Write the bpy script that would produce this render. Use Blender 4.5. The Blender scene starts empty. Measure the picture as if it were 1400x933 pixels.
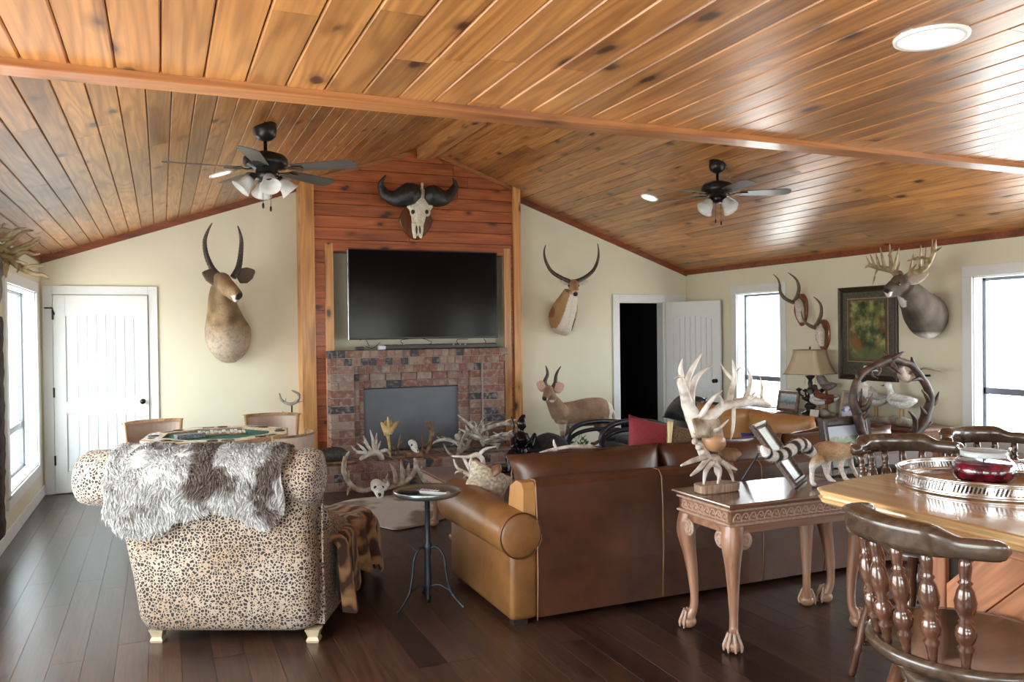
import bpy, bmesh, math, random
from mathutils import Vector, Matrix, noise
random.seed(7)
C = bpy.context.scene.collection
# ------------------------------------------------------------------ camera
F_PX, YAW, PITCH, ROLL, CAM_H = 1120.0, .405, -.011, -.012, 1.617
_c, _s, _cp, _sp, _cr, _sr = math.cos(YAW), math.sin(YAW), math.cos(PITCH), math.sin(PITCH), math.cos(ROLL), math.sin(ROLL)
_x0, _u0 = Vector((_c, -_s, 0)), Vector((-_sp * _s, -_sp * _c, _cp))
FW = Vector((_cp * _s, _cp * _c, _sp))
RT, UPV = _cr * _x0 + _sr * _u0, -_sr * _x0 + _cr * _u0
CAM = Vector((0, 0, CAM_H))
cam_data = bpy.data.cameras.new('camera')
cam_data.sensor_width = 36.0
cam_data.lens = 36.0 * F_PX / 1400.0
cam_data.clip_end = 200
cam = bpy.data.objects.new('camera', cam_data)
C.objects.link(cam)
cam.matrix_world = Matrix(((RT.x, UPV.x, -FW.x, 0), (RT.y, UPV.y, -FW.y, 0), (RT.z, UPV.z, -FW.z, CAM_H), (0, 0, 0, 1)))
bpy.context.scene.camera = cam
# ------------------------------------------------------------------ world (overcast white daylight)
w = bpy.data.worlds.new('world'); bpy.context.scene.world = w
w.use_nodes = True
nt = w.node_tree
bgn = nt.nodes['Background']
tc = nt.nodes.new('ShaderNodeTexCoord'); sx = nt.nodes.new('ShaderNodeSeparateXYZ'); cr = nt.nodes.new('ShaderNodeValToRGB')
nt.links.new(tc.outputs['Generated'], sx.inputs[0]); nt.links.new(sx.outputs['Z'], cr.inputs[0])
cr.color_ramp.elements[0].position = 0.0; cr.color_ramp.elements[0].color = (.70, .70, .66, 1)
cr.color_ramp.elements[1].position = 0.06; cr.color_ramp.elements[1].color = (.86, .97, 1.0, 1)
nt.links.new(cr.outputs[0], bgn.inputs['Color'])
bgn.inputs['Strength'].default_value = 6.0
vs = bpy.context.scene.view_settings
vs.view_transform = 'Standard'; vs.look = 'None'; vs.gamma = 1.0; vs.use_curve_mapping = False
vs.exposure = 1.3

def portal(loc, rot, sx_, sy_):
    l = bpy.data.lights.new('daylight_portal', 'AREA'); l.shape = 'RECTANGLE'; l.size = sx_; l.size_y = sy_
    l.cycles.is_portal = True
    o = bpy.data.objects.new('daylight_portal', l); o.location = loc; o.rotation_euler = rot; C.objects.link(o)

# ------------------------------------------------------------------ pixel -> room helpers (real planes of the room)
def ray(px, py): return RT * ((px - 700) / F_PX) - UPV * ((py - 466.5) / F_PX) + FW
def PZ(px, py, z): d = ray(px, py); return CAM + d * ((z - CAM_H) / d.z)
def PY(px, py, y): d = ray(px, py); return CAM + d * (y / d.y)
def PX(px, py, x): d = ray(px, py); return CAM + d * (x / d.x)

# ------------------------------------------------------------------ materials
def _mat(name):
    m = bpy.data.materials.new(name); m.use_nodes = True
    return m, m.node_tree, m.node_tree.nodes['Principled BSDF']
def N(t, ty, **k):
    n = t.nodes.new(ty)
    for a, v in k.items():
        if hasattr(n, a): setattr(n, a, v)
        else: n.inputs[a.replace('_', ' ')].default_value = v
    return n
def coords(t, rnd=True, scale=(1, 1, 1)):
    tc = N(t, 'ShaderNodeTexCoord'); out = tc.outputs['Object']
    if rnd:
        oi = N(t, 'ShaderNodeObjectInfo'); m = N(t, 'ShaderNodeMath', operation='MULTIPLY'); m.inputs[1].default_value = 61.0
        t.links.new(oi.outputs['Random'], m.inputs[0])
        ad = N(t, 'ShaderNodeVectorMath', operation='ADD'); t.links.new(out, ad.inputs[0]); t.links.new(m.outputs[0], ad.inputs[1]); out = ad.outputs[0]
    mp = N(t, 'ShaderNodeMapping'); mp.inputs['Scale'].default_value = scale
    t.links.new(out, mp.inputs[0]); return mp.outputs[0]
def ramp(t, src, stops):
    r = N(t, 'ShaderNodeValToRGB'); e = r.color_ramp.elements
    while len(e) < len(stops): e.new(0.5)
    for q, (p, c) in zip(e, stops): q.position = p; q.color = (c[0], c[1], c[2], 1) if len(c) == 3 else c
    t.links.new(src, r.inputs[0]); return r.outputs[0]
def mixc(t, a, b, fac, mode='MIX'):
    m = N(t, 'ShaderNodeMix'); m.data_type = 'RGBA'; m.blend_type = mode
    for i, v in ((0, fac), (6, a), (7, b)):
        if hasattr(v, 'is_linked'): t.links.new(v, m.inputs[i])
        else: m.inputs[i].default_value = v if i == 0 else (v[0], v[1], v[2], 1)
    return m.outputs[2]
def bump(t, b, src, strength=.3, dist=.01):
    n = N(t, 'ShaderNodeBump'); n.inputs['Strength'].default_value = strength; n.inputs['Distance'].default_value = dist
    t.links.new(src, n.inputs['Height']); t.links.new(n.outputs[0], b.inputs['Normal'])
def plain(name, col, rough=.5, metal=0, var=.12, scale=12, bmp=0, coat=0, emit=None, spec=None, rnd=False):
    m, t, b = _mat(name)
    c = coords(t, rnd); n = N(t, 'ShaderNodeTexNoise'); n.inputs['Scale'].default_value = scale; n.inputs['Detail'].default_value = 4
    t.links.new(c, n.inputs['Vector'])
    lo = tuple(max(0, x * (1 - var)) for x in col); hi = tuple(min(1, x * (1 + var)) for x in col)
    t.links.new(ramp(t, n.outputs[0], [(.3, lo), (.7, hi)]), b.inputs['Base Color'])
    b.inputs['Roughness'].default_value = rough; b.inputs['Metallic'].default_value = metal; b.inputs['Coat Weight'].default_value = coat
    if spec is not None: b.inputs['Specular IOR Level'].default_value = spec
    if bmp: bump(t, b, n.outputs[0], bmp)
    if emit: b.inputs['Emission Color'].default_value = (*emit[0], 1); b.inputs['Emission Strength'].default_value = emit[1]
    return m
def wood(name, dark, light, axis='Y', rough=.3, coat=.3, ring=1.0, knots=True, tone=.25, knotcol=(.05, .015, .005), rnd=True, grain=60, coatr=.12):
    m, t, b = _mat(name)
    ax = {'X': 0, 'Y': 1, 'Z': 2}[axis]
    def sc(a, l): v = [a, a, a]; v[ax] = l; return tuple(v)
    c1 = coords(t, rnd, sc(5.5 * ring, .45 * ring)); n1 = N(t, 'ShaderNodeTexNoise'); n1.inputs['Scale'].default_value = 1; n1.inputs['Detail'].default_value = 2; n1.inputs['Distortion'].default_value = .3
    t.links.new(c1, n1.inputs['Vector'])
    mu = N(t, 'ShaderNodeMath', operation='MULTIPLY'); mu.inputs[1].default_value = 75; t.links.new(n1.outputs[0], mu.inputs[0])
    si = N(t, 'ShaderNodeMath', operation='SINE'); t.links.new(mu.outputs[0], si.inputs[0])
    band = ramp(t, si.outputs[0], [(0, (.35, .35, .35)), (.8, (.8, .8, .8)), (1, (1, 1, 1))])
    mr = N(t, 'ShaderNodeMapRange'); mr.inputs['From Min'].default_value = -1; t.links.new(si.outputs[0], mr.inputs[0]); 
    c2 = coords(t, rnd, sc(grain, 1.2)); n2 = N(t, 'ShaderNodeTexNoise'); n2.inputs['Scale'].default_value = 1; n2.inputs['Detail'].default_value = 3
    t.links.new(c2, n2.inputs['Vector'])
    mid = tuple(l * .62 + d * .38 for l, d in zip(light, dark))
    base = ramp(t, mr.outputs[0], [(0, mid), (.55, light), (1, tuple(min(1, x * 1.08) for x in light))])
    g = ramp(t, n2.outputs[0], [(.32, (0, 0, 0)), (.62, (1, 1, 1))])
    base = mixc(t, mixc(t, dark, base, .55), base, g)
    oi = N(t, 'ShaderNodeObjectInfo')
    tn = ramp(t, oi.outputs['Random'], [(0, (1 - tone,) * 3), (.5, (1, 1 - tone * .15, 1 - tone * .3)), (1, (1, 1, 1))])
    if rnd: base = mixc(t, base, tn, 1.0, 'MULTIPLY')
    c4 = coords(t, rnd, sc(7, 1.1)); n4 = N(t, 'ShaderNodeTexNoise'); n4.inputs['Scale'].default_value = 1; n4.inputs['Detail'].default_value = 1
    t.links.new(c4, n4.inputs['Vector'])
    base = mixc(t, base, (.52, .42, .36), ramp(t, n4.outputs[0], [(.56, (0, 0, 0)), (.72, (.8, .8, .8))]), 'MULTIPLY')
    if knots:
        c3 = coords(t, rnd, sc(5.2, 2.6)); v = N(t, 'ShaderNodeTexVoronoi'); v.inputs['Scale'].default_value = 1
        nz = N(t, 'ShaderNodeTexNoise'); nz.inputs['Scale'].default_value = 5; t.links.new(c3, nz.inputs['Vector'])
        mm = mixc(t, (0, 0, 0), nz.outputs['Color'], .12, 'MIX'); ad = N(t, 'ShaderNodeVectorMath', operation='ADD')
        t.links.new(c3, ad.inputs[0]); t.links.new(mm, ad.inputs[1]); t.links.new(ad.outputs[0], v.inputs['Vector'])
        k = ramp(t, v.outputs['Distance'], [(.0, (1, 1, 1)), (.09, (.95, .95, .95)), (.14, (.4, .4, .4)), (.26, (0, 0, 0))])
        base = mixc(t, base, knotcol, k)
    t.links.new(base, b.inputs['Base Color'])
    b.inputs['Roughness'].default_value = rough; b.inputs['Coat Weight'].default_value = coat; b.inputs['Coat Roughness'].default_value = coatr
    bump(t, b, n2.outputs[0], .12, .002)
    return m
def vcol(name, rough=.8, fur=0.0, coat=0, scale=120, spec=.3):
    """colour read from the mesh attribute 'Col' (markings of hides, bones, feathers) with fine relief"""
    m, t, b = _mat(name)
    a = N(t, 'ShaderNodeAttribute'); a.attribute_name = 'Col'
    c = coords(t, False); n = N(t, 'ShaderNodeTexNoise'); n.inputs['Scale'].default_value = scale; n.inputs['Detail'].default_value = 3
    t.links.new(c, n.inputs['Vector'])
    t.links.new(mixc(t, a.outputs['Color'], ramp(t, n.outputs[0], [(.3, (.72, .72, .72)), (.7, (1.15, 1.15, 1.15))]), 1.0, 'MULTIPLY'), b.inputs['Base Color'])
    b.inputs['Roughness'].default_value = rough; b.inputs['Coat Weight'].default_value = coat; b.inputs['Specular IOR Level'].default_value = spec
    bump(t, b, n.outputs[0], .25, .004)
    if fur: b.inputs['Sheen Weight'].default_value = fur
    return m
def glass(name, col=(1, 1, 1), gloss=.08):
    m = bpy.data.materials.new(name); m.use_nodes = True; t = m.node_tree; t.nodes.clear()
    o = N(t, 'ShaderNodeOutputMaterial'); tr = N(t, 'ShaderNodeBsdfTransparent'); gl = N(t, 'ShaderNodeBsdfGlossy'); mx = N(t, 'ShaderNodeMixShader')
    fr = N(t, 'ShaderNodeFresnel'); fr.inputs[0].default_value = 1.45
    tr.inputs[0].default_value = (*col, 1); gl.inputs['Roughness'].default_value = .02
    ge = N(t, 'ShaderNodeNewGeometry'); iv = N(t, 'ShaderNodeMath', operation='SUBTRACT'); iv.inputs[0].default_value = 1.0; t.links.new(ge.outputs['Backfacing'], iv.inputs[1])
    pm = N(t, 'ShaderNodeMath', operation='MULTIPLY'); t.links.new(fr.outputs[0], pm.inputs[0]); t.links.new(iv.outputs[0], pm.inputs[1])
    t.links.new(pm.outputs[0], mx.inputs[0]); t.links.new(tr.outputs[0], mx.inputs[1]); t.links.new(gl.outputs[0], mx.inputs[2]); t.links.new(mx.outputs[0], o.inputs[0])
    return m

M = {}
M['pine'] = wood('varnished_pine', (.22, .078, .020), (.57, .262, .078), rough=.34, coat=.45, tone=.38, coatr=.26)
M['pine_x'] = wood('varnished_pine_panel', (.22, .045, .012), (.46, .13, .036), axis='X', rough=.45, coat=.1, tone=.25)
M['pine_trim'] = wood('pine_post_board', (.40, .17, .045), (.66, .33, .11), axis='Z', rough=.4, coat=.15, tone=.1)
M['pine_beam'] = wood('pine_beam_board', (.26, .08, .025), (.44, .18, .055), axis='X', rough=.4, coat=.25, tone=.15)
M['pine_beam_y'] = wood('pine_ridge_board', (.34, .14, .045), (.60, .29, .10), axis='Y', rough=.4, coat=.25, tone=.15)
M['redtrim'] = wood('red_stained_trim', (.13, .030, .012), (.26, .065, .022), axis='X', rough=.4, coat=.2, knots=False, tone=.1)
M['floor'] = wood('dark_walnut_laminate', (.005, .003, .0025), (.066, .031, .021), rough=.30, coat=.2, tone=.62, grain=90, knots=False, ring=1.6, coatr=.3)
M['gap'] = plain('dark_joint', (.02, .01, .006), .9)
M['wall'] = plain('cream_wall_paint', (.72, .69, .54), .55, var=.02, scale=3, spec=.35)
M['white'] = plain('white_trim_paint', (.72, .755, .765), .4, var=.015)
M['white_side'] = M['white']
M['dark_room'] = plain('painted_room_dimness', (.012, .011, .012), .8)  # near-black walls: darkness of the unlit room put into the colour
M['glass'] = glass('window_glass')
M['blackm'] = plain('black_metal', (.016, .015, .014), .35, metal=.6)
M['sash'] = plain('grey_window_sash', (.16, .18, .22), .35, metal=.2)
M['black'] = plain('satin_black', (.010, .010, .011), .35)

# ------------------------------------------------------------------ mesh helpers
class MB:
    def __init__(s): s.v = []; s.f = []; s.sm = []; s.c = []; s.col = (1, 1, 1)
    def add(s, vs, fs, smooth=False, col=None):
        o = len(s.v); s.v.extend(Vector(q) for q in vs); s.f.extend(tuple(i + o for i in q) for q in fs); s.sm.extend([smooth] * len(fs))
        s.c.extend([col or s.col] * len(vs)); return s
    def box(s, a, b, bev=0):
        x0, y0, z0 = a; x1, y1, z1 = b
        if x0 > x1: x0, x1 = x1, x0
        if y0 > y1: y0, y1 = y1, y0
        if z0 > z1: z0, z1 = z1, z0
        if bev <= 0:
            return s.add([(x0, y0, z0), (x1, y0, z0), (x1, y1, z0), (x0, y1, z0), (x0, y0, z1), (x1, y0, z1), (x1, y1, z1), (x0, y1, z1)],
                         [(0, 3, 2, 1), (4, 5, 6, 7), (0, 1, 5, 4), (1, 2, 6, 5), (2, 3, 7, 6), (3, 0, 4, 7)])
        g = bev; rings = []
        for z, q in ((z0, g), (z0 + g, 0), (z1 - g, 0), (z1, g)):
            rings.append([Vector(p + (z,)) for p in ((x0 + g, y0 + q), (x1 - g, y0 + q), (x1 - q, y0 + g), (x1 - q, y1 - g), (x1 - g, y1 - q), (x0 + g, y1 - q), (x0 + q, y1 - g), (x0 + q, y0 + g))])
        return s.loft(rings, smooth=False)
    def loft(s, rings, smooth=True, caps=True, closed=True, col=None):
        n = len(rings[0]); vs = [p for r in rings for p in r]; fs = []
        for i in range(len(rings) - 1):
            for j in range(n if closed else n - 1):
                k = (j + 1) % n; fs.append((i * n + j, i * n + k, (i + 1) * n + k, (i + 1) * n + j))
        if caps and closed: fs.append(tuple(reversed(range(n)))); fs.append(tuple((len(rings) - 1) * n + j for j in range(n)))
        return s.add(vs, fs, smooth, col)
    def lathe(s, prof, c=(0, 0, 0), n=20, smooth=True, axis=None, sq=1.0):
        c = Vector(c); rings = []
        if axis is not None: z = Vector(axis).normalized()
        else: z = Vector((0, 0, 1))
        x = z.orthogonal().normalized() if axis is not None else Vector((1, 0, 0)); y = z.cross(x)
        for r, h in prof:
            r = max(r, 1e-4); rings.append([c + z * h + x * (r * math.cos(2 * math.pi * j / n)) + y * (r * sq * math.sin(2 * math.pi * j / n)) for j in range(n)])
        return s.loft(rings, smooth)
    def tube(s, pts, rad, n=8, smooth=True, sub=0, col=None, flat=1.0, up=None):
        pts = [Vector(p) for p in pts]
        if not hasattr(rad, '__len__'): rad = [rad] * len(pts)
        if sub: pts, rad = spline(pts, rad, sub)
        rings = []; T = []
        for i in range(len(pts)):
            a = pts[max(i - 1, 0)]; b = pts[min(i + 1, len(pts) - 1)]; T.append((b - a).normalized() if (b - a).length > 1e-9 else Vector((0, 0, 1)))
        x = (Vector(up).cross(T[0]) if up is not None else T[0].orthogonal())
        if x.length < 1e-6: x = T[0].orthogonal()
        x.normalize()
        for p, t, r in zip(pts, T, rad):
            if up is not None:
                q = Vector(up).cross(t)
                x = q.normalized() if q.length > .05 else (x - t * x.dot(t)).normalized()
            else: x = (x - t * x.dot(t)).normalized()
            y = t.cross(x); ra, rb = (r if hasattr(r, '__len__') else (r, r * flat))
            rings.append([p + x * (ra * math.cos(2 * math.pi * j / n)) + y * (rb * math.sin(2 * math.pi * j / n)) for j in range(n)])
        return s.loft(rings, smooth, col=col)
    def ell(s, c, r, n=12, m=8, rot=None, col=None):
        c = Vector(c); r = r if hasattr(r, '__len__') else (r, r, r); rings = []
        for i in range(m + 1):
            a = math.pi * i / m; a = min(max(a, .03), math.pi - .03)
            ring = []
            for j in range(n):
                b = 2 * math.pi * j / n; p = Vector((r[0] * math.sin(a) * math.cos(b), r[1] * math.sin(a) * math.sin(b), r[2] * math.cos(a)))
                if rot: p = rot @ p
                ring.append(c + p)
            rings.append(ring[::-1])
        return s.loft(rings, True, col=col)
    def prism(s, poly, a, b, axis='y', smooth=False):
        """poly in the plane perpendicular to axis, extruded from a to b"""
        def P(u, v, h): return {'y': (u, h, v), 'x': (h, u, v), 'z': (u, v, h)}[axis]
        return s.loft([[Vector(P(u, v, h)) for u, v in poly] for h in (a, b)], smooth)
    def pillow(s, w, d, h, e=.5, n=14, m=10, corner=.35, T=None):
        """stuffed cushion centred at the origin, w x d in plan, h thick at the middle"""
        rings = []
        for side in (1,):
            pass
        vs = []; fs = []; idx = {}
        for sgn in (1, -1):
            for i in range(n + 1):
                for j in range(m + 1):
                    u = -1 + 2 * i / n; v = -1 + 2 * j / m
                    ed = max(0.0, (1 - abs(u) ** 2.6) * (1 - abs(v) ** 2.6)) ** e
                    pin = 1 + corner * .12 * (abs(u * v) ** 3) - .05 * (1 - abs(v)) * abs(u) ** 6 - .05 * (1 - abs(u)) * abs(v) ** 6
                    if sgn == -1 and (i in (0, n) or j in (0, m)): idx[(sgn, i, j)] = idx[(1, i, j)]; continue
                    idx[(sgn, i, j)] = len(vs)
                    vs.append(Vector((u * w / 2 * pin, v * d / 2 * pin, sgn * h / 2 * ed)))
        for sgn in (1, -1):
            for i in range(n):
                for j in range(m):
                    q = (idx[(sgn, i, j)], idx[(sgn, i + 1, j)], idx[(sgn, i + 1, j + 1)], idx[(sgn, i, j + 1)])
                    fs.append(q if sgn == 1 else q[::-1])
        if T is not None: vs = [T @ q for q in vs]
        return s.add(vs, fs, True)
    def xf(s, Mx):
        s.v = [Mx @ q for q in s.v]; return s
    def bumpy(s, amp, sc, seed=0):
        s.v = [q + noise.noise_vector(q * sc + Vector((seed, seed, seed))) * amp for q in s.v]; return s

def spline(pts, rad, sub):
    P = []; R = []
    def rr(i): r = rad[i]; return Vector(r) if hasattr(r, '__len__') else r
    for i in range(len(pts) - 1):
        p0, p1, p2, p3 = pts[max(i - 1, 0)], pts[i], pts[i + 1], pts[min(i + 2, len(pts) - 1)]
        for k in range(sub):
            u = k / sub
            P.append(.5 * ((2 * p1) + (p2 - p0) * u + (2 * p0 - 5 * p1 + 4 * p2 - p3) * u * u + (3 * p1 - p0 - 3 * p2 + p3) * u ** 3))
            R.append(rr(i) * (1 - u) + rr(i + 1) * u)
    P.append(pts[-1]); R.append(rr(len(pts) - 1))
    return P, R
def obj(name, mb, mat, parent=None, world=False, label=None, kind=None, mesh=None):
    if mesh is None:
        vs = mb.v
        if world and parent is not None:
            inv = (Matrix.Translation(parent.location) @ parent.rotation_euler.to_matrix().to_4x4()).inverted(); vs = [inv @ q for q in vs]
        mesh = bpy.data.meshes.new(name); mesh.from_pydata([tuple(q) for q in vs], [], mb.f)
        mesh.polygons.foreach_set('use_smooth', mb.sm)
        if any(c != (1, 1, 1) for c in mb.c):
            at = mesh.color_attributes.new('Col', 'FLOAT_COLOR', 'POINT'); at.data.foreach_set('color', [x for c in mb.c for x in (c[0], c[1], c[2], 1.0)])
        if mat: mesh.materials.append(mat)
        mesh.update()
    o = bpy.data.objects.new(name, mesh); C.objects.link(o)
    if parent is not None: o.parent = parent
    if label: o['label'] = label
    if kind: o['kind'] = kind
    return o
def tag(o, label, cat, group=None, kind=None):
    o['label'] = label; o['category'] = cat
    if group: o['group'] = group
    if kind: o['kind'] = kind
    return o
def thing(name, label, cat, loc=(0, 0, 0), rotz=0, group=None):
    o = bpy.data.objects.new(name, None); C.objects.link(o); o.empty_display_size = .1
    o.location = loc; o.rotation_euler = (0, 0, rotz)
    return tag(o, label, cat, group)
def struct(name, mb, mat, parent=None, world=False):
    o = obj(name, mb, mat, parent, world)
    if parent is None: o['kind'] = 'structure'
    return o
def centre(name, mb, mat, label, cat, group=None):
    """a thing that is one mesh, with its origin at the middle of its base"""
    lo = Vector((min(q.x for q in mb.v), min(q.y for q in mb.v), min(q.z for q in mb.v))); hi = Vector((max(q.x for q in mb.v), max(q.y for q in mb.v), max(q.z for q in mb.v)))
    c = Vector(((lo.x + hi.x) / 2, (lo.y + hi.y) / 2, lo.z)); mb.v = [q - c for q in mb.v]
    o = obj(name, mb, mat); o.location = c
    return tag(o, label, cat, group)
def fuse(mb, vox=.012, smooth=4, colf=None, dec=None):
    """melt overlapping volumes into one continuous skin; colf(point) gives its natural markings"""
    me = bpy.data.meshes.new('tmp'); me.from_pydata([tuple(q) for q in mb.v], [], mb.f)
    o = bpy.data.objects.new('tmp', me); C.objects.link(o)
    r = o.modifiers.new('r', 'REMESH'); r.mode = 'VOXEL'; r.voxel_size = vox
    s = o.modifiers.new('s', 'SMOOTH'); s.iterations = smooth; s.factor = .5
    if dec: d = o.modifiers.new('d', 'DECIMATE'); d.ratio = dec
    dg = bpy.context.evaluated_depsgraph_get(); dg.update(); e = o.evaluated_get(dg).to_mesh()
    out = MB(); vs = [q.co.copy() for q in e.vertices]; fs = [tuple(p.vertices) for p in e.polygons]
    out.add(vs, fs, True)
    if colf: out.c = [tuple(colf(q)) for q in vs]
    bpy.data.objects.remove(o); bpy.data.meshes.remove(me)
    return out
def copy_tree(o, parent=None):
    c = o.copy(); C.objects.link(c)
    if parent is not None: c.parent = parent
    for ch in [q for q in bpy.data.objects if q.parent == o]: copy_tree(ch, c)
    return c
def lerp(a, b, t): t = min(max(t, 0), 1); return tuple(x + (y - x) * t for x, y in zip(a, b))
def sst(a, b, x): t = min(max((x - a) / (b - a), 0), 1); return t * t * (3 - 2 * t)

# ------------------------------------------------------------------ the room
D, L, R = 9.62, -1.13, 6.80
RX, RZ, EZ = 2.90, 3.82, 2.44
YB = -4.5                       # wall behind the viewer
SLL = (RZ - EZ) / (RX - L); SLR = (RZ - EZ) / (R - RX)
Y1 = 2.90                       # where the flat ceiling ends and the vault begins
def ceil_z(x): return EZ + (x - L) * SLL if x < RX else EZ + (R - x) * SLR

# walls
def wall_holes(name, axis, pos, thick, lo, hi, z1, holes, mat=None):
    """wall with rectangular openings; axis 'x' = plane x=pos running along y"""
    mb = MB(); ks = sorted({lo, hi} | {h[0] for h in holes} | {h[1] for h in holes})
    for a, b in zip(ks[:-1], ks[1:]):
        zz = [(0, z1)]
        for h in holes:
            if h[0] <= a and h[1] >= b:
                zz = [(0, h[2]), (h[3], z1)]
        for z0_, z1_ in zz:
            if z1_ - z0_ < 1e-4: continue
            if axis == 'x': mb.box((pos, a, z0_), (pos + thick, b, z1_))
            else: mb.box((a, pos, z0_), (b, pos + thick, z1_))
    return mb
LW = [(7.55, 9.22, .36, 2.06), (1.2, 5.2, .36, 2.06), (-3.6, -.6, .36, 2.06)]  # only the first is in view; the others are added for light
RW = [(7.72, 8.52, .62, 2.07), (3.55, 5.20, .62, 2.07), (1.3, 2.9, .62, 2.07), (-1.4, .2, .62, 2.07)]  # first two are in view; the rest are added for light
struct('wall_left', wall_holes('wl', 'x', L, -.17, YB, D + .15, EZ, LW), M['wall'])
struct('wall_right', wall_holes('wr', 'x', R, .17, YB, D + .15, EZ, RW), M['wall'])
DOORX = (5.70, 6.42, 2.01)
mb = wall_holes('wb', 'y', D, .15, L, R, EZ, [(DOORX[0], DOORX[1], 0, DOORX[2])])
mb.prism([(L - .1, EZ), (R + .1, EZ), (RX, RZ + .05)], D, D + .15)
struct('wall_back', mb, M['wall'])
BW_ADDED = [(-.4, 1.8, 1.0, 2.1), (3.2, 6.2, .5, 2.1)]  # unseen rear windows, invented to light the room
struct('wall_front', wall_holes('wf', 'y', YB, -.15, L, R, EZ, BW_ADDED), M['wall'])
struct('wall_header', MB().prism([(L, EZ), (R, EZ), (RX, RZ)], Y1 - .02, Y1), M['pine_x'])

# roof shells and planks
def plank_mesh(name, w, ln, th=.016, gr=.005, mat=None):
    a = w / 2 - (.001 if gr > .001 else .0004)
    prof = [(-a, gr * 1.6), (-a + gr, 0), (a - gr, 0), (a, gr * 1.6), (a, th), (-a, th)]
    mb = MB(); mb.loft([[Vector((u, -ln / 2, v)) for u, v in prof][::-1], [Vector((u, ln / 2, v)) for u, v in prof][::-1]], smooth=False)
    m = bpy.data.meshes.new(name); m.from_pydata([tuple(q) for q in mb.v], [], mb.f); m.materials.append(mat); m.update(); return m
_pm = {}
def pmesh(kind, w, ln, mat, **k):
    key = (kind, round(w, 4), round(ln, 3))
    if key not in _pm: _pm[key] = plank_mesh(kind, w, ln, mat=mat, **k)
    return _pm[key]
def lay_planks(root, name, w, count, y0, y1, place, mat, lens, rng, flip=False, **k):
    """rows of boards running along y; place(i, ymid) -> matrix"""
    n = 0
    for i in range(count):
        y = y0 - round(rng.random() * (lens[0] - .4) / .05) * .05
        while y < y1:
            ln = rng.choice(lens); a = max(y, y0); b = min(y + ln, y1); y += ln
            if b - a < .25 and b < y1: continue
            q = math.ceil((b - a) / .05 - .01) * .05
            if q < .05: continue
            o = obj(name, None, None, root, mesh=pmesh(name, w, round(q - .002, 3), mat, **k))
            o.matrix_local = place(i, a + q / 2); n += 1
    return n
rng = random.Random(3)
PW = .127
sl = math.hypot(RX - L, RZ - EZ); sr_ = math.hypot(R - RX, RZ - EZ)
def slope_root(left):
    mb = MB(); t = .05; g = .017
    if left: mb.prism([(L - .2, EZ - .2 * SLL + g), (RX, RZ + g), (RX, RZ + t + .05), (L - .2, EZ - .2 * SLL + t + .05)], Y1 - .05, D + .15)
    else: mb.prism([(RX, RZ + g), (R + .2, EZ - .2 * SLR + g), (R + .2, EZ - .2 * SLR + t + .05), (RX, RZ + t + .05)], Y1 - .05, D + .15)
    return struct('ceiling', mb, M['gap'])
cl = slope_root(True); crt = slope_root(False)
aL = math.atan(SLL); aR = math.atan(SLR)
def pl_left(i, y):
    s = (i + .5) * PW; return Matrix.Translation((L + s * math.cos(aL), y, EZ + s * math.sin(aL))) @ Matrix.Rotation(-aL, 4, 'Y')
def pl_right(i, y):
    s = (i + .5) * PW; return Matrix.Translation((R - s * math.cos(aR), y, EZ + s * math.sin(aR))) @ Matrix.Rotation(aR, 4, 'Y')
lay_planks(cl, 'plank', PW, int(sl / PW), Y1, D, pl_left, M['pine'], [2.4, 3.0, 3.6, 4.2], rng)
lay_planks(crt, 'plank', PW, int(sr_ / PW), Y1, D, pl_right, M['pine'], [2.4, 3.0, 3.6, 4.2], rng)
cf = struct('ceiling', MB().box((L - .15, YB - .15, EZ + .017), (R + .15, Y1, EZ + .12)), M['gap'])
def pl_flat(i, y): return Matrix.Translation((L + (i + .5) * PW, y, EZ))
lay_planks(cf, 'plank', PW, int((R - L) / PW + .5), -1.5, Y1, pl_flat, M['pine'], [2.4, 3.0, 4.4], rng)
# boards behind the viewer that no one sees closely
mb = MB()
for i in range(int((R - L) / PW + .5)):
    x = L + (i + .5) * PW; mb.box((x - PW / 2 + .003, YB, EZ), (x + PW / 2 - .003, -1.5, EZ + .016))
obj('plank', mb, M['pine'], cf, kind='stuff')

struct('trim_1', MB().box((L, Y1 - .105, EZ - .024), (R, Y1 + .004, EZ + .016), .003), M['pine_beam'])
struct('trim_2', MB().box((RX - .09, Y1, RZ - .15), (RX + .09, 9.34, RZ + .01), .004), M['pine_beam_y'])
# sloped crown boards on the far wall and flat ones on the side walls
def rake(x0, x1, y, dz=.07, th=.02):
    z0, z1 = ceil_z(x0), ceil_z(x1)
    return MB().prism([(x0, z0 - dz), (x1, z1 - dz), (x1, z1), (x0, z0)], y - th, y)
struct('trim_3', rake(L, 1.45, D), M['redtrim'])
struct('trim_4', rake(4.13, R, D), M['redtrim'])
struct('trim_5', MB().box((R - .02, Y1, EZ - .055), (R, D, EZ + .01)), M['redtrim'])
struct('trim_6', MB().box((L, Y1, EZ - .055), (L + .02, D, EZ + .01)), M['redtrim'])
# floor
fb = struct('floor', MB().box((L - .2, YB - .2, -.12), (R + .17, 12.5, -.0155)), M['gap'])
def floor_place(i, y): return Matrix.Translation((L + .075 + i * .15, y, -.0)) @ Matrix.Rotation(math.pi, 4, 'Y')
lay_planks(fb, 'floor_plank', .15, 53, 1.7, D, floor_place, M['floor'], [1.5, 1.9, 2.3], rng, th=.015, gr=.0006)
mb = MB()
for i in range(53):
    x = L + .075 + i * .15; mb.box((x - .0745, YB, -.015), (x + .0745, 1.7, 0))
obj('floor_plank', mb, M['floor'], fb, kind='stuff')

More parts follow.
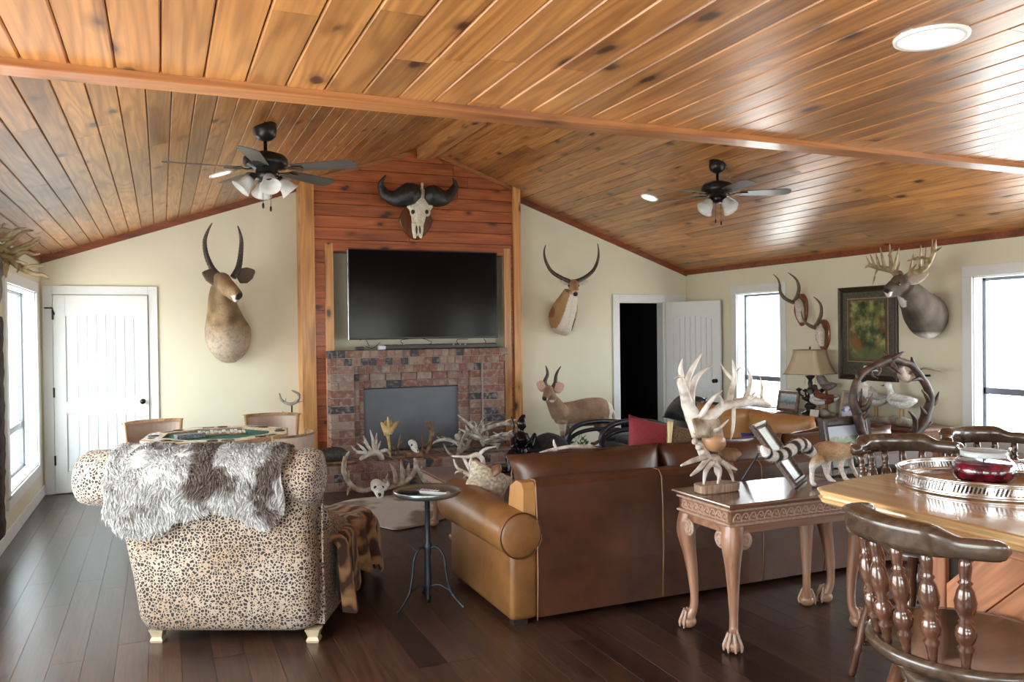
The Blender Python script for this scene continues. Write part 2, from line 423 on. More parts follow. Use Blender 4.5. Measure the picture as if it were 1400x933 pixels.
# side room seen through the open doorway
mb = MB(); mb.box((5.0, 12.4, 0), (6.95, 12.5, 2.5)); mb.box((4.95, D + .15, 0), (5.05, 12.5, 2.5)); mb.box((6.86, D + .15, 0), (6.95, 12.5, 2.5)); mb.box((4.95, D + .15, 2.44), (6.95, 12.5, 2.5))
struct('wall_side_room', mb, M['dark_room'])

# windows ----------------------------------------------------------
wn = [0]
def window(side, y0, y1, z0, z1, rail, name=None, casing=.1):
    wn[0] += 1; X = L if side < 0 else R; o = -1 if side < 0 else 1   # outward direction
    root = bpy.data.objects.new('window_%d' % wn[0], None); C.objects.link(root); root['kind'] = 'structure'; root.location = (X, (y0 + y1) / 2, z0)
    mb = MB(); d = .02
    for a, b in (((y0 - casing, z0 - .02), (y0, z1)), ((y1, z0 - .02), (y1 + casing, z1)), ((y0 - casing, z1), (y1 + casing, z1 + casing)), ((y0 - casing, z0 - casing), (y1 + casing, z0))):
        mb.box((X - o * d, a[0], a[1]), (X, b[0], b[1]), .003)
    # reveal
    for a, b in (((y0 - .001, z0), (y0 + .012, z1)), ((y1 - .012, z0), (y1 + .001, z1)), ((y0, z1 - .012), (y1, z1 + .001)), ((y0, z0 - .001), (y1, z0 + .012))):
        mb.box((X - o * .001, a[0], a[1]), (X + o * .17, b[0], b[1]))
    obj('window_frame', mb, M['white'], root, True)
    mb = MB(); xs = X + o * .13; g = .028
    for a, b in (((y0 + .012, z0 + .012), (y0 + .012 + g, z1 - .012)), ((y1 - .012 - g, z0 + .012), (y1 - .012, z1 - .012)), ((y0 + .012, z1 - .012 - g), (y1 - .012, z1 - .012)), ((y0 + .012, z0 + .012), (y1 - .012, z0 + .012 + g)), ((y0 + .012, rail - .03), (y1 - .012, rail + .03))):
        mb.box((xs - .02, a[0], a[1]), (xs + .02, b[0], b[1]), .003)
    obj('sash', mb, M['sash'], root, True)
    for a, b in ((z0 + .03, rail - .02), (rail + .02, z1 - .03)):
        obj('pane', MB().box((xs - .003, y0 + .03, a), (xs + .003, y1 - .03, b)), M['glass'], root, True)
    portal((X + o * .19, (y0 + y1) / 2, (z0 + z1) / 2), (0, o * math.pi / 2, 0), z1 - z0, y1 - y0)
    return root
window(-1, *LW[0], .78); window(1, *RW[0], 1.0); window(1, *RW[1], 1.03)
window(1, *RW[2], 1.03); window(1, *RW[3], 1.03); window(-1, *LW[1], .78); window(-1, *LW[2], .78)  # all four out of view, added to bring in more daylight
for (x0, x1, z0, z1) in BW_ADDED:  # added windows behind the viewer
    wn[0] += 1
    root = bpy.data.objects.new('window_%d' % wn[0], None); C.objects.link(root); root['kind'] = 'structure'; root.location = ((x0 + x1) / 2, YB, z0)
    mb = MB()
    for a, b in (((x0 - .1, z0), (x0, z1 + .1)), ((x1, z0), (x1 + .1, z1 + .1)), ((x0, z1), (x1, z1 + .1)), (((x0 + x1) / 2 - .05, z0), ((x0 + x1) / 2 + .05, z1))):
        mb.box((a[0], YB - .02, a[1]), (b[0], YB + .02, b[1]), .003)
    obj('window_frame', mb, M['white'], root, True)
    obj('pane', MB().box((x0, YB - .08, z0), (x1, YB - .075, z1)), M['glass'], root, True)
    portal(((x0 + x1) / 2, YB - .16, (z0 + z1) / 2), (math.pi / 2, 0, math.pi), x1 - x0, z1 - z0)
# baseboards
struct('baseboard_left', MB().box((L, YB, 0), (L + .016, D, .11), .003), M['white'])
struct('baseboard_right', MB().box((R - .016, YB, 0), (R, D, .11), .003), M['white'])
mb = MB(); mb.box((-.03, D - .016, 0), (1.46, D, .11), .003); mb.box((4.13, D - .016, 0), (5.6, D, .11), .003)
struct('baseboard_back', mb, M['white'])

# doors --------------------------------------------------------------
def door_slab(root, w, h, T, hinge_left=True):
    """two panel arched plank door, in local x 0..w, face towards -y"""
    mb = MB(); th = .035; st = .11
    ah = .05
    def arch(u): return h - .17 - ah * (2 * u - 1) ** 2 * 1.0
    zmid0, zmid1 = .82, .94; zb = .22
    n = 12
    # stiles and rails
    mb.box((0, -.004, 0), (st, th, h)); mb.box((w - st, -.004, 0), (w, th, h)); mb.box((st, 0, 0), (w - st, th, zb)); mb.box((st, 0, zmid0), (w - st, th, zmid1))
    m4 = MB()
    poly = [(st, h), (w - st, h)] + [(st + (w - 2 * st) * (1 - k / n), arch(1 - k / n)) for k in range(n + 1)]
    mb.prism(poly[::-1], 0, th)
    # back sheet
    obj('door_panel', mb.xf(T), M['white'], root, True)
    def planks(z0, z1, fn=None):
        k = 7; pw = (w - 2 * st - .05) / k
        for i in range(k):
            m2 = MB(); a = st + .025 + i * pw; b = a + pw
            for (p, q) in ((a + .005, b - .005),):
                za, zb_ = (fn((a - st) / (w - 2 * st)) - .03, fn((b - st) / (w - 2 * st)) - .03) if fn else (z1, z1)
                m2.prism([(p, z0), (q, z0), (q, zb_), (p, za)], .016, th - .004)
            obj('panel_board', m2.xf(T), M['white'], root, True)
    m3 = MB().box((st, .026, zb), (w - st, th - .003, h - .17)); obj('backing', m3.xf(T), M['white'], root, True)
    planks(zb + .025, zmid0 - .025); planks(zmid1 + .025, 0, arch)
def knob(root, p, n, mat):
    mb = MB().lathe([(.028, 0), (.028, .006), (.011, .01), (.009, .035), (.022, .045), (.028, .058), (.022, .072), (.004, .077)], p, 16, axis=n)
    return obj('door_knob', mb, mat, root, True)
M['knob'] = plain('dark_bronze_knob', (.03, .022, .018), .25, metal=.8)
def door_casing(root, x0, x1, h, y, c=.092):
    mb = MB()
    for a, b in (((x0 - c, 0), (x0, h + c)), ((x1, 0), (x1 + c, h + c)), ((x0, h), (x1, h + c))):
        mb.box((a[0], y - .022, a[1]), (b[0], y, b[1]), .003)
    return obj('casing', mb, M['white'], root, True)
r = bpy.data.objects.new('door_1', None); C.objects.link(r); r['kind'] = 'structure'; r.location = (-.57, D, 0)
door_casing(r, -1.02, -.12, 2.06, D)
door_slab(r, .888, 2.04, Matrix.Translation((-1.014, D - .036, .012)))
knob(r, (-.185, D - .036, .925), (0, -1, 0), M['knob'])
for z in (.35, 1.05, 1.85):
    obj('hinge', MB().box((-1.024, D - .05, z - .05), (-1.006, D - .03, z + .05), .003), M['blackm'], r, True)
obj('latch', MB().tube([(-1.09, D - .03, 1.92), (-1.02, D - .045, 1.92), (-1.0, D - .045, 1.85)], .008, 6), M['blackm'], r, True)
r = bpy.data.objects.new('door_2', None); C.objects.link(r); r['kind'] = 'structure'; r.location = (6.06, D, 0)
mb = MB(); x0, x1, h = DOORX
mb.box((x0 - .1, D - .022, 0), (x0, D, h + .1), .003); mb.box((x1, D - .022, 0), (R - .02, D, h + .1), .003); mb.box((x0, D - .022, h), (x1, D, h + .1), .003)
mb.box((x0, D, 0), (x0 + .015, D + .15, h)); mb.box((x1 - .015, D, 0), (x1, D + .15, h)); mb.box((x0, D, h - .015), (x1, D + .15, h))
obj('casing', mb, M['white'], r, True)
hx, hy, ex, ey = 6.43, 9.585, 6.735, 8.79
ang = math.atan2(ey - hy, ex - hx); wd = math.hypot(ex - hx, ey - hy)
T = Matrix.Translation((hx, hy, .012)) @ Matrix.Rotation(ang, 4, 'Z')
door_slab(r, wd, 1.99, T)
kp = T @ Vector((wd - .065, 0, .93)); nn = (T.to_3x3() @ Vector((0, -1, 0)))
knob(r, kp, nn, M['knob']); knob(r, T @ Vector((wd - .065, .035, .93)), -nn, M['knob'])

# chimney breast -------------------------------------------------------
CX0, CX1, CY = 1.45, 4.13, 9.35
NX0, NX1, NZ0, NZ1 = 1.81, 3.90, 1.40, 2.56
mb = MB()      # core behind the boards: niche and sides
mb.box((CX0 + .02, CY + .02, 0), (NX0, D, NZ1)); mb.box((NX1, CY + .02, 0), (CX1 - .02, D, NZ1))
mbt = MB(); mbt.prism([(CX0 + .02, NZ1), (CX1 - .02, NZ1), (CX1 - .02, ceil_z(CX1) - .002), (RX, RZ - .01), (CX0 + .02, ceil_z(CX0) - .002)], CY + .02, D)
core = struct('wall_chimney', mb, M['wall']); obj('gable_core', mbt, M['pine_x'], core)
rows = int(3.9 / .13473)
for i in range(rows):
    z0, z1 = i * .13473, (i + 1) * .13473 - .003
    segs = [(CX0 + .15, CX1 - .10)] if z0 >= NZ1 else [(CX0 + .15, NX0 - .01), (NX1 + .01, CX1 - .10)]
    if z0 < NZ1 < z1: segs = [(CX0 + .15, CX1 - .10)]; z0 = NZ1 + .002
    for a, b in segs:
        # clip to the slope
        def xlo(z): return max(a, L + (z - EZ) / SLL + .004) if z > EZ else a
        def xhi(z): return min(b, R - (z - EZ) / SLR - .004) if z > EZ else b
        if xlo(z1) >= xhi(z1) - .05: continue
        cuts = [a, b] if b - a < 1 else [a, a + rng.uniform(.6, b - a - .5), b]
        for p, q in zip(cuts[:-1], cuts[1:]):
            P0, P1 = max(p, xlo(z0)), max(p, xlo(z1)); Q0, Q1 = min(q, xhi(z0)), min(q, xhi(z1))
            if Q1 - P1 < .03: continue
            m2 = MB(); cx = (p + q) / 2; y = CY + rng.uniform(-.001, .001); g = .004
            m2.loft([[Vector((u - cx, yy, v - z0)) for u, v in ((P0 + e, z0 + e), (Q0 - e, z0 + e), (Q1 - e, z1 - e), (P1 + e, z1 - e))] for yy, e in ((0, g), (.006, 0), (.02, 0))], smooth=False)
            o = obj('panel_board', m2, M['pine_x'], core); o.location = (cx, y, z0)
def vpost(name, x0, x1, y0, y1, z0, ztop, mat):
    return struct(name, MB().prism([(x0, z0), (x1, z0), (x1, ztop(x1)), (x0, ztop(x0))], y0, y1), mat)
vpost('trim_7', CX0, CX0 + .15, CY - .035, D, 0, lambda x: ceil_z(x) - .002, M['pine_trim'])
vpost('trim_8', CX1 - .10, CX1, CY - .035, D, 0, lambda x: ceil_z(x) - .002, M['pine_trim'])
def rake2(x0, x1):
    z0, z1 = ceil_z(x0), ceil_z(x1); return MB().prism([(x0, z0 - .05), (x1, z1 - .05), (x1, z1 - .002), (x0, z0 - .002)], CY - .02, CY)
struct('trim_9', rake2(CX0 + .15, RX - .095), M['pine_beam']); struct('trim_10', rake2(RX + .095, CX1 - .10), M['pine_beam'])
mb = MB()
mb.box((NX0 - .095, CY - .02, 0), (NX0, CY, NZ1 + .09), .003); mb.box((NX1, CY - .02, 0), (NX1 + .095, CY, NZ1 + .09), .003)
struct('trim_11', mb, M['pine_trim'])
struct('trim_12', MB().box((NX0, CY - .02, NZ1), (NX1, CY, NZ1 + .09), .003), M['pine_x'])
for x in (NX0 - .006, NX1 + .006):
    pass

# ================================================================== fireplace
def brick_mat():
    m, t, b = _mat('mottled_red_brick')
    oi = N(t, 'ShaderNodeObjectInfo')
    base = ramp(t, oi.outputs['Random'], [(0, (.21, .10, .075)), (.18, (.26, .15, .12)), (.34, (.30, .21, .17)), (.5, (.23, .10, .075)), (.66, (.27, .18, .15)), (.78, (.17, .11, .095)), (.83, (.05, .05, .06)), (1, (.06, .06, .075))])
    for e in b.id_data.nodes:
        if e.type == 'VALTORGB': e.color_ramp.interpolation = 'CONSTANT'
    c = coords(t, True); n = N(t, 'ShaderNodeTexNoise'); n.inputs['Scale'].default_value = 22; n.inputs['Detail'].default_value = 5; t.links.new(c, n.inputs['Vector'])
    base = mixc(t, base, (.46, .38, .33), ramp(t, n.outputs[0], [(.50, (0, 0, 0)), (.72, (.55, .55, .55))]))
    base = mixc(t, base, (.10, .06, .05), ramp(t, n.outputs[0], [(.25, (.6, .6, .6)), (.42, (0, 0, 0))]))
    t.links.new(base, b.inputs['Base Color']); b.inputs['Roughness'].default_value = .85
    bump(t, b, n.outputs[0], .5, .01); return m
M['brick'] = brick_mat(); M['mortar'] = plain('grey_mortar', (.33, .29, .26), .9, scale=60)
_bm = {}
def brick(root, x0, x1, y0, y1, z0, z1):
    w, d, h = x1 - x0, y1 - y0, z1 - z0; key = (round(w, 2), round(d, 2), round(h, 3))
    if key not in _bm:
        mb = MB().box((-w / 2 + .004, 0, .004), (w / 2 - .004, d, h - .004), .004)
        m = bpy.data.meshes.new('brick'); m.from_pydata([tuple(q) for q in mb.v], [], mb.f); m.materials.append(M['brick']); m.update(); _bm[key] = m
    o = obj('brick', None, None, root, mesh=_bm[key]); o.location = Vector(((x0 + x1) / 2, y0 + rng.uniform(-.004, .003), z0)) - root.location
    return o
fp = thing('fireplace', 'brick fireplace with stepped surround, grey firebox screen and raised hearth below the television', 'fireplace', (2.8, 9.15, 0))
FX0, FX1, FY = 1.72, 3.87, 9.15
CH = .089; TOP = 1.432
def row(x0, x1, y0, y1, z, bw, off=0.0):
    x = x0 - off
    while x < x1 - .01:
        a, b = max(x, x0), min(x + bw, x1)
        if x1 - b < .03: b = x1
        if b - a > .02: brick(fp, a, b, y0, y1, z, z + CH)
        x = b if b == x1 else x + bw
ZS = [TOP - CH * (i + 1) for i in range(16)]
row(FX0 - .01, FX1, FY, 9.34, ZS[0], .0935)
row(FX0, FX1 - .04, FY, 9.34, ZS[1], .0935, .03)
CL1, CR0 = 1.99, 3.54
row(CL1, CR0, FY + .05, 9.36, ZS[2], .0935, .045)
CL2, CR1 = 2.06, 3.40
row(CL2, CR1, FY + .10, 9.40, ZS[3], .187, .06)
CL3, CR2 = 2.12, 3.27
row(CL3, CR2, FY + .14, 9.40, ZS[4], .187, .1)
HZ = .267
i = 2
for k in range(2, 16):
    z = ZS[k]
    if z < -.05: break
    za = max(z, 0)
    if za < .0: continue
    if z < HZ - CH: break
    brick(fp, FX0, CL1, FY, 9.34, z, z + CH) if k % 2 else (brick(fp, FX0, FX0 + .09, FY, 9.34, z, z + CH), brick(fp, FX0 + .09, CL1, FY, 9.34, z, z + CH))
    brick(fp, CR0, FX1 - .05, FY, 9.34, z, z + CH) if k % 2 else (brick(fp, CR0, CR0 + .19, FY, 9.34, z, z + CH), brick(fp, CR0 + .19, FX1 - .05, FY, 9.34, z, z + CH))
    if k >= 3: brick(fp, CL1, CL2, FY + .05, 9.36, z, z + CH); brick(fp, CR1, CR0, FY + .05, 9.36, z, z + CH)
    if k >= 4: brick(fp, CL2, CL3, FY + .10, 9.40, z, z + CH); brick(fp, CR2, CR1, FY + .10, 9.40, z, z + CH)
# hearth
HX0, HX1, HY = 1.46, 4.02, 8.40
for k in range(3):
    x = HX0 - (.045 if k % 2 else 0)
    while x < HX1 - .01:
        a, b = max(x, HX0), min(x + .0935, HX1)
        if HX1 - b < .03: b = HX1
        if b - a > .02: brick(fp, a, b, HY, HY + .14, k * CH, (k + 1) * CH)
        x = b if b == HX1 else x + .0935
mb = MB(); mb.box((HX0 + .01, HY + .008, 0), (HX1 - .01, 9.18, HZ - .006)); mb.box((FX0 + .02, FY + .008, HZ - .01), (CL1, 9.33, TOP - .006)); mb.box((CR0, FY + .008, HZ - .01), (FX1 - .06, 9.33, TOP - .006))
mb.box((FX0 + .02, FY + .01, ZS[1]), (FX1 - .05, 9.345, TOP - .005)); mb.box((CL1, FY + .058, ZS[2]), (CR0, 9.34, ZS[1])); mb.box((CL1, FY + .06, HZ - .01), (CL2 - .01, 9.3, ZS[2])); mb.box((CR1 + .01, FY + .06, HZ - .01), (CR0, 9.3, ZS[2]))
mb.box((CL2 - .01, FY + .108, HZ - .01), (CL3 - .006, 9.34, ZS[3] + .05)); mb.box((CR2 + .006, FY + .108, HZ - .01), (CR1 + .01, 9.34, ZS[3] + .05)); mb.box((CL2, FY + .15, ZS[4] + .004), (CR1, 9.34, ZS[2]))
obj('mortar', mb, M['mortar'], fp, True)
for r_ in range(5):   # hearth paving behind the front course
    for c_ in range(13):
        x = HX0 + c_ * .207; brick(fp, x, x + .205, HY + .145 + r_ * .125, HY + .265 + r_ * .125, HZ - .07, HZ)
M['screen'] = plain('grey_painted_screen', (.135, .15, .175), .45, var=.12, scale=3)
obj('firebox_screen', MB().box((CL3 - .01, 9.315, HZ), (CR2 + .01, 9.335, ZS[4] + .003)), M['screen'], fp, True)
obj('screen_frame', MB().box((CL3 - .002, 9.305, ZS[4] - .012), (CR2 + .002, 9.318, ZS[4])), M['blackm'], fp, True)

# television, sound bar and cables
M['tvglass'] = plain('glossy_dark_screen', (.003, .003, .004), .14, var=.02, spec=.14)
tv = thing('television', 'large black flat screen television mounted in the niche above the brick fireplace', 'television', (2.86, 9.22, 1.55))
obj('housing', MB().box((1.945, 9.2, 1.55), (3.765, 9.26, 2.583), .006), M['black'], tv, True)
obj('screen', MB().box((1.96, 9.196, 1.572), (3.75, 9.202, 2.570)), M['tvglass'], tv, True)
obj('edge_shine', MB().box((1.941, 9.199, 1.55), (1.947, 9.262, 2.583)), plain('painted_edge_shine', (.6, .6, .6), .25, metal=.9), tv, True)  # bright strip on the left edge only, its shine put into the colour
obj('wall_bracket', MB().box((2.6, 9.255, 1.8), (3.1, 9.61, 2.3), .01), M['blackm'], tv, True)
sb = thing('sound_bar', 'long slim black sound bar on the brick ledge under the television', 'speaker', (2.95, 9.25, TOP))
p0 = PY(516, 472, 9.22).x; p1 = PY(678, 472, 9.22).x
obj('body', MB().box((p0 + .08, 9.19, TOP), (p1, 9.27, TOP + .055), .008), M['black'], sb, True)
mb = MB()
for px in (536, 545, 552, 620, 629, 636): mb.lathe([(.009, 0), (.009, .006), (.002, .008)], PY(px, 471, 9.192) , 10, axis=(0, -1, 0))
obj('logo_studs', mb, plain('pale_grey_plastic', (.5, .5, .52), .4), sb, True)
rt = thing('router_box', 'small white and blue lit device at left end of the brick ledge below the television', 'electronics', (PY(523, 474, 9.2).x, 9.2, TOP))
obj('body', MB().box((-.05, -.03, 0), (.03, .03, .045), .005), plain('pale_blue_plastic', (.55, .62, .75), .4), rt)
obj('front_panel', MB().box((-.047, -.032, .006), (.0, -.029, .038)), plain('white_plastic', (.8, .8, .82), .4), rt)
cb = thing('cables', 'tangle of thin black cables under the television on the brick ledge', 'cable', (2.4, 9.22, TOP))
obj('adapter', MB().box((PY(494, 473, 9.2).x - .05, 9.27, TOP), (PY(494, 473, 9.2).x + .05, 9.31, TOP + .035), .008), M['black'], cb, True)
for a, b, cc in (((492, 466), (505, 474), (498, 462)), ((500, 474), (520, 468), (510, 476)), ((555, 474), (562, 463), (548, 466)), ((583, 474), (578, 463), (590, 468)), ((628, 474), (640, 464), (625, 465)), ((660, 474), (661, 463), (664, 468))):
    mb = MB(); mb.tube([PY(*a, 9.28), PY(*cc, 9.285), PY(*b, 9.29)], .004, 5, sub=5)
    obj('cable', mb, M['black'], cb, True)

# ================================================================== ceiling fans and lights
M['fan'] = plain('oil_rubbed_bronze', (.022, .020, .020), .35, metal=.5)
M['blade'] = wood('dark_weathered_blade', (.05, .04, .038), (.12, .105, .10), axis='X', rough=.45, coat=.1, knots=False, rnd=False)
def frosted(name, col=(.85, .86, .84), e=0):
    m, t, b = _mat(name); b.inputs['Base Color'].default_value = (*col, 1); b.inputs['Roughness'].default_value = .3
    b.inputs['Transmission Weight'].default_value = .35; b.inputs['Subsurface Weight'].default_value = .0
    if e: b.inputs['Emission Color'].default_value = (1, .98, .94, 1); b.inputs['Emission Strength'].default_value = e
    return m
M['frost'] = frosted('frosted_glass_shade')
def make_fan(loc, bearing, slope, label, a0, sc=1.0):
    f = thing('ceiling_fan', label, 'ceiling fan', loc, bearing)
    S = sc
    cn = MB().lathe([(.005, .06), (.075, .055), (.078, .0), (.07, -.035), (.045, -.06), (.018, -.07)], n=24)
    obj('canopy', cn.xf(Matrix.Rotation(slope, 4, 'Y') if False else Matrix.Identity(4)), M['fan'], f)
    obj('downrod', MB().lathe([(.013, -.06), (.013, -.15), (.026, -.15), (.026, -.165)], n=14), M['fan'], f)
    obj('motor', MB().lathe([(.02, -.135), (.06, -.145), (.125, -.165), (.148, -.19), (.15, -.225), (.135, -.25), (.08, -.262), (.075, -.285), (.02, -.29)], n=32), M['fan'], f)
    obj('switch_housing', MB().lathe([(.07, -.275), (.072, -.315), (.055, -.335), (.03, -.345), (.002, -.35)], n=24), M['fan'], f)
    for k in range(5):
        a = math.radians(a0 + 72 * k); Rz = Matrix.Rotation(a, 4, 'Z')
        T = Rz @ Matrix.Translation((0, 0, -.262))
        mb = MB(); mb.tube([(.08, 0, .01), (.12, 0, -.006), (.16, 0, .0), (.215, 0, .0)], [.014, .011, .013, .016], 8, flat=.45, up=(0, 0, 1), sub=3)
        mb.add([(.16, -.05, -.004), (.27, -.038, -.004), (.27, .038, -.004), (.16, .05, -.004), (.16, -.05, .002), (.27, -.038, .002), (.27, .038, .002), (.16, .05, .002)], [(0, 3, 2, 1), (4, 5, 6, 7), (0, 1, 5, 4), (1, 2, 6, 5), (2, 3, 7, 6), (3, 0, 4, 7)])
        obj('blade_bracket', mb.xf(T), M['fan'], f)
        n = 8; outline = [(.20, -.055), (.45, -.066), (.60, -.070)] + [(.60 + .062 * math.sin(t_ * math.pi / 2 / n * 2) * 1.0 if False else .60 + .06 * math.cos(-math.pi / 2 + math.pi * t_ / n), .07 * math.sin(-math.pi / 2 + math.pi * t_ / n)) for t_ in range(1, n)] + [(.60, .070), (.45, .066), (.20, .055)]
        mb = MB().prism(outline, -.003, .004, 'z'); mb.xf(Matrix.Rotation(math.radians(-12), 4, 'X'))
        b = obj('blade', mb, M['blade'], f); b.matrix_local = T @ Matrix.Translation((0, 0, .004))
    for k in range(4):
        a = math.radians(a0 + 20 + 90 * k); Rz = Matrix.Rotation(a, 4, 'Z'); d = (math.sin(math.radians(42)), 0, -math.cos(math.radians(42)))
        mb = MB().tube([(.045, 0, -.315), (.075, 0, -.30), (.09, 0, -.315)], .008, 8, sub=4); mb.lathe([(.006, -.012), (.024, -.01), (.026, .02), (.022, .024)], (.09, 0, -.318), 14, axis=d)
        obj('lamp_arm', mb.xf(Rz), M['fan'], f)
        mb = MB(); prof = [(.026, .012), (.036, .02), (.044, .045), (.052, .08), (.066, .11), (.072, .118), (.068, .116), (.05, .08), (.041, .045), (.03, .02)]
        mb.lathe(prof, (.09, 0, -.318), 20, axis=d); obj('lamp_shade', mb.xf(Rz), M['frost'], f)
    for x, ln in ((.03, .16), (-.02, .14)):
        mb = MB().tube([(x, 0, -.33), (x, 0, -.35 - ln)], .0016, 5); mb.lathe([(.002, 0), (.007, -.008), (.008, -.03), (.003, -.04)], (x, 0, -.35 - ln), 8)
        obj('pull_chain', mb, M['fan'], f)
    return f
make_fan((.68, 5.84, ceil_z(.68) - .045), math.radians(-6.5), -aL, 'dark bronze ceiling fan with frosted lamp cluster on the left ceiling slope', -100)
make_fan((4.76, 6.23, ceil_z(4.76) - .03), math.radians(-37.4), aR, 'dark bronze ceiling fan with frosted lamp cluster on the right ceiling slope', -65)
M['can'] = plain('recessed_white_trim', (.85, .85, .83), .4, var=.02)
M['lamp_on'] = plain('recessed_lamp_lens', (.9, .9, .9), .3, emit=((1, .98, .95), 1.1))
def can(loc, tilt, label, r=.1):
    c = thing('recessed_light', label, 'ceiling light', loc); c.rotation_euler = (0, tilt, 0)
    obj('trim_ring', MB().lathe([(r * .80, .004), (r * .82, -.008), (r * .98, -.009), (r, -.001), (r, .004)], n=36), M['can'], c)
    obj('lens', MB().lathe([(r * .81, .003), (r * .81, -.002), (r * .4, -.004), (.002, -.004)], n=36), M['lamp_on'], c)
can((2.02, 1.67, EZ), 0, 'large round white recessed light in the near flat wooden ceiling')
p = (4.98, 7.72); can((p[0], p[1], ceil_z(p[0])), aR, 'small recessed light in the right ceiling slope beside the fan')
p = (.49, 7.39); can((p[0], p[1], ceil_z(p[0])), -aL, 'small recessed light in the left ceiling slope behind the fan')

# ================================================================== bone, horn and hide
M['hide'] = vcol('animal_hide', .85, .06); M['bone'] = vcol('bone', .6, scale=60); M['glossdark'] = plain('wet_black_eye', (.008, .006, .005), .08, coat=1)
M['horn'] = plain('ridged_dark_horn', (.055, .045, .038), .4, var=.4, scale=30, bmp=.4)
M['horn_black'] = plain('black_buffalo_horn', (.018, .018, .019), .45, var=.5, scale=22, bmp=.6)
def antler_mat(name, a, b_, tip):
    m, t, b = _mat(name); c = coords(t, False)
    n = N(t, 'ShaderNodeTexNoise'); n.inputs['Scale'].default_value = 14; n.inputs['Detail'].default_value = 5; t.links.new(c, n.inputs['Vector'])
    n2 = N(t, 'ShaderNodeTexNoise'); n2.inputs['Scale'].default_value = 90; t.links.new(c, n2.inputs['Vector'])
    base = ramp(t, n.outputs[0], [(.32, a), (.52, b_), (.7, tip)])
    t.links.new(base, b.inputs['Base Color']); b.inputs['Roughness'].default_value = .5; bump(t, b, n2.outputs[0], .35, .004); return m
M['ant_white'] = antler_mat('bleached_antler', (.36, .27, .21), (.66, .60, .54), (.84, .80, .76))
M['ant_tan'] = antler_mat('tan_antler', (.20, .13, .08), (.40, .32, .24), (.62, .55, .46))
M['ant_grey'] = antler_mat('grey_weathered_antler', (.16, .14, .11), (.34, .31, .26), (.52, .49, .43))
M['ant_gold'] = antler_mat('golden_antler', (.30, .17, .05), (.55, .38, .14), (.75, .60, .32))
M['ant_brown'] = antler_mat('brown_antler', (.10, .045, .02), (.22, .11, .055), (.38, .24, .14))
M['ant_dark'] = antler_mat('dark_stained_antler', (.022, .012, .010), (.06, .032, .026), (.14, .075, .055))
M['ant_deer'] = antler_mat('olive_brown_antler', (.16, .11, .05), (.33, .25, .13), (.48, .40, .26))

def tine(mb, a, b, r, bend=None, n=7):
    a, b = Vector(a), Vector(b); m = (a + b) / 2 + (Vector(bend) if bend is not None else Vector((0, 0, 0)))
    mb.tube([a, m, b], [r, r * .75, r * .12], n, sub=4)
def ringed_horn(mb, pts, rad, sub=10, ridge=.10, upto=.75):
    P, Rr = spline([Vector(p) for p in pts], rad, sub); n = len(P)
    Rr = [r * (1 + (ridge if (i % 2 == 0 and i < n * upto) else -ridge * .3 if i < n * upto else 0)) for i, r in enumerate(Rr)]
    mb.tube(P, Rr, 10)
def ears(mb, base, d, ln, w, up=(.1, -1, .2), col=None):
    base, d = Vector(base), Vector(d).normalized(); s = d.cross(Vector(up)).normalized(); 
    mb.tube([base, base + d * ln * .35, base + d * ln * .7, base + d * ln], [(w * .35, w * .2), (w * .55, w * .16), (w * .42, w * .12), (w * .06, w * .05)], 10, up=up, sub=3)

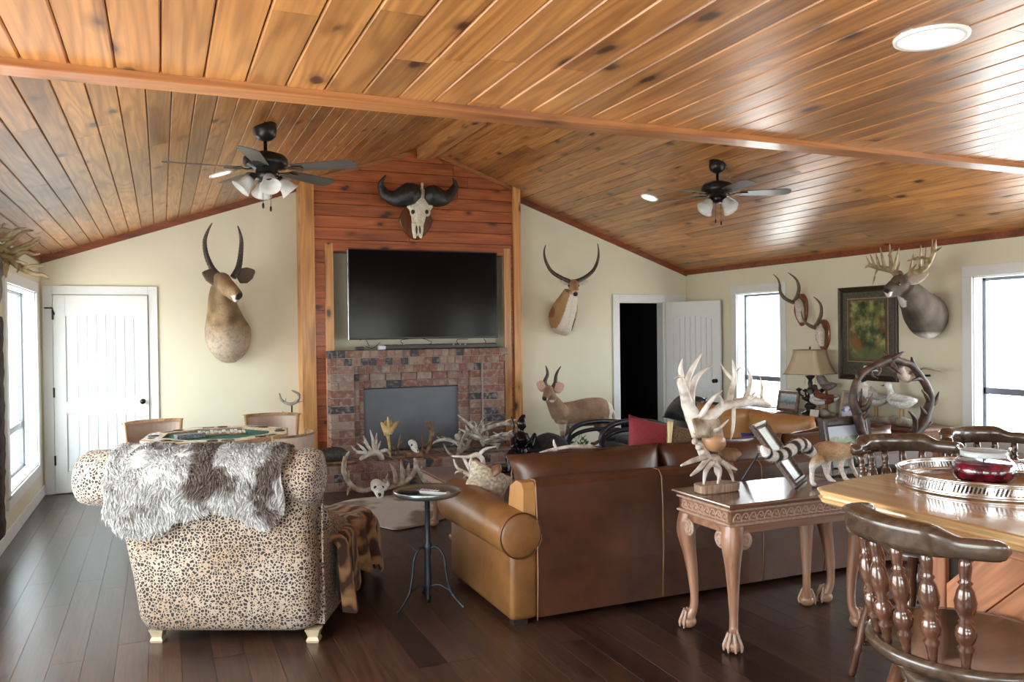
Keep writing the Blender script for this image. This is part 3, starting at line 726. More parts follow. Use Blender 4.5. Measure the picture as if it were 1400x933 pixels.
# ---- mounts on the far wall
WB = (.17, .12, .085)
def waterbuck():
    root = thing('antelope_mount', 'grey brown antelope shoulder mount with long curved ringed horns left of fireplace', 'taxidermy', PY(312, 450, D - .01))
    mb = MB(); Q = lambda px, py, y: PY(px, py, y)
    mb.tube([Q(314, 462, D - .005), Q(312, 458, 9.52), Q(309, 446, 9.44), Q(305, 424, 9.36), Q(302, 404, 9.28), Q(303, 392, 9.22)],
            [(.225, .30), (.245, .27), (.225, .22), (.165, .165), (.125, .13), (.10, .10)], 20, up=(0, 0, 1), sub=4)
    mb.tube([Q(312, 478, 9.60), Q(311, 473, 9.50), Q(309, 455, 9.38), Q(309, 430, 9.26)], [.07, .12, .13, .08], 14, sub=3)
    mb.ell(Q(304, 386, 9.20), (.098, .11, .105)); mb.ell(Q(301, 380, 9.2), (.075, .075, .06))
    mb.tube([Q(306, 388, 9.16), Q(315, 395, 9.05), Q(323, 402, 8.96), Q(327, 406, 8.92)], [.095, .076, .058, .048], 14, sub=3)
    mb.tube([Q(308, 397, 9.15), Q(317, 405, 9.05), Q(324, 411, 8.97)], [.05, .042, .034], 10)
    nose = Q(327, 406, 8.92); eye = Q(305, 386, 9.12)
    def col(q):
        n = noise.noise(q * 9); c = lerp((.17, .11, .055), (.38, .265, .15), .5 + n)
        if (q - nose).length < .045: c = (.035, .03, .03)
        elif (q - nose).length < .085 and q.z < nose.z + .01: c = (.75, .72, .68)
        elif (q - Q(312, 388, 9.05)).length < .09: c = lerp(c, (.30, .17, .09), .6)
        if q.z < 1.72: c = lerp(c, (.62, .52, .42), sst(1.8, 1.5, q.z) * .7)
        if abs(noise.noise(q * 26)) > .33: c = lerp(c, (.2, .14, .09), .35)
        return c
    obj('body', fuse(mb, .014, 3, col), M['hide'], root, True)
    for p, sgn in ((Q(295, 381, 9.22), -1), (Q(331, 380, 9.26), 1)):
        m2 = MB(); ears(m2, p - Vector((sgn * .045, 0, .01)), (sgn * .85, -.25, .42 if sgn > 0 else .3), .20, .16)
        m2.c = [(.12, .09, .07)] * len(m2.v); obj('ear', m2, M['hide'], root, True)
    m2 = MB(); m2.ell(eye + Vector((-.0, -.012, .0)), .016); m2.ell(Q(317, 386, 9.13), .014); obj('eyes', m2, M['glossdark'], root, True)
    for pts in ([(300, 378, 9.2), (290, 367, 9.24), (282, 348, 9.27), (280, 330, 9.27), (284, 316, 9.24), (290, 305, 9.18)], [(319, 379, 9.22), (326, 366, 9.26), (329, 348, 9.29), (330, 330, 9.29), (328, 318, 9.26), (325, 309, 9.2)]):
        m2 = MB(); ringed_horn(m2, [Q(*p) for p in pts], [.034, .032, .026, .021, .014, .005], 9); obj('horn', m2, M['horn'], root, True)
waterbuck()

def lechwe():
    root = thing('antelope_mount', 'tan and white antelope neck mount with lyre shaped horns right of fireplace', 'taxidermy', PY(768, 440, D - .01))
    mb = MB(); Q = lambda px, py, y: PY(px, py, y)
    mb.tube([Q(766, 436, D - .005), Q(766, 434, 9.52), Q(769, 424, 9.42), Q(775, 410, 9.34), Q(780, 399, 9.28)], [(.14, .21), (.155, .20), (.14, .15), (.105, .11), (.08, .085)], 18, up=(0, 0, 1), sub=4)
    mb.tube([Q(771, 455, 9.58), Q(774, 448, 9.46), Q(781, 425, 9.34), Q(783, 405, 9.26)], [.05, .09, .085, .06], 12, sub=3)
    mb.ell(Q(784, 390, 9.22), (.07, .08, .075)); mb.tube([Q(784, 391, 9.18), Q(786, 398, 9.08), Q(787, 403, 9.01)], [.066, .05, .036], 12, sub=3)
    nose = Q(787, 403, 9.0)
    def col(q):
        c = lerp((.36, .20, .09), (.48, .30, .15), .5 + noise.noise(q * 9))
        ax = Q(781, 420, 9.34); 
        if q.x > 4.66 + (q.z - 1.6) * .19 and q.z < 2.12 and q.x < 4.84 + (q.z - 1.6) * .1: c = (.78, .72, .62)
        if q.z < 1.66: c = (.74, .68, .58)
        if q.x < 4.60 and 1.66 < q.z < 1.82: c = lerp(c, (.10, .055, .03), .85)
        elif q.x < 4.62 and 1.8 <= q.z < 2.0: c = lerp(c, (.22, .10, .05), .7)
        if q.x > 4.86 and 1.62 < q.z < 1.78: c = (.12, .07, .04)
        if (q - nose).length < .035: c = (.03, .025, .025)
        elif (q - nose).length < .065: c = lerp(c, (.7, .62, .5), .7)
        return c
    obj('body', fuse(mb, .012, 3, col), M['hide'], root, True)
    for p, sgn in ((Q(778, 387, 9.25), -1), (Q(791, 387, 9.25), 1)):
        m2 = MB(); ears(m2, p, (sgn * .95, -.1, .12), .14, .07); m2.c = [(.62, .55, .47)] * len(m2.v); obj('ear', m2, M['hide'], root, True)
    m2 = MB(); m2.ell(Q(777.5, 391, 9.15), .013); m2.ell(Q(791, 391, 9.15), .013); obj('eyes', m2, M['glossdark'], root, True)
    for pts in ([(779, 385, 9.22), (767, 380, 9.26), (754, 371, 9.3), (746.5, 358, 9.3), (744, 345, 9.26), (746, 335, 9.2)], [(788, 385, 9.22), (799, 380, 9.26), (811, 370, 9.3), (817, 357, 9.3), (818.5, 344, 9.26), (817, 333, 9.2)]):
        m2 = MB(); ringed_horn(m2, [Q(*p) for p in pts], [.028, .027, .023, .018, .012, .004], 9); obj('horn', m2, M['horn'], root, True)
lechwe()

def buffalo():
    root = thing('buffalo_skull_mount', 'pale buffalo skull with wide black horns on a wooden plaque high above the television', 'taxidermy', PY(569, 300, CY - .005))
    Q = lambda px, py, y: PY(px, py, y); W = CY - .001
    c = Q(568, 302, W); mb = MB(); n = 24
    prof = []
    for k in range(n):
        a = 2 * math.pi * k / n; rx = .19 * (1 + .06 * math.cos(4 * a)); rz = .23; z = math.sin(a)
        prof.append((c.x + rx * math.cos(a) * (1.0 if z > 0 else 1 - .25 * z * z), c.z + rz * z))
    mb.loft([[Vector((u + (c.x - u) * e, y, v + (c.z - v) * e)) for u, v in prof] for y, e in ((W, 0), (W - .018, 0), (W - .028, .05))], smooth=False)
    obj('plaque', mb, wood('dark_plaque_wood', (.07, .022, .01), (.16, .055, .022), axis='Z', rough=.3, coat=.4, knots=False, rnd=False), root, True)
    mb = MB()
    mb.tube([Q(575, 262, 9.2), Q(574, 280, 9.14), Q(572, 298, 9.08), Q(571, 312, 9.04), Q(571, 322, 9.02)], [(.07, .07), (.10, .08), (.085, .07), (.06, .05), (.055, .035)], 16, up=(0, -1, 0), sub=4)
    for s in (-1, 1):
        b = Q(574 + s * 11, 286, 9.13)
        mb.tube([b, b + Vector((s * .035, 0, .035)), b + Vector((s * .06, .02, .07))], [.035, .03, .012], 8, sub=2)
        mb.ell(b + Vector((-s * .01, -.01, -.04)), (.035, .05, .055))
        e = Q(571 + s * 5, 316, 9.02); mb.tube([e + Vector((0, 0, .09)), e, e + Vector((-s * .01, 0, -.085))], [.03, .026, .018], 8)
    mb.tube([Q(577, 250, 9.16), Q(577, 262, 9.14)], .02, 8)
    obj('skull', fuse(mb, .010, 3, lambda q: lerp((.72, .68, .50), (.84, .82, .68), .5 + noise.noise(q * 12))), M['bone'], root, True)
    m2 = MB()
    for s in (-1, 1):
        m2.ell(Q(574 + s * 9.5, 290, 9.055), (.022, .02, .026)); m2.ell(Q(571.5 + s * 2.2, 315, 9.0), (.012, .02, .055))
    obj('eye_sockets', m2, plain('shadowed_bone', (.05, .035, .025), .9), root, True)
    for pts, rr in (([(571, 264, 9.14), (561, 265, 9.12), (549, 270, 9.14), (537, 271, 9.18), (527, 266, 9.2), (521.5, 257, 9.2), (521, 249, 9.18), (527.5, 240, 9.15)], [.085, .135, .12, .085, .065, .045, .028, .005]),
                    ([(581, 266, 9.14), (590, 267, 9.12), (599, 270, 9.14), (608, 270.5, 9.18), (616, 265, 9.2), (621.5, 256, 9.2), (622, 250, 9.18), (618.5, 243, 9.15)], [.085, .125, .115, .085, .062, .043, .028, .005])):
        m2 = MB().tube([Q(*p) for p in pts], rr, 14, sub=5, flat=.9, up=(0, -1, 0)); m2.bumpy(.006, 30); obj('horn', m2, M['horn_black'], root, True)
buffalo()

# ---- standing small antelope beside the right doorway
def bushbuck():
    root = thing('antelope_figure', 'small tan standing antelope with short spiral horns on a base by the doorway', 'taxidermy', PY(795, 590, 8.9) * 1)
    root.location.z = 0
    Y = 8.9; Q = lambda px, py, y=Y: PY(px, py, y)
    mb = MB()
    mb.tube([Q(762, 568, Y - .02), Q(770, 567), Q(784, 566), Q(802, 564), Q(820, 563), Q(832, 568)], [(.09, .11), (.12, .145), (.135, .155), (.15, .175), (.14, .175), (.08, .12)], 20, up=(0, 0, 1), sub=4)
    mb.tube([Q(766, 566, Y - .03), Q(760, 556, Y - .08), Q(754, 546, Y - .13), Q(751, 538, Y - .15)], [.12, .10, .075, .065], 14, sub=4)
    mb.ell(Q(750, 534, Y - .17), (.06, .07, .065)); mb.tube([Q(750, 535, Y - .2), Q(746.5, 542, Y - .27), Q(744, 546.5, Y - .31)], [.06, .042, .03], 12, sub=3)
    base_z = .20
    def leg(x, py, dy, back=False, fx=0):
        top = Q(x, py, Y + dy); foot = Vector((top.x + fx, top.y, base_z))
        h = top.z - base_z
        if back: mb.tube([top, top + Vector((-.02, 0, -h * .28)), top + Vector((.05, 0, -h * .58)), top + Vector((.03, 0, -h * .8)), foot], [(.10, .09), (.065, .06), (.028, .026), (.022, .022), (.026, .024)], 10, sub=3)
        else: mb.tube([top, top + Vector((0, 0, -h * .35)), top + Vector((fx * .5, 0, -h * .62)), foot], [(.075, .06), (.04, .035), (.026, .024), (.024, .024)], 10, sub=3)
        mb.ell(foot + Vector((-.01, 0, .015)), (.03, .022, .022))
    leg(769, 576, -.08); leg(774, 577, .08, fx=.03); leg(830, 574, -.09, True, -.02); leg(820, 574, .09, True, -.1)
    mb.tube([Q(835, 560), Q(839, 568), Q(840, 582)], [.03, .03, .012], 8, sub=2)
    nose = Q(744, 546.5, Y - .32)
    def col(q):
        c = lerp((.24, .145, .09), (.38, .24, .15), .5 + noise.noise(q * 7) + .4 * noise.noise(q * 22))
        if q.z > 1.0 and q.x > 4.35: c = lerp(c, (.44, .33, .27), .5)
        if q.z < .50 and q.x < 4.62: c = lerp(c, (.74, .66, .6), .7)
        if q.z < .42: c = lerp((.50, .33, .22), (.12, .07, .05), sst(.42, .33, q.z))
        if q.x > 4.92 and .45 < q.z < .70 and q.y > Y: c = (.75, .7, .64)
        if (q - nose).length < .032: c = (.02, .02, .02)
        elif (q - nose).length < .06 and q.z < nose.z + .01: c = (.75, .7, .66)
        if (q - Q(754, 545, Y - .15)).length < .06 and q.z < Q(754, 545).z: c = (.75, .68, .6)
        if q.x > 5.06 and q.z < .78: c = (.62, .55, .48)
        return c
    obj('body', fuse(mb, .012, 4, col), M['hide'], root, True)
    for (px, py), d in (((746, 531), (-.85, -.1, .45)), ((757, 533), (.85, -.2, .4))):
        m2 = MB(); ears(m2, Q(px, py, Y - .16), d, .14, .13); m2.c = [(.62, .38, .30)] * len(m2.v); obj('ear', m2, M['hide'], root, True)
    m2 = MB(); m2.ell(Q(745.8, 535, Y - .22), .012); m2.ell(Q(753, 536, Y - .24), .012); obj('eyes', m2, M['glossdark'], root, True)
    for pts in ([(747, 529, Y - .16), (745, 522, Y - .15), (748.5, 513, Y - .14), (748, 506, Y - .15), (746, 500, Y - .16)], [(755, 531, Y - .16), (759, 524, Y - .15), (760, 515, Y - .14), (762.5, 508, Y - .15), (767, 501, Y - .16)]):
        m2 = MB().tube([Q(*p) for p in pts], [.027, .025, .02, .014, .004], 10, sub=5); obj('horn', m2, M['horn'], root, True)
    m2 = MB(); m2.tube([Vector((4.22, Y - .1, .08)), Vector((4.6, Y, .1)), Vector((5.2, Y, .08))], [(.2, .1), (.26, .13), (.22, .1)], 16, up=(0, 0, 1), sub=4); m2.bumpy(.03, 8)
    for q in m2.v: q.z = min(max(q.z, 0), base_z)
    obj('ground_base', m2, plain('dry_earth_base', (.20, .12, .07), .95, var=.4, bmp=.6), root, True)
    M['leaf'] = plain('dark_green_leaf', (.05, .16, .06), .4, var=.4, rnd=True)
    rr = random.Random(5)
    for k in range(26):
        c0 = Q(758 + rr.random() * 42, 600 + rr.random() * 10, Y - .14 - rr.random() * .1); a = rr.random() * 6.28; d = Vector((math.cos(a), math.sin(a) * .5, .3 + rr.random())).normalized(); s = d.orthogonal().normalized() * .018; l = .075
        m2 = MB().add([c0, c0 + d * l * .5 + s + Vector((0, 0, .006)), c0 + d * l, c0 + d * l * .5 - s, c0 + d * l * .5 - Vector((0, 0, .006))], [(0, 1, 4), (1, 2, 4), (2, 3, 4), (3, 0, 4)])
        obj('leaf', m2, M['leaf'], root, True)
    m2 = MB()
    for px in (762, 775, 790): m2.tube([Vector((Q(px, 612).x, Y - .18, base_z - .04)), Q(px + 3, 602, Y - .18)], .006, 5)
    obj('stem', m2, plain('brown_twig', (.12, .07, .04), .8), root, True)
bushbuck()

# ---- right wall
def deer():
    root = thing('deer_mount', 'grey whitetail deer shoulder mount with wide many pointed antlers beside large right window', 'taxidermy', PX(1275, 435, R - .01))
    Q = lambda px, py, x: PX(px, py, x); mb = MB()
    mb.tube([Q(1269, 432, R - .003), Q(1267, 432, 6.66), Q(1259, 424, 6.50), Q(1250, 410, 6.36), Q(1241, 398, 6.25), Q(1236, 391, 6.18)], [(.17, .215), (.185, .215), (.165, .185), (.125, .145), (.10, .11), (.085, .09)], 20, up=(0, 0, 1), sub=4)
    mb.tube([Q(1275, 454, 6.74), Q(1268, 450, 6.6), Q(1252, 430, 6.44), Q(1236, 408, 6.3)], [.05, .09, .10, .06], 12, sub=3)
    mb.ell(Q(1231, 388, 6.14), (.095, .075, .085)); mb.ell(Q(1229, 383, 6.13), (.07, .06, .05))
    mb.tube([Q(1229, 388, 6.12), Q(1219, 393, 6.04), Q(1211.5, 398, 5.97)], [.078, .055, .04], 12, sub=3)
    mb.tube([Q(1230, 398, 6.14), Q(1220, 402, 6.05), Q(1213, 404, 5.99)], [.045, .035, .026], 10)
    nose = Q(1210, 399, 5.95); thr = Q(1229, 411, 6.2)
    def col(q):
        c = lerp((.05, .038, .028), (.10, .077, .060), .5 + noise.noise(q * 10))
        if (q - thr).length < .08: c = lerp(c, (.80, .78, .74), .9)
        if (q - nose).length < .035: c = (.03, .025, .025)
        elif (q - nose).length < .07 and q.z < nose.z + .0: c = (.72, .7, .66)
        if q.z < 1.57: c = lerp(c, (.60, .55, .5), sst(1.58, 1.53, q.z))
        if (q - Q(1225, 384, 6.08)).length < .06: c = lerp(c, (.13, .09, .06), .6)
        return c
    obj('body', fuse(mb, .012, 3, col), M['hide'], root, True)
    for (px, py, x), d in (((1243, 386, 6.14), (.5, -.75, .42)), ((1234, 380, 6.24), (.3, .85, .4))):
        m2 = MB(); ears(m2, Q(px, py, x), d, .17, .085, up=(-1, -.3, 0)); m2.c = [(.40, .33, .29)] * len(m2.v); obj('ear', m2, M['hide'], root, True)
    m2 = MB(); m2.ell(Q(1229, 388.5, 6.055), .015); obj('eye', m2, M['glossdark'], root, True)
    # antlers : the two beams sweep out along the wall direction
    def rack(beam, rad, tines):
        m2 = MB(); P = [Q(*p) for p in beam]; m2.tube(P, rad, 10, sub=4)
        for a, b, r in tines: tine(m2, Q(*a), Q(*b), r)
        obj('antler', m2, M['ant_deer'], root, True)
    rack([(1227, 380, 6.14), (1222, 372, 6.16), (1212, 368, 6.18), (1200, 366, 6.15), (1189, 363, 6.05), (1183, 366, 6.0)], [.028, .027, .027, .024, .018, .006],
         [((1221, 371, 6.16), (1229, 340, 6.12), .019), ((1219, 369, 6.16), (1216, 333, 6.12), .020), ((1226, 352, 6.13), (1230, 338, 6.18), .010), ((1210, 367, 6.17), (1203, 338, 6.14), .018), ((1202, 366, 6.15), (1197, 345, 6.12), .015), ((1196, 365, 6.1), (1189, 346, 6.08), .013), ((1190, 363, 6.05), (1184, 350, 6.02), .010),
          ((1200, 367, 6.15), (1195, 379, 6.14), .012), ((1196, 378, 6.14), (1193, 390, 6.13), .009), ((1224, 376, 6.14), (1231, 357, 6.08), .013), ((1215, 350, 6.13), (1222, 340, 6.1), .01)])
    rack([(1236, 381, 6.2), (1246, 374, 6.2), (1257, 371, 6.18), (1266, 365, 6.14), (1272, 356, 6.1), (1277, 345, 6.08), (1280, 334, 6.08)], [.028, .027, .026, .024, .021, .016, .006],
         [((1240, 378, 6.2), (1253, 361, 6.14), .016), ((1243, 376, 6.2), (1250, 342, 6.14), .013), ((1258, 371, 6.18), (1259, 335, 6.14), .016), ((1265, 366, 6.14), (1266, 338, 6.1), .015), ((1274, 352, 6.1), (1275, 326, 6.06), .014), ((1277, 345, 6.08), (1288, 338, 6.03), .013), ((1255, 353, 6.16), (1240, 357, 6.18), .015), ((1262, 352, 6.14), (1250, 356, 6.16), .015), ((1272, 355, 6.1), (1257, 352, 6.15), .017), ((1278, 340, 6.08), (1280, 327, 6.06), .012)])
deer()

M['plaque'] = wood('reddish_plaque_wood', (.12, .035, .015), (.27, .09, .04), axis='Z', rough=.3, coat=.4, knots=False, rnd=False)
def skull_mount(outline, hornsets, skull, label, lbl2):
    c = PX(sum(p[0] for p in outline) / len(outline), sum(p[1] for p in outline) / len(outline), R)
    root = thing('horn_plaque', label, 'taxidermy', c)
    ys = [PX(p[0], p[1], R - .01) for p in outline]
    zc = c.z; h = (max(q.z for q in ys) - min(q.z for q in ys)) / 2
    n = 20; poly = []
    for k in range(n):
        a = 2 * math.pi * k / n; wv = .105 * (1.0 - .35 * max(0, -math.sin(a)) ** 2 + .08 * math.cos(3 * a)); poly.append((c.y + wv * math.cos(a), zc + h * math.sin(a)))
    mb = MB(); mb.loft([[Vector((x, c.y + (u - c.y) * e, zc + (v - zc) * e)) for u, v in poly] for x, e in ((R - .001, 1), (R - .02, 1), (R - .03, .93))], smooth=False)
    obj('plaque', mb, M['plaque'], root, True)
    mb = MB(); mb.tube([PX(*p) for p in skull], [.04, .05, .042, .026, .014][:len(skull)], 12, sub=4); mb.bumpy(.006, 30)
    mb.c = [(.62, .56, .5)] * len(mb.v); obj('skull', mb, M['bone'], root, True)
    for hn in hornsets:
        mb = MB(); ringed_horn(mb, [PX(*p) for p in hn], [.021, .021, .018, .013, .009, .003][:len(hn)] if len(hn) == 6 else [.021, .019, .014, .009, .003], 7); obj('horn', mb, M['horn_tan'], root, True)
M['horn_tan'] = plain('olive_ringed_horn', (.13, .10, .065), .45, var=.35, scale=30, bmp=.4)
skull_mount([(1090, 402), (1104, 402), (1104, 446), (1090, 446)], [[(1085, 414, 6.66), (1074, 409, 6.55), (1067, 400, 6.52), (1066, 389, 6.52), (1063, 381, 6.50), (1057, 375, 6.48)], [(1086, 412, 6.68), (1091, 402, 6.62), (1092, 392, 6.6), (1089, 383, 6.58), (1083, 377, 6.56), (1077, 373, 6.54)]],
            [(1091, 412, 6.7), (1093, 420, 6.66), (1094, 432, 6.64), (1096, 441, 6.64)], 'wooden plaque with small skull and wavy horns beside window, upper of the two', '')
skull_mount([(1120, 437), (1134, 437), (1134, 480), (1120, 480)], [[(1116, 449, 6.66), (1108, 446, 6.55), (1101, 441, 6.5), (1097, 434, 6.48), (1095, 425, 6.47)], [(1115, 446, 6.68), (1120, 438, 6.62), (1123, 428, 6.6), (1122, 417, 6.58), (1117, 410, 6.56), (1112, 406, 6.54)]],
            [(1119, 446, 6.7), (1121, 454, 6.66), (1122, 466, 6.64), (1123, 474, 6.64)], 'wooden plaque with small skull and wavy horns above lampshade, lower of the two', '')

# picture with wide mats
def painting_mat():
    m, t, b = _mat('autumn_woodland_print'); c = coords(t, False)
    n = N(t, 'ShaderNodeTexNoise'); n.inputs['Scale'].default_value = 9; n.inputs['Detail'].default_value = 6; t.links.new(c, n.inputs['Vector'])
    g = ramp(t, n.outputs[0], [(.3, (.02, .035, .02)), (.45, (.06, .09, .035)), (.55, (.17, .20, .07)), (.66, (.36, .38, .16)), (.75, (.5, .55, .35))])
    n2 = N(t, 'ShaderNodeTexNoise'); n2.inputs['Scale'].default_value = 5; n2.inputs['Detail'].default_value = 5; t.links.new(coords(t, False, (1, 1.7, .8)), n2.inputs['Vector'])
    r = ramp(t, n2.outputs[0], [(.50, (0, 0, 0)), (.62, (1, 1, 1))])
    sx = N(t, 'ShaderNodeSeparateXYZ'); t.links.new(coords(t, False), sx.inputs[0])
    lowz = ramp(t, sx.outputs['Z'], [(.15, (1, 1, 1)), (.5, (.15, .15, .15))])
    g = mixc(t, g, (.26, .10, .045), mixc(t, r, lowz, 1.0, 'MULTIPLY'))
    lw = ramp(t, sx.outputs['Z'], [(.06, (.8, .8, .8)), (.17, (0, 0, 0))]); g = mixc(t, g, (.10, .14, .06), lw)
    t.links.new(g, b.inputs['Base Color']); b.inputs['Roughness'].default_value = .25; b.inputs['Coat Weight'].default_value = .5; return m
def frame_yz(root, x, y0, y1, z0, z1, w, d, mat, name='frame', bev=.006):
    """picture frame on a plane x=const facing -x"""
    mb = MB()
    for prof0, prof1 in (((0, 0), (w, 0)),):
        rings = []
        for (e, dx) in ((0, 0), (0, -d * .7), (w * .25, -d), (w * .6, -d * .6), (w * .9, -d * .75), (w, -d * .35), (w, 0)):
            rings.append([Vector((x + dx, yy, zz)) for yy, zz in ((y0 - e, z0 + e), (y1 + e, z0 + e), (y1 + e, z1 - e), (y0 - e, z1 - e))])
        mb.loft(rings, smooth=False, caps=False)
    return obj(name, mb, mat, root, True)
pic = thing('framed_picture', 'large dark framed woodland picture with wide mats on right wall beside the deer mount', 'picture', (R, 6.41, 1.06))
M['frame_dark'] = plain('dark_carved_frame', (.035, .018, .013), .35, var=.5, scale=70, bmp=.5)
y0, y1, z0, z1 = 6.80, 6.02, 1.065, 2.05
frame_yz(pic, R - .001, y0, y1, z0, z1, .055, .03, M['frame_dark'])
def sheet(root, name, x, e, e2, mat, zb=0): return obj(name, MB().box((x - .002, y1 + e, z0 + e + zb), (x, y0 - e, z1 - e)), mat, root, True)
sheet(pic, 'outer_mat', R - .004, .05, 0, plain('patterned_green_mat', (.075, .075, .055), .6, var=.5, scale=60))
obj('mat_line', MB().box((R - .009, y1 + .12, z0 + .19), (R - .006, y0 - .12, z1 - .12)), plain('olive_mat_line', (.30, .27, .16), .5), pic, True)
obj('inner_mat', MB().box((R - .011, y1 + .13, z0 + .20), (R - .008, y0 - .13, z1 - .13)), plain('brown_inner_mat', (.12, .055, .035), .5, var=.3), pic, True)
o = obj('print', MB().box((-.002, -.235, 0), (0, .235, .62)), painting_mat(), pic); o.location = (-.012, 0, .22 + .005)
obj('title_card', MB().box((R - .010, y1 + .24, z0 + .10), (R - .006, y1 + .44, z0 + .155)), plain('cream_card', (.75, .74, .66), .6), pic, True)

# ================================================================== leather sofa, back towards the viewer
def leather(name, lo, hi, rough=.38, sc=3):
    m, t, b = _mat(name); c = coords(t, True)
    n = N(t, 'ShaderNodeTexNoise'); n.inputs['Scale'].default_value = sc; n.inputs['Detail'].default_value = 6; n.inputs['Roughness'].default_value = .65; t.links.new(c, n.inputs['Vector'])
    v = N(t, 'ShaderNodeTexVoronoi'); v.inputs['Scale'].default_value = 320; t.links.new(c, v.inputs['Vector'])
    t.links.new(ramp(t, n.outputs[0], [(.28, lo), (.55, tuple((a + b_) / 2 for a, b_ in zip(lo, hi))), (.78, hi)]), b.inputs['Base Color'])
    b.inputs['Roughness'].default_value = rough; b.inputs['Specular IOR Level'].default_value = .55; bump(t, b, v.outputs['Distance'], .15, .002); return m
M['leather'] = leather('worn_tan_leather', (.040, .013, .007), (.125, .043, .018))
M['leather_arm_lit'] = leather('window_lit_leather', (.11, .040, .012), (.31, .135, .040))  # lighter copy of the sofa leather: window light put into the arm colour
M['leather_tan'] = leather('light_tan_leather', (.32, .14, .045), (.50, .25, .09))
M['welt'] = plain('pale_worn_seam', (.33, .17, .08), .5)
M['leg_dark'] = plain('dark_block_foot', (.02, .012, .01), .5)
def rbox_rings(x0, x1, y0, y1, zs, r=.03, n=4):
    rings = []
    for z, e in zs:
        a0, a1, b0, b1 = x0 + e, x1 - e, y0 + e, y1 - e; rr = max(r - e * .3, .004); ring = []
        for cx, cy, s in ((a1 - rr, b1 - rr, 0), (a0 + rr, b1 - rr, 1), (a0 + rr, b0 + rr, 2), (a1 - rr, b0 + rr, 3)):
            for k in range(n + 1):
                a = math.pi / 2 * (s + k / n); ring.append(Vector((cx + rr * math.cos(a), cy + rr * math.sin(a), z)))
        rings.append(ring)
    return rings
def rbox(mb, x0, x1, y0, y1, z0, z1, r=.03):
    return mb.loft(rbox_rings(x0, x1, y0, y1, [(z0, r * .8), (z0 + r * .3, r * .2), (z0 + r, 0), (z1 - r, 0), (z1 - r * .3, r * .2), (z1, r * .8)], r))
SY = 4.10
sofa = thing('sofa', 'long brown leather sofa with rolled arm, seen from behind, beside the carved console table', 'sofa', (3.2, 4.7, 0))
SX0, SX1 = 1.89, 4.95
cuts = [SX0, PY(905, 700, SY).x, PY(1042, 700, SY).x, 3.95, SX1]
for a, b in zip(cuts[:-1], cuts[1:]):
    mb = MB(); mb.loft([[Vector((x, y, z)) for x, y, z in ((a + e, SY + e, .035), (b - e, SY + e, .035), (b - e, SY + .16, .035), (a + e, SY + .16, .035))] if False else
                        [Vector((a + .001, y, z)) if j == 0 else Vector((b - .001, y, z)) for j in (0, 1) for y, z in ([(SY, .035), (SY - .012, .3), (SY - .008, .6), (SY + .004, .755), (SY + .03, .785), (SY + .11, .79), (SY + .17, .76), (SY + .2, .3), (SY + .2, .035)] if j == 0 else [])] for e in (0,)], False) if False else None
    prof = [(SY, .035), (SY - .012, .3), (SY - .008, .6), (SY + .004, .755), (SY + .03, .785), (SY + .11, .79), (SY + .17, .76), (SY + .2, .3), (SY + .2, .035)]
    mb.loft([[Vector((x, y + (SY + .08 - y) * e, z - (.012 if e and z > .7 else 0))) for y, z in prof] for x, e in ((a + .001, .05), (a + .008, 0), (b - .008, 0), (b - .001, .05))], smooth=False)
    obj('back_panel', mb, M['leather'], sofa, True)
for x in cuts[1:-1]:
    obj('seam', MB().tube([(x, SY + .002, .04), (x, SY - .012, .3), (x, SY - .008, .6), (x, SY + .004, .755), (x, SY + .03, .787), (x, SY + .11, .791)], .0024, 6), M['welt'], sofa, True)
mb = MB(); mb.tube([(SX0, SY - .006, .02), (SX0, SY - .016, .3), (SX0, SY - .012, .6), (SX0, SY + .0, .757), (SX0 + .01, SY + .03, .79), (SX0 + .01, SY + .12, .79)], .0032, 6)
obj('seam', mb, M['welt'], sofa, True)
# pale end of the back frame above the arm
mb = MB(); mb.loft([[Vector((x, y, z)) for y, z in ((SY + .004, .55), (SY + .002, .752), (SY + .028, .783), (SY + .10, .786), (SY + .19, .74), (SY + .23, .55))] for x in (SX0 - .075, SX0 - .002)], smooth=False)
obj('back_end', mb, M['leather_tan'], sofa, True)
def arm(x0, x1, cxr, far, rz=.50, rr=.128):
    mb = MB(); rbox(mb, x0, x1, SY + .0, far, .03, rz + .02, .03); obj('arm_panel', mb, M['leather_arm_lit'], sofa, True)
    mb = MB(); ys = [(SY - .02, .82), (SY - .012, .95), (SY + .02, 1), (SY + .4, 1.02), (far - .1, 1.12), (far, 1.16), (far + .03, 1.1), (far + .04, .9)]
    mb.loft([[Vector((cxr + rr * s * math.cos(2 * math.pi * k / 24), y, rz + .01 * (y - SY) + rr * s * math.sin(2 * math.pi * k / 24))) for k in range(24)][::-1] for y, s in ys]); obj('rolled_arm', mb, M['leather_arm_lit'], sofa, True)
    mb = MB(); mb.tube([(cxr + rr * .98 * math.cos(2 * math.pi * k / 28), SY - .012, rz + rr * .98 * math.sin(2 * math.pi * k / 28)) for k in range(29)], .004, 6); obj('arm_piping', mb, M['leather'], sofa, True)
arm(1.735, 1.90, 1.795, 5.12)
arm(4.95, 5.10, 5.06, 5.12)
mb = MB(); rbox(mb, 1.90, 4.95, SY + .2, 5.08, .05, .27, .02); obj('seat_base', mb, M['leather'], sofa, True)
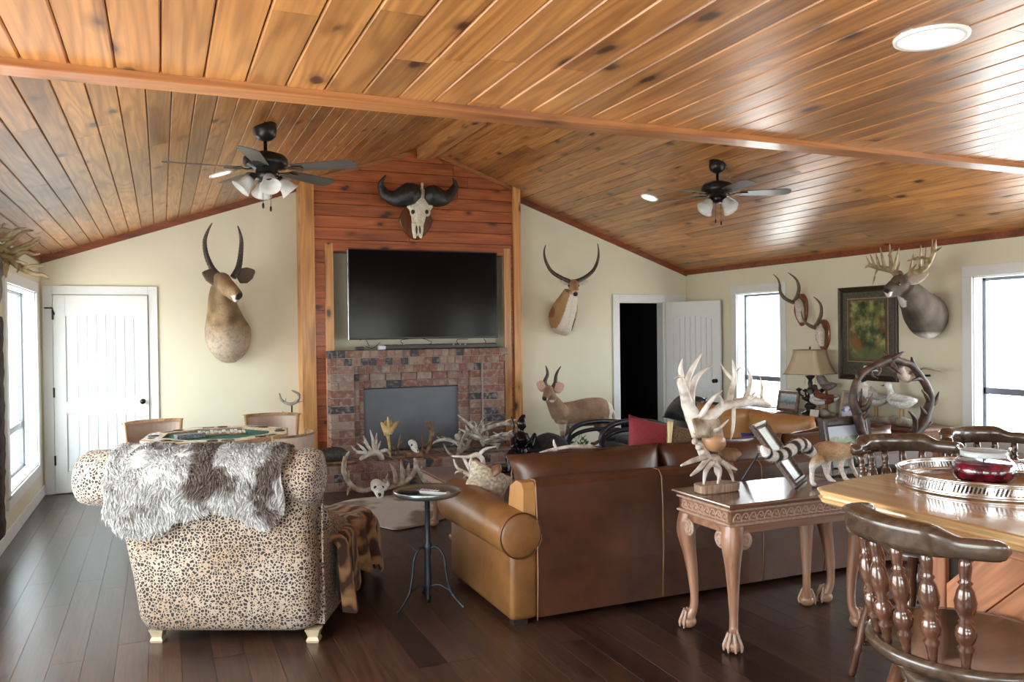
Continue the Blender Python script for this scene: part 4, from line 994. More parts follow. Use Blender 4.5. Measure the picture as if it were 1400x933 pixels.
for i in range(3):
    a = 1.91 + i * 1.013; mb = MB(); rbox(mb, a, a + 1.005, SY + .28, 5.12, .27, .44, .05); obj('seat_cushion', mb, M['leather'], sofa, True)
    T = Matrix.Translation((a + .50, SY + .33, .655)) @ Matrix.Rotation(math.radians(78), 4, 'X')
    mb = MB().pillow(1.03, .47, .26, .42, 18, 12, T=T); mb.bumpy(.012, 5, i); obj('back_cushion', mb, M['leather'], sofa, True)
    pts = []
    for k in range(37):
        u = 2 * math.pi * k / 36; cu, su = math.cos(u), math.sin(u)
        pts.append(T @ Vector((.515 * (abs(cu) ** .35) * (1 if cu > 0 else -1), .233 * (abs(su) ** .35) * (1 if su > 0 else -1), 0)))
    obj('cushion_piping', MB().tube(pts, .005, 6), M['leather'], sofa, True)
for x in (1.80, 4.9):
    for y in (SY + .05, 5.0): obj('foot', MB().box((x - .04, y - .03, 0), (x + .04, y + .04, .04)), M['leg_dark'], sofa, True)

# tray table with remote ---------------------------------------------------
M['zinc'] = plain('greenish_zinc', (.30, .33, .33), .3, metal=.85, var=.3, scale=6)
M['iron'] = plain('blackened_iron', (.035, .04, .05), .45, metal=.7)
ST = Vector((1.435, 4.65, 0)); side = thing('tray_table', 'round grey metal tray table on thin iron pedestal beside the sofa arm', 'side table', ST)
obj('tray', MB().lathe([(.002, .655), (.17, .655), (.185, .66), (.196, .672), (.20, .69), (.197, .693), (.19, .682), (.175, .668), (.002, .664)], n=48), M['zinc'], side)
obj('pole', MB().lathe([(.012, .02), (.016, .05), (.010, .08), (.022, .11), (.020, .16), (.016, .30), (.024, .34), (.026, .36), (.017, .38), (.016, .62), (.03, .64), (.06, .655)], n=16), M['iron'], side)
for k in range(3):
    a = math.radians(-160 + 120 * k); d = Vector((math.cos(a), math.sin(a), 0))
    mb = MB().tube([d * .018 + Vector((0, 0, .345)), d * .06 + Vector((0, 0, .352)), d * .10 + Vector((0, 0, .30)), d * .115 + Vector((0, 0, .2)), d * .14 + Vector((0, 0, .10)), d * .20 + Vector((0, 0, .03)), d * .225 + Vector((0, 0, .01))], [.007, .008, .008, .008, .008, .009, .013], 8, sub=4)
    mb.tube([d * .018 + Vector((0, 0, .12)), d * .07 + Vector((0, 0, .13)), d * .14 + Vector((0, 0, .10))], .006, 6, sub=4); obj('leg', mb, M['iron'], side)
rm = thing('remote_control', 'slim white and dark remote control lying on the round tray table', 'remote', ST + Vector((.03, -.03, .665)), math.radians(-50))
obj('body', MB().box((-.105, -.024, 0), (.105, .024, .02), .005), plain('pale_remote_shell', (.62, .63, .66), .35), rm)
obj('face', MB().box((-.098, -.019, .019), (.08, .019, .022)), plain('dark_remote_face', (.05, .05, .06), .3), rm)
mb = MB()
for i in range(6):
    for j in range(3): mb.box((-.085 + i * .022, -.014 + j * .011, .0215), (-.074 + i * .022, -.007 + j * .011, .0245))
obj('buttons', mb, plain('white_buttons', (.8, .8, .82), .4), rm, kind='stuff')
r2 = thing('remote_control', 'small black remote lying at the left of the round tray table', 'remote', ST + Vector((-.085, .055, .665)), math.radians(-20))
obj('body', MB().box((-.07, -.02, 0), (.07, .02, .018), .005), M['black'], r2)
obj('buttons', MB().box((-.05, -.01, .017), (.05, .01, .02)), plain('grey_buttons', (.12, .12, .13), .4), r2)

# ================================================================== leopard armchair
def leopard():
    m, t, b = _mat('leopard_print_plush'); c = coords(t, False)
    nz = N(t, 'ShaderNodeTexNoise'); nz.inputs['Scale'].default_value = 28; t.links.new(c, nz.inputs['Vector'])
    mm = N(t, 'ShaderNodeVectorMath', operation='SCALE'); mm.inputs['Scale'].default_value = .022; t.links.new(nz.outputs['Color'], mm.inputs[0])
    ad = N(t, 'ShaderNodeVectorMath', operation='ADD'); t.links.new(c, ad.inputs[0]); t.links.new(mm.outputs[0], ad.inputs[1])
    v = N(t, 'ShaderNodeTexVoronoi'); v.feature = 'DISTANCE_TO_EDGE'; v.inputs['Scale'].default_value = 60; v.inputs['Randomness'].default_value = .9; t.links.new(ad.outputs[0], v.inputs['Vector'])
    n2 = N(t, 'ShaderNodeTexNoise'); n2.inputs['Scale'].default_value = 60; t.links.new(c, n2.inputs['Vector'])
    sm = N(t, 'ShaderNodeMath', operation='MULTIPLY_ADD'); sm.inputs[1].default_value = -.25; t.links.new(n2.outputs[0], sm.inputs[0]); t.links.new(v.outputs['Distance'], sm.inputs[2])
    spot = ramp(t, sm.outputs[0], [(-.02, (0, 0, 0)), (.015, (1, 1, 1))])
    n3 = N(t, 'ShaderNodeTexNoise'); n3.inputs['Scale'].default_value = 3; t.links.new(c, n3.inputs['Vector'])
    base = ramp(t, n3.outputs[0], [(.35, (.31, .205, .135)), (.65, (.40, .31, .245))])
    t.links.new(mixc(t, base, (.022, .014, .012), spot), b.inputs['Base Color']); b.inputs['Roughness'].default_value = .85; b.inputs['Sheen Weight'].default_value = .08
    bump(t, b, n2.outputs[0], .15, .004); return m
M['leopard'] = leopard(); M['footwood'] = plain('pale_limed_wood', (.42, .32, .21), .5, scale=20)
AC = Vector((.33, 4.52, 0)); AR = math.atan2(-.423, .906)
ac = thing('armchair', 'leopard print upholstered armchair with scrolled back, facing the fireplace', 'armchair', AC, AR)
def ring_rr(cx, hw, y0, y1, z, r, n=5): return [Vector((p.x, p.y, z)) for p in rbox_rings(cx - hw, cx + hw, y0, y1, [(z, 0)], r, n)[0]]
mb = MB(); mb.loft([ring_rr(-.03, .36, .06, .2, .06, .06), ring_rr(-.03, .42, .01, .24, .064, .08), ring_rr(-.035, .455, -.025, .25, .085, .09), ring_rr(-.035, .475, -.04, .26, .14, .08), ring_rr(-.045, .488, -.055, .26, .35, .08), ring_rr(-.065, .50, -.07, .25, .55, .08), ring_rr(-.09, .51, -.075, .22, .72, .08), ring_rr(-.11, .505, -.07, .2, .86, .08), ring_rr(-.115, .49, -.02, .17, .95, .07)])
obj('back', mb, M['leopard'], ac)
mb = MB(); RXS = [(-.80, .35), (-.795, .7), (-.775, .9), (-.74, 1.0), (-.60, 1.03), (-.55, .92), (-.50, .98), (-.2, 1.0), (.2, 1.0), (.30, .97), (.345, .90), (.39, .98), (.43, 1.0), (.465, .9), (.48, .6), (.483, .3)]
rr_ = .148
mb.loft([[Vector((x, .0 + rr_ * s * math.cos(2 * math.pi * k / 28), .875 + rr_ * s * math.sin(2 * math.pi * k / 28))) for k in range(28)] for x, s in RXS][::-1]); mb.bumpy(.006, 6)
obj('back_scroll', mb, M['leopard'], ac)
mb = MB(); rbox(mb, -.47, .44, .12, .92, .065, .36, .07); obj('seat_base', mb, M['leopard'], ac)
mb = MB(); rbox(mb, -.40, .40, .20, .94, .36, .47, .06); obj('seat_cushion', mb, M['leopard'], ac)
for s in (-1, 1):
    x = -.44 if s < 0 else .41
    mb = MB(); mb.loft([[Vector((x + .075 * sc * math.cos(2 * math.pi * k / 18), y, zz + .09 * sc * math.sin(2 * math.pi * k / 18))) for k in range(18)] for y, sc, zz in ((.1, 1, .62), (.3, 1, .55), (.5, .95, .48), (.7, .9, .42), (.74, .5, .41))][::-1])
    obj('arm', mb, M['leopard'], ac)
    mb = MB().loft([[Vector((x + dx, y, z)) for y, z in ((.06, .08), (.06, .62), (.3, .55), (.5, .48), (.74, .40), (.80, .08))] for dx in (-.055, .055)], smooth=False); obj('arm_panel', mb, M['leopard'], ac)
    mb = MB().tube([(x + .058 * s, .06, .13), (x + .058 * s, .03, .4), (x + .058 * s, .03, .8)], .007, 6); obj('piping', mb, M['leopard'], ac)
for x in (-.415, .415):
    for y in (.0 + .03, .84):
        mb = MB(); mb.loft([[Vector((x + sx_ * h, y + sy_ * h, z)) for sx_, sy_ in ((-1, -1), (1, -1), (1, 1), (-1, 1))] for h, z in ((.030, 0), (.034, .012), (.026, .03), (.032, .05), (.040, .07))], smooth=False); obj('foot', mb, M['footwood'], ac)

# sheepskin over the scroll
def sheepskin():
    root = thing('sheepskin', 'grey white long haired sheepskin draped over the leopard armchair back', 'sheepskin', AC + Vector((0, 0, .0)), AR)
    nu, nv = 44, 30; cy, cz, r = .0, .875, .158
    def zbot(s):   # lower edge : deep left lobe, arch, smaller right lobe
        t = (s + .62) / .95
        k = [(0, .70), (.06, .62), (.16, .575), (.28, .60), (.42, .69), (.58, .735), (.72, .71), (.82, .655), (.90, .64), (.96, .69), (1, .76)]
        for (a, za), (b, zb) in zip(k[:-1], k[1:]):
            if t <= b: u = (t - a) / (b - a); u = u * u * (3 - 2 * u); return za + (zb - za) * u
        return .76
    def P(i, j):
        s = -.62 + .95 * i / nu; v = j / nv; zb = zbot(s); L1 = r * math.radians(115); L2 = cz - zb; tot = L1 + L2; d = v * tot
        sx_ = s + .03 * math.sin(v * 3.0) * (1 if s < -.1 else -.6)
        if d < L1: a = math.radians(65) + d / r; return Vector((sx_, cy + r * math.cos(a), cz + r * math.sin(a)))
        q = d - L1; return Vector((sx_, cy - r + min(q, .3) * .22, cz - q))
    vs = [P(i, j) for i in range(nu + 1) for j in range(nv + 1)]
    vs = [q + noise.noise_vector(q * 7) * .012 for q in vs]
    mb = MB(); fs = [(i * (nv + 1) + j, (i + 1) * (nv + 1) + j, (i + 1) * (nv + 1) + j + 1, i * (nv + 1) + j + 1) for i in range(nu) for j in range(nv)]
    def col(q):
        n = noise.noise(Vector((q.x * 5, q.y * 3, q.z * 6 + 3))) + .35 * noise.noise(q * 22)
        edge = 1 - sst(-.62, -.42, q.x)
        c = lerp((.50, .475, .46), (.12, .08, .065), sst(.02, .34, n - edge * .3)); return c
    mb.add(vs, fs, True); nn = []
    for i in range(nu + 1):
        for j in range(nv + 1):
            a = vs[min(i + 1, nu) * (nv + 1) + j] - vs[max(i - 1, 0) * (nv + 1) + j]; b = vs[i * (nv + 1) + min(j + 1, nv)] - vs[i * (nv + 1) + max(j - 1, 0)]; nrm = b.cross(a); nrm.normalize()
            if nrm.y > .2 and nrm.z < 0: nrm = -nrm
            nn.append(nrm)
    flip = 1 if nn[(nu // 2) * (nv + 1) + nv - 3].y < 0 else -1
    th = [q + n_ * flip * .012 for q, n_ in zip(vs, nn)]
    o_ = len(vs); mb.add(th, [f[::-1] for f in fs], True); mb.c = [col(q) for q in vs] + [col(q) for q in th]
    obj('hide', mb, M['hide'], root)
    rg = random.Random(11); fur = MB()
    for k in range(17000):
        i = rg.random() * nu; j = rg.random() * nv; i0, j0 = int(i), int(j); id_ = i0 * (nv + 1) + j0
        q = vs[id_].lerp(vs[min(i0 + 1, nu) * (nv + 1) + j0], i - i0); q = q + (vs[i0 * (nv + 1) + min(j0 + 1, nv)] - vs[id_]) * (j - j0)
        nrm = nn[id_] * flip
        sw = noise.noise_vector(q * 12) * .9
        d1 = (nrm * .8 + Vector((0, 0, -.35)) + sw).normalized(); d2 = (nrm * .25 + Vector((0, 0, -.9)) + sw * 1.2 + Vector((rg.uniform(-.3, .3), rg.uniform(-.3, .3), 0))).normalized()
        ln = .022 + rg.random() * .022; s = d1.cross(Vector((rg.uniform(-1, 1), rg.uniform(-1, 1), rg.uniform(-1, 1)))).normalized() * .0028
        a = q + nrm * .006; b = a + d1 * ln * .5; e = b + d2 * ln * .6; c = col(q); g = rg.uniform(.75, 1.12); c = tuple(min(1, x * g) for x in c); c2 = tuple(min(1, x * 1.15 + .04) for x in c)
        n0 = len(fur.v); fur.v += [a - s, a + s, b + s * .8, b - s * .8, e]; fur.f += [(n0, n0 + 1, n0 + 2, n0 + 3), (n0 + 3, n0 + 2, n0 + 4)]; fur.sm += [True, True]; fur.c += [c, c, c, c, c2]
    obj('fur', fur, M['fur'], root, kind='stuff')
M['fur'] = vcol('long_soft_fur', .9, .15, scale=200)
sheepskin()

def stripe_mat():
    m, t, b = _mat('tiger_stripe_plush'); c = coords(t, False)
    wv = N(t, 'ShaderNodeTexWave'); wv.inputs['Scale'].default_value = 6.5; wv.inputs['Distortion'].default_value = 5.0; wv.inputs['Detail'].default_value = 2; wv.inputs['Detail Scale'].default_value = 1.2
    mp = N(t, 'ShaderNodeMapping'); mp.inputs['Rotation'].default_value = (0, .5, .9); t.links.new(c, mp.inputs[0]); t.links.new(mp.outputs[0], wv.inputs['Vector'])
    t.links.new(ramp(t, wv.outputs[0], [(.2, (.045, .018, .008)), (.38, (.14, .062, .022)), (.7, (.25, .125, .048)), (1, (.33, .18, .08))]), b.inputs['Base Color'])
    b.inputs['Roughness'].default_value = .9; b.inputs['Sheen Weight'].default_value = .15; return m
def throw():
    root = thing('throw_blanket', 'gold brown tiger striped plush throw draped over the armchair seat and ottoman', 'blanket', AC, AR)
    nu, nv = 46, 34; vs = []
    for i in range(nu + 1):
        for j in range(nv + 1):
            y = .16 + (1.30 - .16) * j / nv + .0
            u = i / nu; d = u * (1.27 - .10 * math.sin(j / nv * 3.0) + .04 * math.sin(j * .9)); x0 = -.38; top = .495 if y < .95 else .495 - (y - .95) * .42
            w = .86
            if d < w: x, z = x0 + d, top
            else: q = d - w; x, z = x0 + w + min(q, .05) * .6 + q * .06, top - max(q - .02, 0)
            if y > 1.22: z -= (y - 1.22) * 1.2
            fold = .022 * math.sin(y * 26 + x * 5) + .014 * math.sin(y * 43 + x * 9)
            if d > w: x += fold * (1 + (d - w) * 3)
            z = max(z + (fold * .7 if d < w else 0) + .012 * noise.noise(Vector((x * 6, y * 6, 1))), .02)
            vs.append(Vector((x, y, z)))
    mb = MB(); fs = [(i * (nv + 1) + j, (i + 1) * (nv + 1) + j, (i + 1) * (nv + 1) + j + 1, i * (nv + 1) + j + 1) for i in range(nu) for j in range(nv)]
    th = [q + Vector((.006 if q.x > .45 else 0, 0, .01)) for q in vs]; mb.add(vs, [f[::-1] for f in fs], True); mb.add(th, fs, True)
    obj('blanket', mb, stripe_mat(), root); return root
tb = throw()
otm = thing('ottoman', 'low dark brown leather ottoman under the striped throw', 'ottoman', AC, AR)
mb = MB(); rbox(mb, -.32, .42, .98, 1.44, .04, .33, .03); obj('body', mb, leather('dark_brown_leather', (.03, .014, .010), (.08, .038, .025)), otm)
for x in (-.27, .37):
    for y in (1.03, 1.39): obj('foot', MB().lathe([(.025, 0), (.022, .05)], (x, y, 0), 10), M['leg_dark'], otm)

# ================================================================== carved console table and copies
M['carved'] = wood('carved_pale_mahogany', (.14, .055, .03), (.32, .16, .095), axis='X', rough=.35, coat=.2, knots=False, rnd=False, ring=.7)
M['carved_v'] = wood('carved_pale_mahogany_legs', (.16, .062, .033), (.37, .185, .11), axis='Z', rough=.35, coat=.2, knots=False, rnd=False, ring=.7)
M['carve_hi'] = plain('limed_carving', (.40, .26, .19), .45, var=.25, scale=60)
M['tabletop'] = wood('glossy_brown_tabletop', (.07, .03, .018), (.19, .085, .05), axis='X', rough=.22, coat=.7, knots=False, rnd=False, ring=.7)
TX0, TX1, TY0, TY1, TZ = 2.55, 3.50, 3.265, 3.765, .752
def spiral(mb, c, r0, turns, ax_u, ax_v, r=.006, n=20, depth=Vector((0, 0, 0)), start=0, dirn=1):
    pts = [Vector(c) + ax_u * (r0 * (1 - .85 * k / n) * math.cos(start + dirn * 2 * math.pi * turns * k / n)) + ax_v * (r0 * (1 - .85 * k / n) * math.sin(start + dirn * 2 * math.pi * turns * k / n)) for k in range(n + 1)]
    mb.tube(pts, [r * (1 - .4 * k / n) for k in range(n + 1)], 6)
def console(label):
    W, Dp = TX1 - TX0, TY1 - TY0
    root = thing('console_table', label, 'table', ((TX0 + TX1) / 2, (TY0 + TY1) / 2, 0), 0)
    a, b = W / 2, Dp / 2
    mb = MB(); mb.loft([[Vector((x, y, z)) for x, y in ((-a + e, -b + e), (a - e, -b + e), (a - e, b - e), (-a + e, b - e))] for z, e in ((.722, .03), (.727, .012), (.735, .004), (.742, 0), (.749, .002), (.752, .008))], smooth=False)
    obj('top', mb, M['tabletop'], root)
    mb = MB()
    for (x0, y0, x1, y1) in ((-a + .03, -b + .03, a - .03, -b + .055), (-a + .03, b - .055, a - .03, b - .03), (-a + .03, -b + .03, -a + .055, b - .03), (a - .055, -b + .03, a - .03, b - .03)):
        mb.box((x0, y0, .595), (x1, y1, .724), .002)
    obj('apron', mb, M['carved'], root)
    mb = MB()
    for (x0, y0, x1, y1) in ((-a + .018, -b + .018, a - .018, -b + .04), (-a + .018, b - .04, a - .018, b - .018), (-a + .018, -b + .018, -a + .04, b - .018), (a - .04, -b + .018, a - .018, b - .018)):
        mb.box((x0, y0, .637), (x1, y1, .650), .004); mb.box((x0, y0, .712), (x1, y1, .723), .003)
    obj('moulding', mb, M['carve_hi'], root)
    X, Y, Z = Vector((1, 0, 0)), Vector((0, 1, 0)), Vector((0, 0, 1))
    wmb = MB(); spiral(wmb, (0, 0, 0), .018, 1.1, X, Z, .0045, 14, start=math.pi * .9, dirn=-1); wmb.tube([(-.018, 0, .005), (-.030, 0, -.018), (.022, 0, -.026)], [.0045, .005, .0035], 6, sub=3)
    wm = None; nW = int((W - .1) / .048); nD = int((Dp - .1) / .048)
    for s in (-1, 1):
        for k in range(nW):
            o = obj('wave_carving', wmb, M['carve_hi'], root, mesh=wm); wm = o.data; o.location = (-a + .075 + k * .048, s * (b - .03), .683)
            if s > 0: o.rotation_euler = (0, 0, math.pi)
        for k in range(nD):
            o = obj('wave_carving', None, None, root, mesh=wm); o.location = (s * (a - .03), -b + .075 + k * .048, .683); o.rotation_euler = (0, 0, -math.pi / 2 if s < 0 else math.pi / 2)
    for sx_ in (-1, 1):
        for sy_ in (-1, 1):
            d = Vector((sx_, sy_, 0)).normalized(); c = Vector((sx_ * (a - .07), sy_ * (b - .07), 0))
            mb = MB(); mb.tube([c + Z * .63, c + d * .012 + Z * .575, c + d * .02 + Z * .52, c + d * .005 + Z * .42, c - d * .012 + Z * .30, c - d * .02 + Z * .18, c - d * .015 + Z * .11, c + d * .002 + Z * .075, c + d * .012 + Z * .045],
                               [.055, .057, .052, .038, .029, .022, .022, .030, .034], 12, sub=5)
            mb.ell(c + d * .014 + Z * .036, (.044, .044, .036), 16, 10)
            lg = obj('leg', mb, M['carved_v'], root)
            mb = MB()
            for k in range(4):
                a_ = math.atan2(d.y, d.x) + (-1.2 + .8 * k); e = Vector((math.cos(a_), math.sin(a_), 0)); q = c + d * .012
                mb.tube([q + e * .022 + Z * .10, q + e * .036 + Z * .065, q + e * .047 + Z * .035, q + e * .046 + Z * .008], [.008, .009, .009, .005], 7, sub=3)
            obj('claw', mb, M['carve_hi'], lg)
            mb = MB()
            for u, w_ in ((Vector((-sx_, 0, 0)), Vector((0, sy_, 0))), (Vector((0, -sy_, 0)), Vector((sx_, 0, 0)))):
                q = Vector((sx_ * (a - .025), sy_ * (b - .025), 0)) + u * .088 + Z * .560
                spiral(mb, q + w_ * .0, .040, 1.6, u, Z, .010, 26, start=math.pi, dirn=-1)
                mb.lathe([(.044, -.014), (.047, 0), (.040, .005), (.002, .006)], q - w_ * .004, 16, axis=w_)
                for k in range(3):   # acanthus strokes
                    mb.tube([q - u * (.03 + .012 * k) + Z * .01 + w_ * .004, q - u * (.05 + .010 * k) - Z * .03 + w_ * .002, q - u * (.066 + .006 * k) - Z * (.075 + .02 * k) - w_ * .008], [.006, .006, .002], 6, sub=3)
            obj('scroll', mb, M['carve_hi'], lg)
    return root
c1 = console('carved pale wooden console table with claw feet behind the leather sofa, antler sculpture on it')
c2 = copy_tree(c1); c2.location.x += .965; c2['label'] = 'second carved console table, mostly hidden behind the counter, with antler wreath on it'
c1['group'] = c2['group'] = 'carved console tables behind the sofa'

# antler sculpture on the near end
def sculpture():
    root = thing('antler_sculpture', 'white antler sculpture with tan carved bowl on a bark edged wood slab', 'sculpture', (2.80, 3.60, TZ))
    Y = 3.60; Q = lambda px, py, dy=0: PY(px, py, Y + dy)
    c = Q(977, 668); mb = MB(); n = 26; rg = random.Random(2); out = []
    for k in range(n):
        a = 2 * math.pi * k / n; r_ = 1 + rg.uniform(-.07, .07); out.append((.128 * r_ * math.copysign(abs(math.cos(a)) ** .6, math.cos(a)), .062 * r_ * math.copysign(abs(math.sin(a)) ** .6, math.sin(a))))
    cx, cy = c.x, 3.585
    mb.loft([[Vector((cx + u * s, cy + v * s, TZ + z)) for u, v in out] for z, s in ((0.0005, .9), (.006, .98), (.04, 1.0), (.046, .96))], smooth=False); mb.bumpy(.002, 60)
    obj('wood_slab', mb, wood('bark_edged_slab', (.10, .06, .04), (.42, .27, .18), axis='Z', rough=.6, coat=0, ring=2, rnd=False), root, True)
    W = MB(); T_ = lambda pts, r: W.tube([Q(*p) for p in pts], [q * (.80 if q > .03 else .72) for q in r], 9, sub=4)
    T_([(955, 597, 0), (948, 572, .02), (941, 556, .02), (936, 540, 0), (931, 522, -.02), (931, 513, -.02)], [.045, .055, .045, .034, .03, .012])
    for pts, r in (([(932, 516, -.02), (930, 503, -.03), (933, 490, -.03)], [.022, .016, .003]), ([(931, 514, -.02), (927, 515, -.03), (922, 518, -.04)], [.018, .011, .003]),
                   ([(938, 545, 0), (940, 520, .02), (949, 500, .04), (960, 483, .05)], [.026, .022, .018, .003]), ([(946, 562, 0), (945, 540, .03), (951, 519, .05), (961, 508, .06), (973, 500, .07)], [.03, .027, .024, .013, .003]),
                   ([(958, 570, -.02), (966, 557, -.05), (976, 544, -.06), (988, 534, -.06)], [.024, .02, .014, .003]), ([(950, 575, 0), (965, 572, .0), (980, 563, 0), (990, 555, 0), (1013, 551, 0), (1032, 548, 0), (1044, 552, 0), (1053, 556, 0)], [.045, .045, .035, .034, .034, .031, .026, .017]),
                   ([(997, 553, 0), (1000, 535, 0), (1004, 516, 0), (1003, 503, 0), (1001, 492, 0)], [.024, .021, .02, .012, .003]), ([(1004, 515, 0), (1008, 508, 0), (1013, 502, 0)], [.013, .01, .003]), ([(1002, 520, 0), (995, 512, .01), (989, 504, .02), (985, 496, .02)], [.014, .013, .009, .003]),
                   ([(1018, 549, 0), (1024, 532, .01), (1026, 520, .01), (1024, 510, .01), (1021, 502, .01)], [.024, .019, .016, .01, .003]), ([(1022, 545, -.01), (1028, 541, -.03), (1034, 535, -.04)], [.016, .012, .003]), ([(1024, 547, -.02), (1030, 544, -.04), (1037, 540, -.06)], [.014, .01, .003]),
                   ([(1046, 553, 0), (1041, 543, 0), (1042, 530, 0), (1039, 516, 0)], [.017, .014, .011, .003]), ([(1003, 553, 0), (1003, 570, -.02), (1002, 588, -.03), (999, 602, -.03)], [.018, .015, .013, .003]),
                   ([(974, 590, -.05), (984, 586, -.09), (996, 574, -.10)], [.016, .013, .003]), ([(985, 560, 0), (987, 548, -.02), (983, 541, -.02)], [.014, .012, .004])): T_(pts, r)
    W.bumpy(.0025, 35); obj('upper_antlers', W, M['ant_white'], root, True)
    pd = MB(); rg = random.Random(4)
    for k in range(13):
        x = 952 + k * 2.7; pd.tube([Q(x - 4, 570 + abs(k - 6) * .6, -.03 + .004 * k), Q(x - 1, 584, -.055), Q(x + 3, 598, -.05)], [.010, .012, .009], 6, sub=3)
    pd.ell(Q(968, 583, 0), (.06, .05, .055)); obj('ridged_burr', pd, M['ant_tan'], root, True)
    bw = MB().ell(Q(976, 604, -.02), (.070, .055, .055), 20, 14, Matrix.Rotation(.35, 3, 'Y')); obj('bowl', bw, plain('polished_tan_horn', (.42, .22, .11), .35, var=.3, scale=5), root, True)
    kn = MB()
    for px, py in ((950, 596), (950, 604), (955, 612), (952, 589), (960, 618)): kn.ell(Q(px, py, -.02), .017)
    kn.tube([Q(955, 605, 0), Q(963, 622, 0), Q(972, 634, 0)], [.02, .03, .025], 10, sub=3); kn.ell(Q(975, 630, 0), (.05, .035, .035)); obj('knobby_base', kn, M['ant_white'], root, True)
    rf = MB(); rf.tube([Q(985, 620, .02), Q(1000, 622, .03), Q(1011, 618, .03)], [.03, .045, .02], 10, sub=3, flat=.6); rf.tube([Q(985, 625, .02), Q(998, 636, .02), Q(1003, 646, .02)], [.03, .035, .012], 10, sub=3, flat=.6); rf.bumpy(.014, 25); obj('brown_burl', rf, M['ant_brown'], root, True)
    for a, b, c_ in (((966, 625, -.04), (948, 630, -.08), (931, 637, -.12)), ((968, 626, -.02), (957, 640, -.05), (944, 651, -.07)), ((974, 632, -.03), (965, 644, -.05), (962, 663, -.04)), ((977, 632, -.03), (984, 644, -.03), (981, 664, -.04)), ((984, 630, 0), (996, 640, -.01), (1003, 659, -.02)), ((980, 628, .02), (994, 636, .0), (1008, 643, -.03)), ((980, 630, -.02), (980, 645, 0), (985, 657, .05))):
        m2 = MB().tube([Q(*a), Q(*b), Q(*c_)], [.016, .014, .005], 9, sub=5); obj('tine_leg', m2, M['ant_white'], root, True)
sculpture()

# leaning photo frames
def photo_mat(name, stops, sky=.5, obj_=None):
    m, t, b = _mat(name); c = coords(t, False); sx = N(t, 'ShaderNodeSeparateXYZ'); t.links.new(c, sx.inputs[0])
    n = N(t, 'ShaderNodeTexNoise'); n.inputs['Scale'].default_value = 30; n.inputs['Detail'].default_value = 5; t.links.new(c, n.inputs['Vector'])
    ma = N(t, 'ShaderNodeMath', operation='MULTIPLY_ADD'); ma.inputs[1].default_value = .09; t.links.new(n.outputs[0], ma.inputs[0]); t.links.new(sx.outputs['Z'], ma.inputs[2])
    t.links.new(ramp(t, ma.outputs[0], stops), b.inputs['Base Color']); b.inputs['Roughness'].default_value = .3; return m
def photo_frame(name, label, BL, BR, lean, H, w, pmat, dmat, back=True, double=None):
    """frame standing on a surface: bottom edge BL-BR, leaning back by 'lean' radians"""
    BL, BR = Vector(BL), Vector(BR); u = (BR - BL); W = u.length; ang = math.atan2(u.y, u.x)
    root = thing(name, label, 'picture frame', (BL + BR) / 2, ang)
    T = Matrix.Rotation(-lean, 4, 'X') @ Matrix.Translation((0, 0, .004))
    mb = MB(); rings = []
    for (e, d) in ((0, .012), (0, -.008), (w * .2, -.018), (w * .5, -.012), (w * .8, -.016), (w, -.004), (w, .004)):
        rings.append([T @ Vector((x, d, z)) for x, z in ((-W / 2 + e, e), (W / 2 - e, e), (W / 2 - e, H - e), (-W / 2 + e, H - e))])
    mb.loft(rings, smooth=False, caps=False); obj('frame', mb, dmat, root)
    def img(z0, z1, mat):
        m2 = MB().box((-W / 2 + w * .9, -.003, -(z1 - z0) / 2), (W / 2 - w * .9, .003, (z1 - z0) / 2)); o = obj('photo', m2, mat, root); o.matrix_local = T @ Matrix.Translation((0, .002, (z0 + z1) / 2)); return o
    if double: img(w * .9, H * .5 - .01, pmat[1]); img(H * .5 + .01, H - w * .9, pmat[0]); obj('divider', MB().box((-W / 2 + w * .9, -.012, H * .5 - .014), (W / 2 - w * .9, .004, H * .5 + .014)).xf(T), dmat, root)
    else: img(w * .9, H - w * .9, pmat)
    obj('backing', MB().box((-W / 2 + .004, .006, .004), (W / 2 - .004, .013, H - .004)).xf(T), M['black'], root)
    if back:
        p = T @ Vector((0, .014, H * .72)); q = Vector((0, p.y + H * .33, .004)); s = Vector((.018, 0, 0))
        mb = MB().add([p - s, p + s, q + s * 1.6, q - s * 1.6, p - s + Vector((0, .006, 0)), p + s + Vector((0, .006, 0)), q + s * 1.6 + Vector((0, .008, 0)), q - s * 1.6 + Vector((0, .008, 0))], [(0, 1, 2, 3), (7, 6, 5, 4), (0, 4, 5, 1), (1, 5, 6, 2), (2, 6, 7, 3), (3, 7, 4, 0)])
        obj('easel_leg', mb, M['black'], root)
    return root
M['bronze_frame'] = plain('carved_bronze_frame', (.12, .085, .07), .35, metal=.35, var=.5, scale=90, bmp=.6)
gp = photo_mat('pale_double_photo', [(0, (.24, .27, .28)), (.03, (.38, .42, .42)), (.08, (.5, .54, .52)), (.2, (.35, .38, .36))])
gp2 = photo_mat('pale_upper_photo', [(0, (.3, .33, .25)), (.04, (.52, .55, .5)), (.1, (.6, .62, .58)), (.2, (.5, .54, .5))])
photo_frame('photo_frame', 'tall dark double photo frame leaning back beside the antler sculpture', (3.14, 3.46, TZ), (3.37, 3.63, TZ), math.radians(36), .40, .035, (gp2, gp), M['bronze_frame'], double=True)
big = photo_frame('photo_frame', 'wide dark photo frame with landscape picture behind the ring tailed animal', (3.50, 3.60, TZ), (3.90, 3.62, TZ), math.radians(10), .345, .055,
            photo_mat('landscape_photo', [(0, (.03, .055, .02)), (.03, (.08, .14, .04)), (.085, (.14, .21, .07)), (.105, (.38, .41, .46)), (.16, (.36, .38, .50))]), M['frame_dark'])
